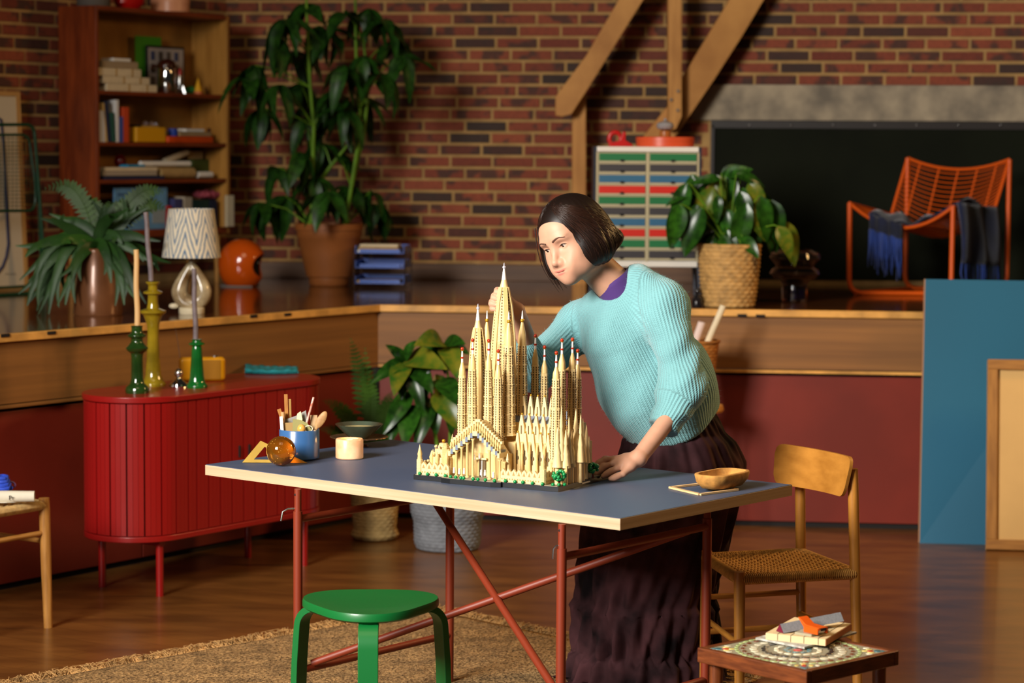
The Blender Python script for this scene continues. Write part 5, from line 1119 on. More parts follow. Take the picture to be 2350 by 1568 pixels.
# second woven seat at the left edge
oak2 = wood('pale_oak', 'b07c3c', '8f5f28', .45, 4)
c0 = onz(101, 1152, .45); dn, dm = nrm(A(-.55, -.83)), nrm(A(-.83, .55)); Lw = .44
S4 = [c0+z3(dn, 0)*Lw, c0, c0+z3(dm, 0)*Lw, c0+z3(dn, 0)*Lw+z3(dm, 0)*Lw]
c2h = thing('woven_stool', 'pale oak stool with a woven cord seat at the left edge', 'stool', z3(c0[:2], 0))
chair_legs(c2h, [(p+A(0, 0, .014), z3(p[:2]+A(.012, -.006)*(1 if i == 1 else .3), 0), .02, .0155) for i, p in enumerate(S4)], oak2)
build(woven_seat(S4, 26, 26), 'woven_seat', M('pale_cord', 'c4a066', .75, var=(60, .25), bump=(150, .3)), c2h, world=True, smooth=180)
for i in range(4):
    a, b = S4[i], S4[(i+1) % 4]
    for z, r in ((.34-.03*(i % 2), .0095), (.438, .011)): build(MB().tube([z3(a[:2], z), z3(b[:2], z)], r, 10), 'stretcher', oak2, c2h, world=True)
npz = .462
def np_(px, py, z): return onz(px, py, z)
a, b = ony(-60, 1142, c0[1]-.12), ony(79, 1122, c0[1]-.1); a[2] = b[2] = npz+.022
ax = frame(b-a); L_ = np.linalg.norm(b-a); npm = M('newsprint', 'd8d0bc', .85, var=(6, .1))
nr = thing('rolled_newspaper', 'rolled newspaper on the woven stool at the left edge', 'newspaper', (a+b)/2-A(0, 0, .022))
build(MB().lathe([(.012, .0), (.02, 0), (.021, L_*.5), (.019, L_), (.016, L_), (.013, L_*.9), (0, L_*.9)], 20, a, [ax[0], ax[2], ax[1]]), 'roll', npm, nr, world=True)
build(MB().prism([a+A(.02, -.03, -.018), b+A(-.09, -.035, -.018), b+A(-.06, -.01, -.02), a+A(.0, .01, -.02)], (0, 0, .003)), 'loose_sheet', npm, nr, world=True, smooth=None)
fc = bpy.data.curves.new('headline_curve', 'FONT'); fc.body = 'Pr'; fc.size = .022; fo = bpy.data.objects.new('headline_curve', fc); COL.objects.link(fo)
hm = bpy.data.meshes.new_from_object(fo); bpy.data.objects.remove(fo); hm.materials.append(M('ink_black', '1a1410', .7))
place('headline', hm, nr, (.02, -.0215, .014), [(1, 0, 0), (0, 0, 1), (0, -1, 0)])
e = ony(4, 1108, c0[1]-.06); tag(build(MB().tube([z3((e+A(.03*math.cos(t)*(1-.15*k_), .03*math.sin(t), 0))[:2], npz+.045+.012*k_) for k_ in range(4) for t in np.linspace(0, 5.6, 12)], .009, 8), 'yarn_skein', M('cobalt_yarn', '2548c0', .7, bump=(120, .4))), 'cobalt blue coiled yarn beside the newspaper roll', 'yarn')
s_c = ony(22, 1113, c0[1]-.02); sci = [z3((s_c+A(.02*math.cos(t), 0, 0))[:2], npz+.05+.012*math.sin(t)) for t in np.linspace(0, 6.28, 18)[:-1]]
tag(build(MB().tube(sci, .0035, 6, closed=True), 'scissor_handle', M('lilac_plastic', '7c5a94', .4)), 'lilac scissor loop behind the newspaper roll', 'scissors')

# ================================================================== mosaic side table
MZ = .45; mc = [onz(1617, 1490, MZ), onz(1851, 1541, MZ), onz(2003, 1478, MZ)]; mu = mc[0]-mc[1]; mv = mc[2]-mc[1]; mu3, mv3 = nrm(mu), nrm(mv); ms = (np.linalg.norm(mu)+np.linalg.norm(mv))/2
mv3 = nrm(mv3-mu3*(mv3@mu3)); mcen = mc[1]+(mu3+mv3)*ms/2
mt = thing('mosaic_table', 'low wooden side table with a mosaic tile top in the right foreground', 'table', z3(mcen[:2], 0)); mwd = wood('walnut_stain', '7a3f1c', '4f240e', .4, 4, coat=.15)
MX = np.array([mu3, mv3, (0, 0, 1)]); hw = ms/2
for (x, y, lx, ly) in ((0, -hw+.009, 2*hw, .018), (0, hw-.009, 2*hw, .018), (-hw+.009, 0, .018, 2*hw-.036), (hw-.009, 0, .018, 2*hw-.036)):
    build(MB().box(A(x, y, 0)@MX+A(0, 0, MZ-.019), (lx, ly, .038), MX), 'apron', mwd, mt, bevel=.003)
build(MB().box((0, 0, MZ-.012), (2*hw-.036, 2*hw-.036, .018), MX), 'grout_bed', M('grout', '8c846c', .8), mt)
tcol = {k: M('tile_'+k, c, .25, rnd=.2, coat=.3) for k, c in (('cream', 'd6cdb0'), ('black', '2c2826'), ('brown', '6a3a24'), ('green', 'a9b87c'), ('blue', '3f6a70'), ('yellow', 'd6c06c'), ('red', 'b8261c'))}
oval = {k: share(MB().lathe([(1, 0), (1, .6), (.85, 1), (0, 1)], 12), 'tile', m, 40) for k, m in tcol.items()}; TH = MZ-.0035
def tile(k, x, y, rx, ry, a):
    if max(abs(x), abs(y)) > hw-.022: return
    X = A(math.cos(a), math.sin(a), 0)@MX; Y = A(-math.sin(a), math.cos(a), 0)@MX
    place('tile', oval[k], mt, A(x, y, 0)@MX+A(0, 0, TH), np.array([X, Y, (0, 0, 1)]), (rx, ry, .0022))
for r, n, k, rx, ry in ((.085, 20, 'black', .0085, .0122), (.112, 26, 'cream', .0105, .0125), (.138, 26, 'brown', .0065, .0095), (.155, 40, 'green', .006, .0105), (.055, 14, 'cream', .007, .011), (.03, 9, 'blue', .007, .009), (.0, 1, 'red', .012, .012)):
    for i in range(n): q = 2*math.pi*i/n; tile(k, r*math.cos(q), r*math.sin(q), rx, ry, q)
for sx in (-1, 1):
    for sy in (-1, 1):
        for (x, y, k) in ((.128, .128, 'red'), (.14, .115, 'yellow'), (.115, .14, 'yellow'), (.145, .138, 'blue'), (.138, .145, 'blue'), (.148, .1, 'cream'), (.1, .148, 'cream'), (.148, .148, 'blue'), (.118, .118, 'yellow')): tile(k, sx*x, sy*y, .009, .006, math.atan2(sy*y, sx*x))
for sx in (-1, 1):
    for sy in (-1, 1): p = A(sx*(hw-.035), sy*(hw-.035), 0)@MX; build(MB().tube([p+A(0, 0, MZ-.04), p*1.03], [.018, .012], 14), 'leg', mwd, mt)
# things on the mosaic table
def mz(px, py, z): return onz(px, py, z)
zA = MZ+.0005
pA = [mz(1734, 1468, zA), mz(1846, 1490, zA), mz(1966, 1455, zA), mz(1850, 1436, zA)]
tag(build(MB().prism(pA, (0, 0, .005)), 'thin_notebook', M('grey_speckle', 'b7b2a6', .7, var=(90, .4)), smooth=None), 'thin speckled notebook directly on the mosaic top', 'notebook'); zB = zA+.0055
pB = [mz(1757, 1468, zB), mz(1894, 1483, zB), mz(1953, 1441, zB+.006), mz(1823, 1421, zB+.012)]; pB = [z3(p[:2], zB) for p in pB]
nbk = thing('checked_notebook', 'thick cream checked notebook with an orange spine edge on the mosaic table', 'notebook', pB[0]); hN = .017
build(MB().prism([p+A(0, 0, .0) for p in pB], (0, 0, hN)), 'cover', M('cream_check', 'd8bd8e', .7), nbk, world=True, smooth=None)
build(MB().prism([pB[1]+A(.001, -.0006, .001), pB[2]+A(.001, -.0006, .001), pB[2]+A(.001, -.0006, hN-.001), pB[1]+A(.001, -.0006, hN-.001)], (.0008, -.0006, 0)), 'page_edge', M('orange_edge', 'a8602c', .7), nbk, world=True, smooth=None)
for t in (.2, .42, .64, .88):
    a, b = pB[0]+(pB[1]-pB[0])*t, pB[3]+(pB[2]-pB[3])*t; build(MB().bar(a+A(0, 0, hN+.0004), b+A(0, 0, hN+.0004), .0012, .0006), 'rule_line', M('ink_green', '3a4030', .7), nbk, world=True)
    build(MB().bar(a+A(0, -.0006, .001), a+A(0, -.0006, hN), .0012, .001), 'rule_line', M('ink_green', '3a4030', .7), nbk, world=True)
zD = zB+hN+.0008
gs_ = [mz(1824, 1456, zD), mz(1862, 1462, zD), mz(1902, 1452, zD), mz(1862, 1442, zD)]; tag(build(MB().prism(gs_, (0, 0, .006)), 'glass_block', M('pale_glass', 'd8cfae', .05, trans=.5), smooth=None), 'flat glass block under the orange stapler', 'block')
rA, rB_ = mz(1790, 1452, zD), mz(1905, 1414, zD+.012); rB_ = ony(1906, 1420, rA[1]+.075); rB_[2] = zD+.012
rl_ = nrm(rB_-rA); rx = nrm(np.cross(rl_, A(0, 0, 1))); L_ = .19
tri = lambda c: [c-rx*.016, c+rx*.016, c+A(0, 0, .021)]
trs = thing('scale_ruler', 'grey triangular scale ruler with a purple end on the notebook', 'ruler', rA)
build(MB().prism(tri(rA+A(0, 0, .001)), rl_*L_), 'bar', M('grey_scale', '87878a', .45, var=(200, .15)), trs, world=True, smooth=None)
build(MB().prism([p-rl_*.0012 for p in tri(rA+A(0, 0, .001))], rl_*.001), 'end_cap', M('plum_cap', '6a0f2c', .5), trs, world=True, smooth=None)
zE = zD+.0068; sp_ = mz(1872, 1452, zE); stp = thing('toy_stapler', 'small orange stapler with a raised tail on the glass block', 'stapler', sp_, rz=math.radians(38)); orm = M('orange_plastic', 'd6540e', .35)
build(MB().box((0, .0, .010), (.026, .04, .014)), 'base', M('white_plastic', 'e6e2da', .4), stp, bevel=.001)
build(MB().prism([(-.016, -.026, .017), (-.016, .02, .019), (-.016, .045, .034), (-.016, .05, .034), (-.016, .03, .012), (-.016, -.026, .01)], (.032, 0, 0)), 'arm', orm, stp, bevel=.002)
build(MB().box((-.017, 0, .008), (.003, .05, .016)), 'side_plate', orm, stp); build(MB().box((.017, 0, .008), (.003, .05, .016)), 'side_plate', orm, stp)
build(MB().box((0, -.0275, .012), (.02, .001, .006)), 'face_mark', M('ink_black', '1a1410', .7), stp)
# ================================================================== toy-brick cathedral (generic many-spired model)
MO = onz(949, 1101, TZ); ME = onz(1281, 1130, TZ); e1 = nrm((ME-MO)*A(1, 1, 0)); e2 = A(-e1[1], e1[0], 0); MLx = np.linalg.norm(ME-MO); kM = MO[1]/FPX
mod = thing('brick_cathedral', 'sand coloured toy-brick cathedral with many spires on a black base', 'model', MO+A(0, 0, .0005))
sand = M('sand_brick', 'dfc38a', .32, coat=.12, var=(60, .05)); sand2 = M('sand_brick_warm', 'd6b678', .35, coat=.1); dk = M('window_dark', '5c4624', .6)
whiteb = M('white_brick', 'ece9e4', .3); redb = M('red_brick_toy', '9c2c12', .3); gold = M('pearl_gold', 'b88a24', .3, .5); blackb = M('black_brick', '17181a', .3, coat=.2); grn_t = M('toy_green', '0c7a3c', .3, coat=.2); brn = M('toy_brown', '6a2e16', .4); slate = M('slate_grey_brick', '6c7484', .35); clr = M('clear_brick', 'eceaf4', .1, trans=.6)
MXl = np.array([e1, e2, (0, 0, 1)])
def mp(px, py, yl): return onp(px, py, MO+e2*yl, e2)                 # point on the plane at local depth yl
def ml(px, py, yl): d = mp(px, py, yl)-MO; return A(d@e1, yl, d[2])
def W2(p): return A(*p)@MXl                                         # model coordinates -> offset from root
def MBX(mb): mb.v = [tuple(W2(v)) for v in mb.v]; return mb
BZ = .014
def mbuild(mb, name, mat, parent=mod, **k): return build(MBX(mb), name, mat, parent, **k)
DP = .33
bx_ = [(0, 0), (MLx*.21, 0), (MLx*.21, -.012), (MLx*.28, -.018), (MLx*.56, -.018), (MLx*.62, -.008), (MLx*.62, 0), (MLx, 0), (MLx, DP), (0, DP)]
mbuild(MB().prism([(x, y, 0) for x, y in bx_], (0, 0, BZ)), 'base', blackb, smooth=None)
mbuild(MB().prism([(x*.98+.004, y*.97+.004, BZ) for x, y in bx_], (0, 0, .0012)), 'ground_tiles', M('tile_grey', '8a7e68', .5), smooth=None)
mbuild(MB().box((MLx+.0006, .17, .007), (.0008, .05, .004)), 'nameplate', whiteb)
PL = .0046
def stack(prof, n=8, c=(0, 0), rot=0, top=True):
    """column of stacked plates whose radius follows prof [(z,r)...] in steps"""
    z = prof[0][0]; pr = []; zs_ = [p[0] for p in prof]; rs_ = [p[1] for p in prof]
    while z < zs_[-1]-1e-6:
        h = min(PL, zs_[-1]-z); r = float(np.interp(z+h/2, zs_, rs_)); pr += [(r-.0007, z), (r, z+.0004), (r, z+h-.0004), (r-.0007, z+h)]; z += h
    cs, sn = math.cos(rot), math.sin(rot)
    return MB().lathe(pr, n, (c[0], c[1], 0), [(cs, sn, 0), (-sn, cs, 0), (0, 0, 1)])
def slots(c, prof, z0, z1, dirs, w=.0024, rows=3, h=.0115):
    mb = MB(); zs_ = [p[0] for p in prof]; rs_ = [p[1] for p in prof]; z = z0
    while z < z1:
        r = float(np.interp(z, zs_, rs_))
        for a in dirs:
            d = A(math.cos(a), math.sin(a), 0); x = A(-d[1], d[0], 0); p = A(c[0], c[1], z)+d*(r*.93)
            mb.box(p, (w, .0022, h*.42), np.array([x, d, (0, 0, 1)]))
        z += h*.62
    return mb
def spire(px, ytip, ybot, yl, wb, wt, finial='ball', cone=.2, n=8, neck=True):
    """px column of the spire, pixel rows of tip and foot, local depth, half widths in px at foot and shoulder"""
    tip, foot = ml(px, ytip, yl), ml(px, ybot, yl); c = (tip[0], yl); z0, z1 = max(foot[2], BZ), tip[2]; H = z1-z0; rb_, rt_ = wb*kM, wt*kM
    zsd = z1-H*cone; zn = z1-(.045 if neck else .012); pr = [(z0, rb_)]
    k = max(3, int((zsd-z0)/.028))
    for i in range(k):
        a, b = z0+(zsd-z0)*i/k, z0+(zsd-z0)*(i+1)/k; r = rb_+(rt_-rb_)*(i/k)**1.3; pr += [(a+.0002, r*1.05), (a+PL, r*1.05), (a+PL+.0002, r*.95), (b-.0002, r*.93)]
    t = mbuild(stack(pr, n, c, math.pi/n), 'tower', sand, smooth=30)
    cw = mbuild(MB().lathe([(rt_*.88, zsd), (rt_*.8, zsd+(zn-zsd)*.45), (.0035 if neck else .004, zn), (0, zn)], 12, (*c, 0)), 'cone', sand2, t)
    if rb_ > .008: mbuild(slots(c, pr, z0+.012, zsd-.004, [-math.pi/2, -math.pi/2-.785, 0.0, -math.pi/2+.785], rows=2), 'louvres', dk, t)
    if finial == 'ball':
        mbuild(MB().lathe([(.0035, zn), (.0032, zn+.012), (.0022, z1-.010), (0, z1-.010)], 10, (*c, 0)), 'white_neck', whiteb, t); mbuild(MB().lathe([(.0044, zn+.011), (.0048, zn+.0135), (.0044, zn+.016), (0, zn+.016)], 10, (*c, 0)), 'red_band', redb, t)
        mbuild(MB().ell((*c, z1-.0055), .0055, n=10, m=8), 'finial', redb, t); 
        mbuild(MB().lathe([(.0036, z1-.0115), (.0058, z1-.0105), (.0036, z1-.0095)], 12, (*c, 0)), 'gold_collar', gold, t)
    elif finial == 'star':
        mbuild(MB().ell((*c, zn+.004), .0062, n=14, m=10), 'orb', gold, t)
        mbuild(MB().lathe([(.0034, zn+.009), (.0012, zn+.03), (0, zn+.034)], 10, (*c, 0)), 'white_tip', whiteb, t)
    return t
# great tower and its companions
def great(px, ytip, ybot, yl, wb, wm, wt, fin='cross'):
    tip, foot = ml(px, ytip, yl), ml(px, ybot, yl); c = (tip[0], yl); z0, z1 = max(BZ, foot[2]), tip[2]; zt2 = z1-.072; H = zt2-z0
    pr = [(z0, wb*kM), (z0+H*.45, wm*kM*1.12), (z0+H*.7, wm*kM*.92), (z0+H*.88, (wm*.5+wt*.5)*kM), (zt2, wt*kM)]
    t = mbuild(stack(pr, 12, c), 'tower', sand, smooth=30); m2 = MB()
    for a in range(6):
        q = a*math.pi/3+.25; d = A(math.cos(q), math.sin(q), 0); pts = [A(*c, z)+d*(r*1.02) for z, r in pr]
        for s0, s1 in zip(pts, pts[1:]): m2.bar(s0, s1, .008*wm/18, .004, d)
    mbuild(m2, 'rib', sand2, t, smooth=None)
    m3 = MB()
    for a in range(6):
        q = a*math.pi/3+.25+.52; d = A(math.cos(q), math.sin(q), 0)
        for z in np.arange(z0+H*.35, zt2-.01, .0085): r = float(np.interp(z, [p[0] for p in pr], [p[1] for p in pr])); m3.box(A(*c, z)+d*r*.97, (.003, .0024, .0042), np.array([A(-d[1], d[0], 0), d, (0, 0, 1)]))
    mbuild(m3, 'window', dk, t, smooth=None)
    mbuild(MB().lathe([(wt*kM*.98, zt2), (wt*kM*.55, z1-.05), (0, z1-.05)], 16, (*c, 0)), 'cone', sand, t)
    mbuild(MB().lathe([(wt*kM*.56, z1-.0505), (.0028, z1-.018), (0, z1-.018)], 14, (*c, 0)), 'white_cap', whiteb, t)
    mbuild(MB().ell((*c, z1-.014), .0052, n=12, m=8), 'orb', clr, t); mbuild(MB().lathe([(.0022, z1-.0095), (.0016, z1-.004), (0, z1)], 10, (*c, 0)), 'tip', clr, t); return t
YT = .185
GT = great(1157, 603, 1000, YT, 29, 27, 10); great(1097, 697, 1000, .215, 23, 20, 9)
for (px, yt_, yb_, yl, wb, wt) in ((1118, 704, 1000, .235, 14, 11), (1168, 706, 1000, .135, 18, 11), (1199, 704, 1000, .2, 15, 11)): spire(px, yt_, yb_, yl, wb, wt, 'star', .30)
for (px, yt_, yl, w, yb_) in ((1061, 797, .10, 12, 1046), (1085, 777, .115, 13, 1046), (1122, 778, .105, 13.5, 1046), (1144, 802, .09, 13.5, 1050)): spire(px, yt_, yb_, yl, w, 9, 'ball', .26)
for (px, yt_, yl, w) in ((1229, 767, .27, 12), (1250, 793, .275, 11.5)): spire(px, yt_, 1040, yl, w, 9, 'ball', .26)
for (px, yt_, yl, w, yb_) in ((1277, 806, .07, 13.5, 1062), (1290, 777, .12, 13, 1062), (1314, 775, .16, 13, 1062), (1326, 801, .205, 11.5, 1062)): spire(px, yt_, yb_, yl, w, 9.5, 'ball', .25)
# nave body, aisle gables and pinnacles
def xl(px, yl): return ml(px, 1050, yl)[0]
nx0, nx1 = xl(1090, .12), xl(1300, .12)
mbuild(MB().box(((nx0+nx1)/2, .20, BZ+.05), (nx1-nx0, .16, .10)), 'nave', sand, smooth=None)
mbuild(MB().box(((nx0+nx1)/2, .21, BZ+.125), (nx1-nx0-.02, .10, .06)), 'clerestory', sand2, smooth=None)
mbuild(MB().prism([(nx0, .16, BZ+.155), (nx0, .26, BZ+.155), (nx0, .21, BZ+.19)], (nx1-nx0-.02, 0, 0)), 'roof', slate, smooth=None)
def gable(x, y, z, w, h, d=.008):
    g_ = mbuild(MB().prism([(x-w/2, y, z), (x+w/2, y, z), (x+w/2, y, z+h*.45), (x+w*.12, y, z+h), (x-w*.12, y, z+h), (x-w/2, y, z+h*.45)], (0, d, 0)), 'gable', sand, smooth=None)
    mbuild(MB().box((x, y-.0006, z+h*.45), (w*.16, .0014, h*.32)), 'window', dk, g_); mbuild(MB().ell((x, y+d/2, z+h+.003), .0032, n=8, m=6), 'knob', gold, g_); return g_
for i in range(5):
    x = xl(1188+i*17.5, .115); gable(x, .112, BZ+.002, .021, .128); 
    rw = MB().lathe([(.0062, 0), (.0062, .0016), (0, .0016)], 16, (x, .1118, BZ+.058), [(1, 0, 0), (0, 0, 1), (0, -1, 0)]); mbuild(rw, 'rose_window', dk)
    gable(xl(1196+i*16.5, .15), .15, BZ+.1, .02, .078); gable(xl(1202+i*16, .19), .185, BZ+.155, .018, .075)
for i in range(6):
    p = ml(1190+i*17, 1000, .108); mbuild(MB().lathe([(.0042, BZ), (.0042, BZ+.07), (.0052, BZ+.072), (.0024, BZ+.098), (0, BZ+.108)], 8, (p[0]-.011, .106, 0)), 'pinnacle', sand2)
# entrance porch: stepped gable roof on leaning columns
ap, lf, rg_ = ml(1092, 990, .03), ml(1030, 1040, .03), ml(1148, 1046, .03)
for (P, Q, s) in ((lf, ap, -1), (ap, rg_, 1)):
    n = 11
    for i in range(n):
        a = P+(Q-P)*(i+.5)/n; mbuild(MB().box((a[0], .05, a[2]-.004), (abs(Q[0]-P[0])/n*1.02, .05, .014)), 'roof_step', slate if i % 2 else sand, smooth=None)
        mbuild(MB().lathe([(.0032, 0), (.0022, .012), (.0036, .014), (.0036, .02), (.002, .026), (0, .027)], 8, (a[0], .036, a[2]+.002)), 'colonnette', sand2)
        mbuild(MB().box((a[0], .046, a[2]+.032), (.0085, .012, .008), None), 'crest_block', sand, bevel=.001)
mbuild(MB().box(((lf[0]+rg_[0])/2, .085, BZ+.035), (rg_[0]-lf[0], .04, .07)), 'porch_wall', sand2, smooth=None)
mbuild(MB().prism([(lf[0], .068, lf[2]-.01), (rg_[0], .068, rg_[2]-.01), (ap[0], .068, ap[2]+.028)], (0, .03, 0)), 'porch_gable', sand, smooth=None)
for px in (1036, 1048, 1061, 1074, 1112, 1125, 1136, 1147):
    b = ml(px, 1108, -.002); u_ = 1-min(1, abs(b[0]-ap[0])/(ap[0]-lf[0])); zt2 = lf[2]-.012+(ap[2]-lf[2])*u_*.92
    mbuild(MB().lathe([(.0062, BZ), (.0062, BZ+.004), (.0042, BZ+.006), (.0036, zt2-.006), (.006, zt2-.003), (.006, zt2), (0, zt2)], 10, (b[0], .026, 0)), 'porch_column', sand2)
dx = ap[0]+.004
mbuild(MB().box((dx, .063, BZ+.026), (.022, .004, .05)), 'doorway', dk, smooth=None)
mbuild(MB().box((dx, .0605, BZ+.025), (.003, .003, .048)), 'door_post', whiteb); mbuild(MB().box((dx, .058, BZ+.054), (.034, .008, .006)), 'door_lintel', sand, bevel=.001)
for px, z in ((1046, .012), (1058, .01), (1069, .012), (1080, .05), (1092, .055), (1108, .012), (1117, .012), (1136, .008)):
    q = ml(px, 1080, .03); mbuild(MB().lathe([(.0035, 0), (.003, .009), (.0022, .011), (.0026, .015), (0, .017)], 8, (q[0], .05 if z > .02 else .02, BZ+z)), 'white_figure', whiteb)
# perimeter wall
def wall(x0, y0, x1, y1, h=.036):
    a, b = A(x0, y0, 0), A(x1, y1, 0); d = nrm(b-a); nn_ = A(d[1], -d[0], 0); L_ = np.linalg.norm(b-a); w = mbuild(MB().bar(a+A(0, 0, BZ+h*.36), b+A(0, 0, BZ+h*.36), .008, h*.72), 'cloister_wall', sand, smooth=None); n = max(2, int(L_/.017)); mb = MB(); mc_ = MB()
    for i in range(n):
        c = a+d*(L_*(i+.5)/n); hw_ = L_/n/2*.94; q = lambda s, z: c+d*s*hw_+A(0, 0, BZ+z)-nn_*(-.0042)
        mc_.prism([q(-1, h*.5), q(1, h*.5), q(1, h*.82), q(0, h*1.08), q(-1, h*.82)], -nn_*.008)
        mb.prism([q(-.55, h*.56)+nn_*.0006, q(.55, h*.56)+nn_*.0006, q(0, h*.88)+nn_*.0006], -nn_*.001)
        for s in (-.5, .5): mb.box(c+d*s*hw_+A(0, 0, BZ+h*.26)+nn_*.0042, (.0034, .001, .0042), np.array([d, nn_, (0, 0, 1)]))
    mbuild(mc_, 'battlement', sand, w, smooth=None); mbuild(mb, 'tracery', M('tan_shadow', '9a7c46', .5), w, smooth=None)
wall(.02, .012, MLx*.24, .012); wall(MLx*.6, .012, MLx*.885, .012); wall(.014, .016, .014, DP-.03); wall(MLx*.885, .014, MLx*.885, .07)
for (x, y) in ((.014, .012), (MLx*.885, .012), (.014, DP-.03)):
    mbuild(stack([(BZ, .0095), (BZ+.045, .0095)], 8, (x, y)), 'turret', sand, smooth=30); mbuild(MB().lathe([(.0075, BZ+.045), (.006, BZ+.055), (.0072, BZ+.06), (.003, BZ+.078), (0, BZ+.09)], 10, (x, y, 0)), 'turret_cap', sand2)
for (px, yt_, yl, wv_) in ((1038, 996, .11, 7), (1165, 1040, .04, 8), (1289, 930, .055, 9), (1280, 980, .045, 11), (1299, 985, .06, 10), (1306, 955, .08, 9), (1313, 985, .1, 9), (1322, 938, .12, 12), (1338, 960, .15, 9), (1346, 975, .19, 9), (1333, 950, .11, 8), (1352, 1000, .22, 8), (1290, 945, .09, 9)):
    t_ = ml(px, yt_, yl); h = t_[2]-BZ; r = wv_*kM
    p_ = mbuild(MB().lathe([(r*.55, BZ), (r*.5, BZ+h*.28), (r*1.15, BZ+h*.30), (r*.75, BZ+h*.52), (r*.8, BZ+h*.55), (r*.35, BZ+h*.7), (r*.5, BZ+h*.73), (r*.15, BZ+h*.95), (0, BZ+h)], 12, (t_[0], yl, 0)), 'pinnacle', sand)
for i in range(7):
    q = ml(1300+i*8, 1085, .05+i*.03); mbuild(MB().lathe([(.004, BZ), (.003, BZ+.004), (.003, BZ+.05), (.0042, BZ+.054), (0, BZ+.054)], 8, (q[0], .05+i*.03, 0)), 'column', sand2)
# chapel at the left, trees and shrubs
cx = ml(1010, 1030, .05)[0]
ch_ = mbuild(stack([(BZ, .038), (BZ+.05, .036), (BZ+.0505, .027), (BZ+.075, .026), (BZ+.0755, .018), (BZ+.09, .012)], 8, (cx, .07), .39), 'chapel', sand, smooth=30); mbuild(MB().ell((cx, .07, BZ+.096), .0055), 'chapel_ball', gold, ch_)
for i in range(8):
    q = 2*math.pi*i/8; mbuild(MB().lathe([(.006, BZ), (.006, BZ+.045), (.0072, BZ+.05), (.003, BZ+.062), (0, BZ+.07)], 8, (cx+.036*math.cos(q), .07+.036*math.sin(q), 0)), 'buttress', sand2)
    for h in (.058, .08): mbuild(MB().box((cx+(.5-h*3.2)*.1*math.cos(q), .07+(.5-h*3.2)*.1*math.sin(q), BZ+h), (.006, .006, .006), np.array([(math.cos(q), math.sin(q), 0), (-math.sin(q), math.cos(q), 0), (0, 0, 1)])), 'dome_block', sand, bevel=.001)
for (x, y, s) in ((ml(1281, 1115, .015)[0], .02, 1.0), (ml(1357, 1095, .2)[0], .21, .9)):
    tr_ = mbuild(MB().lathe([(.004, BZ), (.003, BZ+.02), (0, BZ+.03)], 8, (x, y, 0)), 'tree', brn); mb = MB()
    for i in range(34):
        u = RNG.normal(size=3); u /= np.linalg.norm(u); mb.ell(A(x, y, BZ+.03)+u*A(.017, .017, .013)*s, .0055, n=8, m=6)
    mbuild(mb, 'tree_crown', grn_t, tr_)
shr = share(MB().ell((0, 0, .0035), .0055, n=10, m=7), 'shrub', grn_t, 180)
for px, yl in [(963, .004), (981, .003), (1001, .003), (1022, .002), (1034, -.008), (1046, -.01), (1058, -.012), (1064, -.012), (1086, -.012), (1097, -.012), (1114, -.012), (1135, -.01), (1160, .003), (1182, .003), (1200, .003), (1222, .003), (1245, .003), (1269, .008), (1283, .02), (1296, .03)]:
    place('shrub', shr, mod, W2((ml(px, 1100, yl)[0], yl, BZ+.001)), scale=1.0)
# ================================================================== the woman
skin = M('skin', 'be8e74', .5, sss=.12, var=(30, .06)); skin.node_tree.nodes['Principled BSDF'].inputs['Specular IOR Level'].default_value = .35
# lips: vertex mask mixes in the lip colour
nt = skin.node_tree; pbn = nt.nodes['Principled BSDF']; at_ = nt.nodes.new('ShaderNodeAttribute'); at_.attribute_name = 'lip'; mxl = nt.nodes.new('ShaderNodeMixRGB')
nt.links.new(at_.outputs['Fac'], mxl.inputs[0]); nt.links.new(pbn.inputs['Base Color'].links[0].from_socket, mxl.inputs[1]); mxl.inputs[2].default_value = (*lin('b5685c'), 1); nt.links.new(mxl.outputs[0], pbn.inputs['Base Color'])
he_, hu_ = nrm(A(.675, -.685, .275)), nrm(A(-.38, 0, .92)); hu_ = nrm(hu_-he_*(hu_@he_)); hf_ = np.cross(he_, hu_)
HSC = 1.06; HR = np.array([he_, hf_, hu_]); HO = ony(1272, 569, 7.03)-hf_*.080*HSC
def h2w(p): return HO+np.asarray(p)@HR*HSC
def w2h(p): return (np.asarray(p)-HO)@HR.T/HSC
NB = ony(1422, 668, 7.15); nbh = w2h(NB)
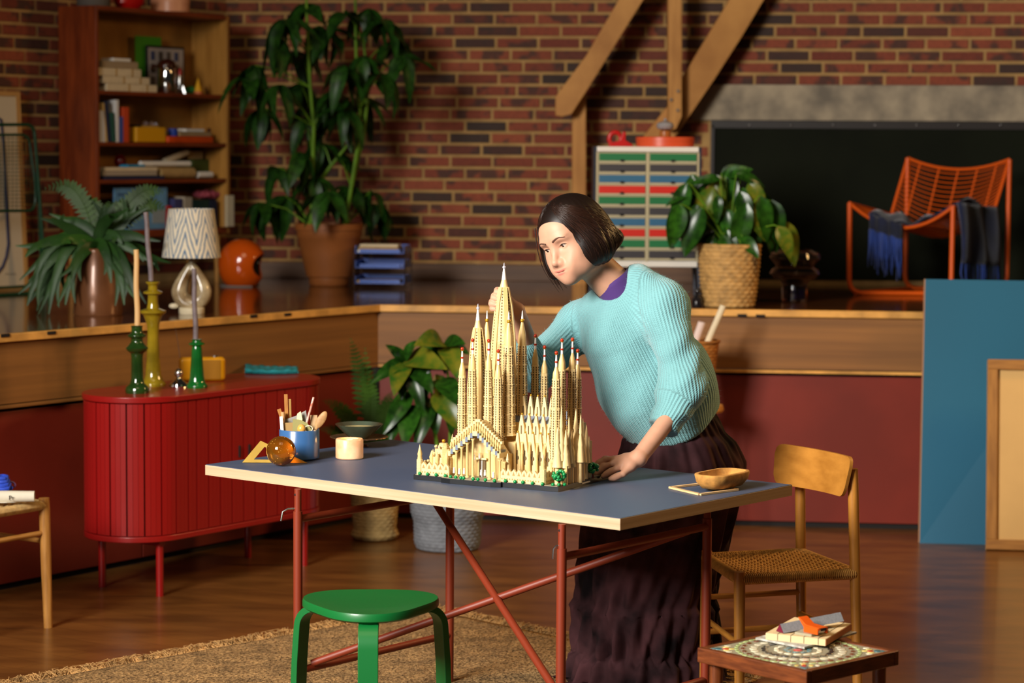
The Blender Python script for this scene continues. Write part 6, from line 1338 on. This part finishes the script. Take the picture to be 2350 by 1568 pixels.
def f_head(X, Y, Z):
    ax_ = np.abs(X)
    d = s_ell(X, Y, Z, (0, -.014, .030), (.074, .094, .086)); d = smin(d, s_ell(X, Y, Z, (0, .026, -.040), (.0585, .057, .074)), .035)
    d = smin(d, s_ell(X, Y, Z, (0, .045, .03), (.056, .042, .05)), .03)               # forehead
    d = smin(d, s_ell(ax_, Y, Z, (.043, .044, -.034), (.022, .026, .022)), .03)         # cheeks
    d = smin(d, s_ell(X, Y, Z, (0, .066, -.100), (.021, .019, .016)), .03)              # chin
    d = smin(d, s_ell(ax_, Y, Z, (.044, .012, -.078), (.018, .03, .018)), .03)          # jaw
    d = smin(d, s_ell(ax_, Y, Z, (.024, .0745, .020), (.022, .010, .007)), .018)        # brow
    d = smax(d, -s_ell(ax_, Y, Z, (.0315, .097, -.001), (.018, .020, .012)), .014)      # eye sockets
    d = smin(d, s_cone(X, Y, Z, (0, .078, .004), (0, .0985, -.036), .0075, .0085), .014)
    d = smin(d, s_ell(X, Y, Z, (0, .1005, -.0405), (.0095, .0095, .0085)), .006); d = smin(d, s_ell(ax_, Y, Z, (.0115, .0885, -.0435), (.0065, .009, .0065)), .006)
    zz = Z-5.0*X*X                                                                      # smile
    d = smin(d, s_ell(ax_, Y, Z, (.034, .038, -.066), (.024, .029, .026)), .03)
    d = smin(d, s_ell(X, Y, zz, (0, .073, -.0705), (.034, .0148, .021)), .034)
    d = smin(d, s_ell(X, Y, zz, (0, .0855, -.0668), (.0260, .0075, .0040)), .006); d = smin(d, s_ell(X, Y, zz, (0, .0843, -.0760), (.0215, .0078, .0052)), .006)
    d = smax(d, -s_ell(X, Y, zz, (0, .097, -.0713), (.0215, .0095, .0009)), .0022)
    d = smin(d, s_ell(ax_, Y, Z, (.0312, .0665, -.001), (.0155, .0125, .0125)), .004)   # lids over the eyeball
    d = smax(d, -s_ell(ax_, Y, Z-.10*(ax_-.0312), (.0315, .083, -.0026), (.0142, .012, .0047)), .0016)
    d = smin(d, s_ell(ax_, Y, Z, (.074, -.012, -.015), (.007, .017, .028)), .008)
    d = smin(d, s_cone(X, Y, Z, (0, -.028, -.06), nbh, .049, .056), .03)
    return d
def add_attr(o, name, vals): a = o.data.attributes.new(name, 'FLOAT', 'POINT'); a.data.foreach_set('value', np.asarray(vals, np.float32))
hv, hfc = nets(f_head, (-.10, -.20, -.215), (.13, .12, .13), .0019)
lipm = np.zeros(len(hv)); zz = hv[:, 2]-5*hv[:, 0]**2
for (c, r) in (((0, .0855, -.0670), (.0268, .012, .0044)), ((0, .0843, -.0760), (.0222, .012, .0054))):
    q = ((hv[:, 0]-c[0])/r[0])**2+((hv[:, 1]-c[1])/r[1])**2+((zz-c[2])/r[2])**2; lipm = np.maximum(lipm, np.clip((1.25-q)/.4, 0, 1))
def chain(prims, k):
    def f(X, Y, Z):
        d = None
        for (a, b, r0, r1) in prims: e = s_cone(X, Y, Z, a, b, r0, r1); d = e if d is None else smin(d, e, k)
        return d
    return f
def box_of(prims, m=.02): P = np.array([p for q in prims for p in q[:2]]); rr = max(max(q[2:]) for q in prims); return P.min(0)-rr-m, P.max(0)+rr+m
# left arm (viewer's right), hand flat beside the model
pk_ = onz(1431, 1097, TZ+.012); Y0 = pk_[1]
Yi = [Y0+.062, Y0+.043, Y0+.022, Y0+.002]
def lz(px, py, Y): p = ony(px, py, Y); p[2] = max(p[2], TZ+.0085); return p
EL, WR = ony(1570, 894, 6.975), ony(1465, 1052, Y0+.045)
fing = [((1410, 1054), (1389, 1055), (1375, 1063), (1364, 1070)), ((1408, 1064), (1386, 1072), (1376, 1081), (1369, 1088)), ((1416, 1075), (1402, 1083), (1392, 1089), (1384, 1094)), ((1430, 1088), (1418, 1093), (1409, 1097), (1400, 1099))]
ELs = ony(1578, 905, 6.972); pl_ = [(ELs, WR, .030, .0245)]
k1 = [lz(*f[0], Y) for f, Y in zip(fing, Yi)]
hand = [(WR, (WR+k1[i])/2, .019, .0145) for i in range(4)]+[((WR+k1[i])/2, k1[i], .0145, .0098) for i in range(4)]
for f, Y, r in zip(fing, Yi, (.0086, .0088, .0084, .0074)):
    P = [lz(*p, Y-.004*i) for i, p in enumerate(f)]; hand += [(P[0], P[1], r*1.12, r), (P[1], P[2], r, r*.92), (P[2], P[3], r*.92, r*.78)]
th = [WR+(k1[0]-WR)*.25, lz(1418, 1070, Y0+.07), lz(1392, 1084, Y0+.068), lz(1372, 1094, Y0+.06)]; hand += [(th[0], th[1], .013, .0105), (th[1], th[2], .0105, .0092), (th[2], th[3], .0092, .0075)]
def joined(groups, k, kk):
    fs_ = [chain(g, k) for g in groups]
    def f(X, Y, Z):
        d = fs_[0](X, Y, Z)
        for g in fs_[1:]: d = smin(d, g(X, Y, Z), kk)
        return d
    return f
palm = hand[:8]; fg = [hand[8+3*i:11+3*i] for i in range(5)]
lo, hi = box_of(pl_+hand); lv_, lf_ = nets(joined([pl_+palm]+fg, .012, .004), lo, hi, .0019)
# right arm (viewer's left), fingers round the great tower
GTp = mp(1157, 690, YT); Yt_ = GTp[1]
ER, WR2 = ony(1230, 850, Yt_+.30), ony(1186, 712, Yt_+.075)
ra = [(ER, WR2, .036, .0235)]; KN = [ony(1160, 676+i*11, Yt_+.052) for i in range(4)]
rp_ = [(WR2, k, .017, .0095) for k in KN]; rf = []
for i, (y, k) in enumerate(zip((670, 683, 696, 707), KN)):
    x = (1142, 1135, 1130, 1132)[i]; r = (.0085, .0088, .0085, .0076)[i]
    P = [k, ony(x, y-3, Yt_+.040), ony(x-1, y+1, Yt_+.016), ony(x+9, y+4, Yt_-.001)]
    rf.append([(P[0], P[1], r*1.1, r*1.03), (P[1], P[2], r*1.03, r), (P[2], P[3], r, r*.82)])
rf.append([(WR2, ony(1168, 690, Yt_+.055), .012, .0105), (ony(1168, 690, Yt_+.055), ony(1162, 672, Yt_+.035), .0105, .0085)])
lo, hi = box_of(ra+rp_+sum(rf, [])); rv_, rf_ = nets(joined([ra+rp_]+rf, .010, .0035), lo, hi, .0019)
# torso and legs under the clothes
SLh, SRh = ony(1522, 706, 7.06), ony(1332, 742, 7.30); WC = ony(1550, 985, 7.28); CH = ony(1462, 770, 7.18)
hipL, hipR = WC+A(.05, -.03, -.05), WC+A(-.06, .03, -.05)
core = [(NB, CH, .05, .10), (CH, WC, .10, .09), (CH, SLh, .06, .045), (CH, SRh, .06, .045), (SLh, ELs, .042, .030), (SRh, ER, .045, .036), (WC, hipL, .085, .08), (WC, hipR, .085, .08)]
for h, s in ((hipL, 1), (hipR, -1)):
    kn = A(.44+.06*s, 7.43-.02*s, .46); an = A(.43+.06*s, 7.45-.02*s, .09); core += [(h, kn, .075, .05), (kn, an, .05, .032), (an, an+A(-.05, -.07, -.045), .032, .024)]
lo, hi = box_of(core); cv_, cf_ = nets(chain(core, .04), lo, hi, .012)
vs = [h2w(hv), lv_, rv_, cv_]; fs = []; off = 0
for v, f in zip(vs, (hfc, lf_, rf_, cf_)): fs.append(f+off); off += len(v)
V = np.concatenate(vs); base = z3(WC[:2], 0); mb = MB(); mb.v = [tuple(p) for p in V-base]; mb.f = [tuple(map(int, q)) for q in np.concatenate(fs)]
me = mb.mesh('person'); finish(me, 180); me.materials.append(skin); person = bpy.data.objects.new('person', me); COL.objects.link(person); person.location = base
add_attr(person, 'lip', np.concatenate([lipm, np.zeros(len(V)-len(hv))]))
tag(person, 'dark-haired woman in an aqua sweater and long dark skirt leaning over the toy cathedral', 'person')
# eyes, brows, lashes
eyew = M('eye_white', 'b8a598', .2, coat=.5); iris = M('eye_iris', '241208', .15, coat=.8); browm = M('brow_hair', '2a1a12', .7)
for s in (-1, 1):
    c = A(s*.0312, .0665, -.001); g = nrm(A(-.38, 1, -.30))
    ey = build(MB().ell(h2w(c), .0118, n=24, m=16), 'eye', eyew, person, world=True, smooth=180)
    axg = frame(g@HR); R = .0118; pr = [(R*math.sin(t), R*math.cos(t)+.0004) for t in np.linspace(.64, .01, 6)]
    build(MB().lathe(pr, 20, h2w(c), [axg[0], axg[2], axg[1]]), 'iris', iris, ey, world=True, smooth=180)
    pts = [h2w((s*(.0312+x), .0665+.0128-abs(x)*abs(x)*24, -.0024+.10*x+.0050*(1-(x/.0150)**2))) for x in np.linspace(-.0135, .0145, 12)]
    build(MB().tube(pts, [.0005+.0009*math.sin(math.pi*i/11) for i in range(12)], 5), 'eyelash', browm, person, world=True)
    bp2 = []
    for t in np.linspace(0, 1, 14):
        x = .013+t*.038; z = .0175+.0062*math.sin(min(1, t*1.35)*math.pi*.62)-.004*max(0, t-.7)*3
        y = .05
        for _ in range(60):
            if f_head(np.float32(s*x), np.float32(y), np.float32(z)) > .0002: break
            y += .001
        bp2.append(h2w((s*x, y, z)))
    build(MB().tube(bp2, [.0021+.0006*math.sin(math.pi*min(1, .2+t))-.0011*t for t in np.linspace(0, 1, 14)], 6), 'eyebrow', M('brow_soft', '55382a', .9), person, world=True)
# hair: bob, parted, near side covering the ear
def f_hair(X, Y, Z):
    d = s_ell(X, Y, Z, (0, -.022, .034), (.089, .108, .096))
    d = smin(d, s_ell(X, Y, Z, (.004, -.045, -.020), (.098, .092, .082)), .03)
    d = smin(d, s_ell(X, Y, Z, (.062, -.010, -.040), (.036, .060, .058)), .03)
    d = smin(d, s_ell(X, Y, Z, (-.066, .020, -.045), (.028, .050, .070)), .03)
    d = smin(d, s_ell(X, Y, Z, (.02, -.125, -.045), (.05, .034, .028)), .03)
    d = smax(d, -s_ell(X, Y, Z, (-.004, .115, -.045), (.064, .098, .112)), .010)         # face opening
    d = smax(d, -s_cone(X, Y, Z, (0, -.02, -.10), nbh, .056, .064), .008)
    d = smax(d, -.098-Z-.10*(Y+.02)*-1, .010)
    ang = np.arctan2(X+.004, -(Y+.02)); return d+.0016*np.sin(ang*26+np.sin(Z*60)*.8)*np.clip((.12-Z)*12, 0, 1)*np.clip((.02-Y)*25, 0, 1)
hvv, hff = nets(f_hair, (-.12, -.19, -.125), (.13, .12, .15), .0028)
hairm = M('dark_hair', '170d09', .42, var=(9, .3), spec=.3); nt = hairm.node_tree
hair = build(MB().add(h2w(hvv), hff), 'hair', hairm, person, world=True, smooth=180)
lock = MB(); NL = 420; NT = 14
la_ = RNG.uniform(-2.6, 2.8, NL); lt = RNG.uniform(.10, .128, NL); lb_ = np.where(RNG.random(NL) < .8, RNG.uniform(-.104, -.075, NL), RNG.uniform(-.05, 0, NL))
T2 = np.linspace(0, 1, NT)[None]; LZ = lt[:, None]+(lb_-lt)[:, None]*T2; AA = la_[:, None]*(1-(1-T2)**2.2*.85)+.05*np.sin(T2*4+np.arange(NL)[:, None])
DX, DY_ = np.sin(AA), np.cos(AA); RR = np.full(AA.shape, .17); hit = np.zeros(AA.shape, bool)
for _ in range(85):
    d = f_hair((DX*RR).astype(np.float32), (-.015+DY_*RR).astype(np.float32), LZ.astype(np.float32)); hit |= d < 0; RR = np.where(hit, RR, RR-.002)
for i in range(NL):
    if abs(la_[i]) < .3 or not hit[i, 2:].all(): continue
    pts = [A(DX[i, k]*RR[i, k], -.015+DY_[i, k]*RR[i, k], LZ[i, k])+A(DX[i, k], DY_[i, k], .2)*.0005 for k in range(NT) if hit[i, k]]
    if len(pts) < 8 or f_head(*[np.float32(q) for q in pts[-1]]) < -.004: continue
    r0 = RNG.uniform(.0008, .0018); lock.tube([h2w(p) for p in pts], [r0*min(1, .4+k*.2)*(1 if k < len(pts)-2 else .5) for k in range(len(pts))], 5, caps=False)
for i in range(16):  # loose strands on the far side of the face
    x = -.078+RNG.uniform(-.008, .008); y0_ = .03+RNG.uniform(-.02, .03); ze = -.10-RNG.uniform(0, .028); cu = RNG.uniform(.01, .035)
    pts = [h2w((x*(1-.25*(1-t))+cu*max(0, t-.6)**1.5*2.2, y0_+.018*math.sin(t*3)+.02*max(0, t-.6), .07+(ze-.07)*t)) for t in np.linspace(0, 1, 14)]; lock.tube(pts, [.0019*(1-.75*t) for t in np.linspace(0, 1, 14)], 5, caps=False)
tag(build(lock, 'hair_locks', M('hair_strand', '24130c', .4, var=(14, .4), spec=.3), hair, world=True, smooth=180), kind='stuff')
# sweater
HEM = ony(1545, 984, 7.27); axw = nrm(HEM-ony(1470, 790, 7.18)); hemn = nrm(axw+A(.10, 0, -.05))
CL_ = ony(1524, 976, 6.922); CR_ = ony(1212, 800, Yt_+.20); nax = nrm(A(-.55, -.12, .83)); NC = ony(1408, 648, 7.14)
B1, B2 = ony(1442, 762, 7.18), ony(1508, 886, 7.23)
def f_sweat(X, Y, Z):
    Yc = 7.2; Ys = Yc+(Y-Yc)*1.15
    d = s_cone(X, Ys, Z, B1, B2, .148, .180); d = smin(d, s_cone(X, Ys, Z, B2, HEM-axw*.03, .180, .150), .03); d = smin(d, s_ell(X, Y, Z, ony(1585, 915, 7.31), (.085, .09, .085)), .05)
    d = smin(d, s_cone(X, Y, Z, NC+A(.055, .02, -.035), SLh+A(0, 0, -.008), .066, .066), .07); d = smin(d, s_cone(X, Y, Z, NC+A(.0, .05, -.06), SRh+A(0, 0, -.01), .06, .068), .06)
    d = smin(d, s_cone(X, Y, Z, ony(1464, 648, 7.13), ony(1532, 694, 7.07), .054, .058), .04)
    E2 = EL+A(.004, -.002, .01)
    sl = smin(s_cone(X, Y, Z, SLh, E2, .070, .064), s_cone(X, Y, Z, E2, CL_, .066, .051), .025); sl = smin(sl, s_ell(X, Y, Z, CL_+(EL-CL_)*.35, (.064, .064, .034)), .012)
    sl = smin(sl, s_ell(X, Y, Z, EL+A(-.03, 0, -.028), (.058, .058, .045)), .02)
    sr = smin(s_cone(X, Y, Z, SRh, ER, .070, .062), s_cone(X, Y, Z, ER, CR_, .062, .045), .025)
    # folds
    t = (X-SLh[0])*.35+(Z-SLh[2])*-1; fold = .005*np.sin(t*62+(Y-7)*30+X*25)*np.clip((t-.06)*9, 0, 1)*np.clip((.34-t)*8, 0, 1)
    sl = sl+fold; d = smin(d, sl, .03); d = smin(d, sr, .03)
    hd = (X-HEM[0])*hemn[0]+(Y-HEM[1])*hemn[1]+(Z-HEM[2])*hemn[2]
    torso_only = np.minimum(sl, sr); keep = smax(d, hd, .012); d = np.where(torso_only < d+.012, np.minimum(keep, np.maximum(torso_only, -1)), keep)
    d = smax(d, -s_cone(X, Y, Z, NC-nax*.012, NC+nax*.12, .062, .075), .008)
    nk = np.abs(s_cone(X, Y, Z, NC-nax*.03, NC+nax*.0, .070, .070)); 
    cd2 = (X-CL_[0])*nrm(CL_-EL)[0]+(Y-CL_[1])*nrm(CL_-EL)[1]+(Z-CL_[2])*nrm(CL_-EL)[2]
    d = smax(d, np.where(sl < .02, cd2-.012, -1.), .006)
    sx = (X-7.2*0)*1.0; d = d+.0022*np.sin(Z*34+X*21+Y*17)+.0016*np.sin(X*55-Z*31)
    return d
lo = np.minimum.reduce([B1, SRh, ER, HEM, CL_, CR_])-.2; hi = np.maximum.reduce([B1, SLh, EL, HEM, NC, SRh])+.16; hi[2] = NC[2]+.09
sv, sf_ = nets(f_sweat, lo, hi, .0055)
wool = M('aqua_wool', '6ea2a6', .9, var=(9, .08), sheen=.25); nt = wool.node_tree; pbn = nt.nodes['Principled BSDF']
def chan(nm): n = nt.nodes.new('ShaderNodeAttribute'); n.attribute_name = nm; return n.outputs['Fac']
def mth(op, *a):
    n = nt.nodes.new('ShaderNodeMath'); n.operation = op
    for i, v in enumerate(a):
        if isinstance(v, (int, float)): n.inputs[i].default_value = v
        else: nt.links.new(v, n.inputs[i])
    return n.outputs[0]
nzz = nt.nodes.new('ShaderNodeTexNoise'); nzz.inputs['Scale'].default_value = 60; tcz = nt.nodes.new('ShaderNodeTexCoord'); nt.links.new(tcz.outputs['Object'], nzz.inputs['Vector'])
rib = mth('SINE', mth('ADD', mth('MULTIPLY', chan('rib'), 6.283/.0115), mth('MULTIPLY', nzz.outputs['Fac'], 1.6))); row = mth('SINE', mth('ADD', mth('MULTIPLY', chan('row'), 6.283/.0062), mth('MULTIPLY', nzz.outputs['Fac'], 2.5)))
hgt = mth('ADD', mth('MULTIPLY', rib, .7), mth('ADD', mth('MULTIPLY', mth('MULTIPLY', row, rib), .35), mth('MULTIPLY', nzz.outputs['Fac'], .9)))
bmp = nt.nodes.new('ShaderNodeBump'); bmp.inputs['Strength'].default_value = .5; bmp.inputs['Distance'].default_value = .003; nt.links.new(hgt, bmp.inputs['Height']); nt.links.new(bmp.outputs[0], pbn.inputs['Normal'])
mr_ = nt.nodes.new('ShaderNodeMapRange'); nt.links.new(hgt, mr_.inputs[0]); mr_.inputs[1].default_value = -.8; mr_.inputs[2].default_value = 1.6; mr_.inputs[3].default_value = .84; mr_.inputs[4].default_value = 1.05
hsv = nt.nodes.new('ShaderNodeHueSaturation'); nt.links.new(pbn.inputs['Base Color'].links[0].from_socket, hsv.inputs['Color']); nt.links.new(mr_.outputs[0], hsv.inputs['Value']); nt.links.new(hsv.outputs[0], pbn.inputs['Base Color'])
sw = build(MB().add(sv, sf_), 'sweater', wool, person, world=True, smooth=180)
def axcoord(P, a, b, ref):
    d = nrm(b-a); x = nrm(ref-d*(ref@d)); y = np.cross(d, x); q = P-a; h = q@d; return np.arctan2(q@y, q@x), h, np.linalg.norm(q-np.outer(h, d), axis=1)
ref = A(0, -1, 0)
segs = [(B1, HEM, .17), (SLh, EL, .075), (EL, CL_, .06), (SRh, ER, .066), (ER, CR_, .055)]
D = np.stack([s_cone(sv[:, 0], sv[:, 1], sv[:, 2], a, b, r, r) for a, b, r in segs], 1); pick = D.argmin(1); ribv = np.zeros(len(sv)); rowv = np.zeros(len(sv))
for i, (a, b, r) in enumerate(segs):
    an, h, rr_ = axcoord(sv, a, b, ref); m = pick == i; ribv[m] = (an*r)[m]; rowv[m] = h[m]
add_attr(sw, 'rib', ribv); add_attr(sw, 'row', rowv)
# purple collar under the sweater
axn = frame(nax, (0, 1, 0)); pr = [(.066, -.05), (.0635, -.02), (.060, .004), (.0585, .016), (.0560, .018), (.0555, .0), (.055, -.05)]
build(MB().lathe(pr, 40, NC-nax*.004, [axn[0], axn[2], axn[1]]), 'undershirt_collar', M('purple_jersey', '3c1d60', .8, sheen=.2, bump=(200, .2)), person, world=True, smooth=60)
# loose mohair fibres on the sweater
tri_i = RNG.integers(0, len(sf_), 9000); PQ = sv[sf_[tri_i]]; nq_ = np.cross(PQ[:, 1]-PQ[:, 0], PQ[:, 2]-PQ[:, 0]); nq_ /= np.linalg.norm(nq_, axis=1)[:, None]+1e-12; cq = PQ.mean(1); tq2 = (cq+nq_*.004).astype(np.float32)
nq_[f_sweat(tq2[:, 0], tq2[:, 1], tq2[:, 2]) < 0] *= -1; dq = nq_*.8+RNG.normal(size=cq.shape)*.5; dq /= np.linalg.norm(dq, axis=1)[:, None]; eq = cq+dq*RNG.uniform(.004, .012, len(cq))[:, None]; sq = np.cross(dq, RNG.normal(size=cq.shape)); sq *= .0002/(np.linalg.norm(sq, axis=1)[:, None]+1e-12)
fz = MB(); fz.v = [tuple(p) for p in np.stack([cq-sq, cq+sq, eq], 1).reshape(-1, 3)]; fz.f = [(3*i, 3*i+1, 3*i+2) for i in range(len(cq))]
tag(build(fz, 'mohair_fibres', M('aqua_fibre', '7ab2b4', .9), sw, world=True, smooth=None), kind='stuff')
# skirt
rowsk = [(940, 1545, 90), (965, 1550, 100), (992, 1554, 110), (1012, 1556, 128), (1060, 1560, 146), (1105, 1552, 154), (1200, 1512, 172), (1300, 1492, 166), (1375, 1482, 158), (1392, 1482, 168), (1470, 1480, 160), (1492, 1480, 158), (1506, 1478, 176), (1560, 1476, 186), (1612, 1474, 196)]
ys = [r[0] for r in rowsk]
def skf(u, v):
    y = ys[0]+(ys[-1]-ys[0])*v; xc = np.interp(y, ys, [r[1] for r in rowsk]); hw_ = np.interp(y, ys, [r[2] for r in rowsk]); Yc = 7.27+.15*min(1, max(0, (y-1080)/150)); c = ony(xc, y, Yc); k = Yc/FPX; q = 2*math.pi*u; tier = (y-1392)/80 if 1392 < y < 1492 else ((y-1506)/70 if y > 1506 else .35*v)
    am = .024+.05*min(1, max(0, tier)); ph = 3*math.sin(v*5); r = hw_*k*(1+am*math.sin(q*17+ph+2*math.sin(q*3))+am*.7*math.sin(q*29-ph*2)+.02*math.sin(q*5+v*9))
    z = c[2]+(.008*math.sin(q*23+v*31)+.006*math.sin(q*41-v*60) if y > 1392 else 0)
    return A(c[0]+r*math.cos(q), c[1]+r*.80*math.sin(q), max(z, .022))
skm = M('smoky_tulle', '46292c', .9, var=(9, .9), c2='0d0709', spec=.15, detail=8); 
build(MB().grid(skf, 260, 120, closeu=True), 'skirt', skm, person, world=True, smooth=180)
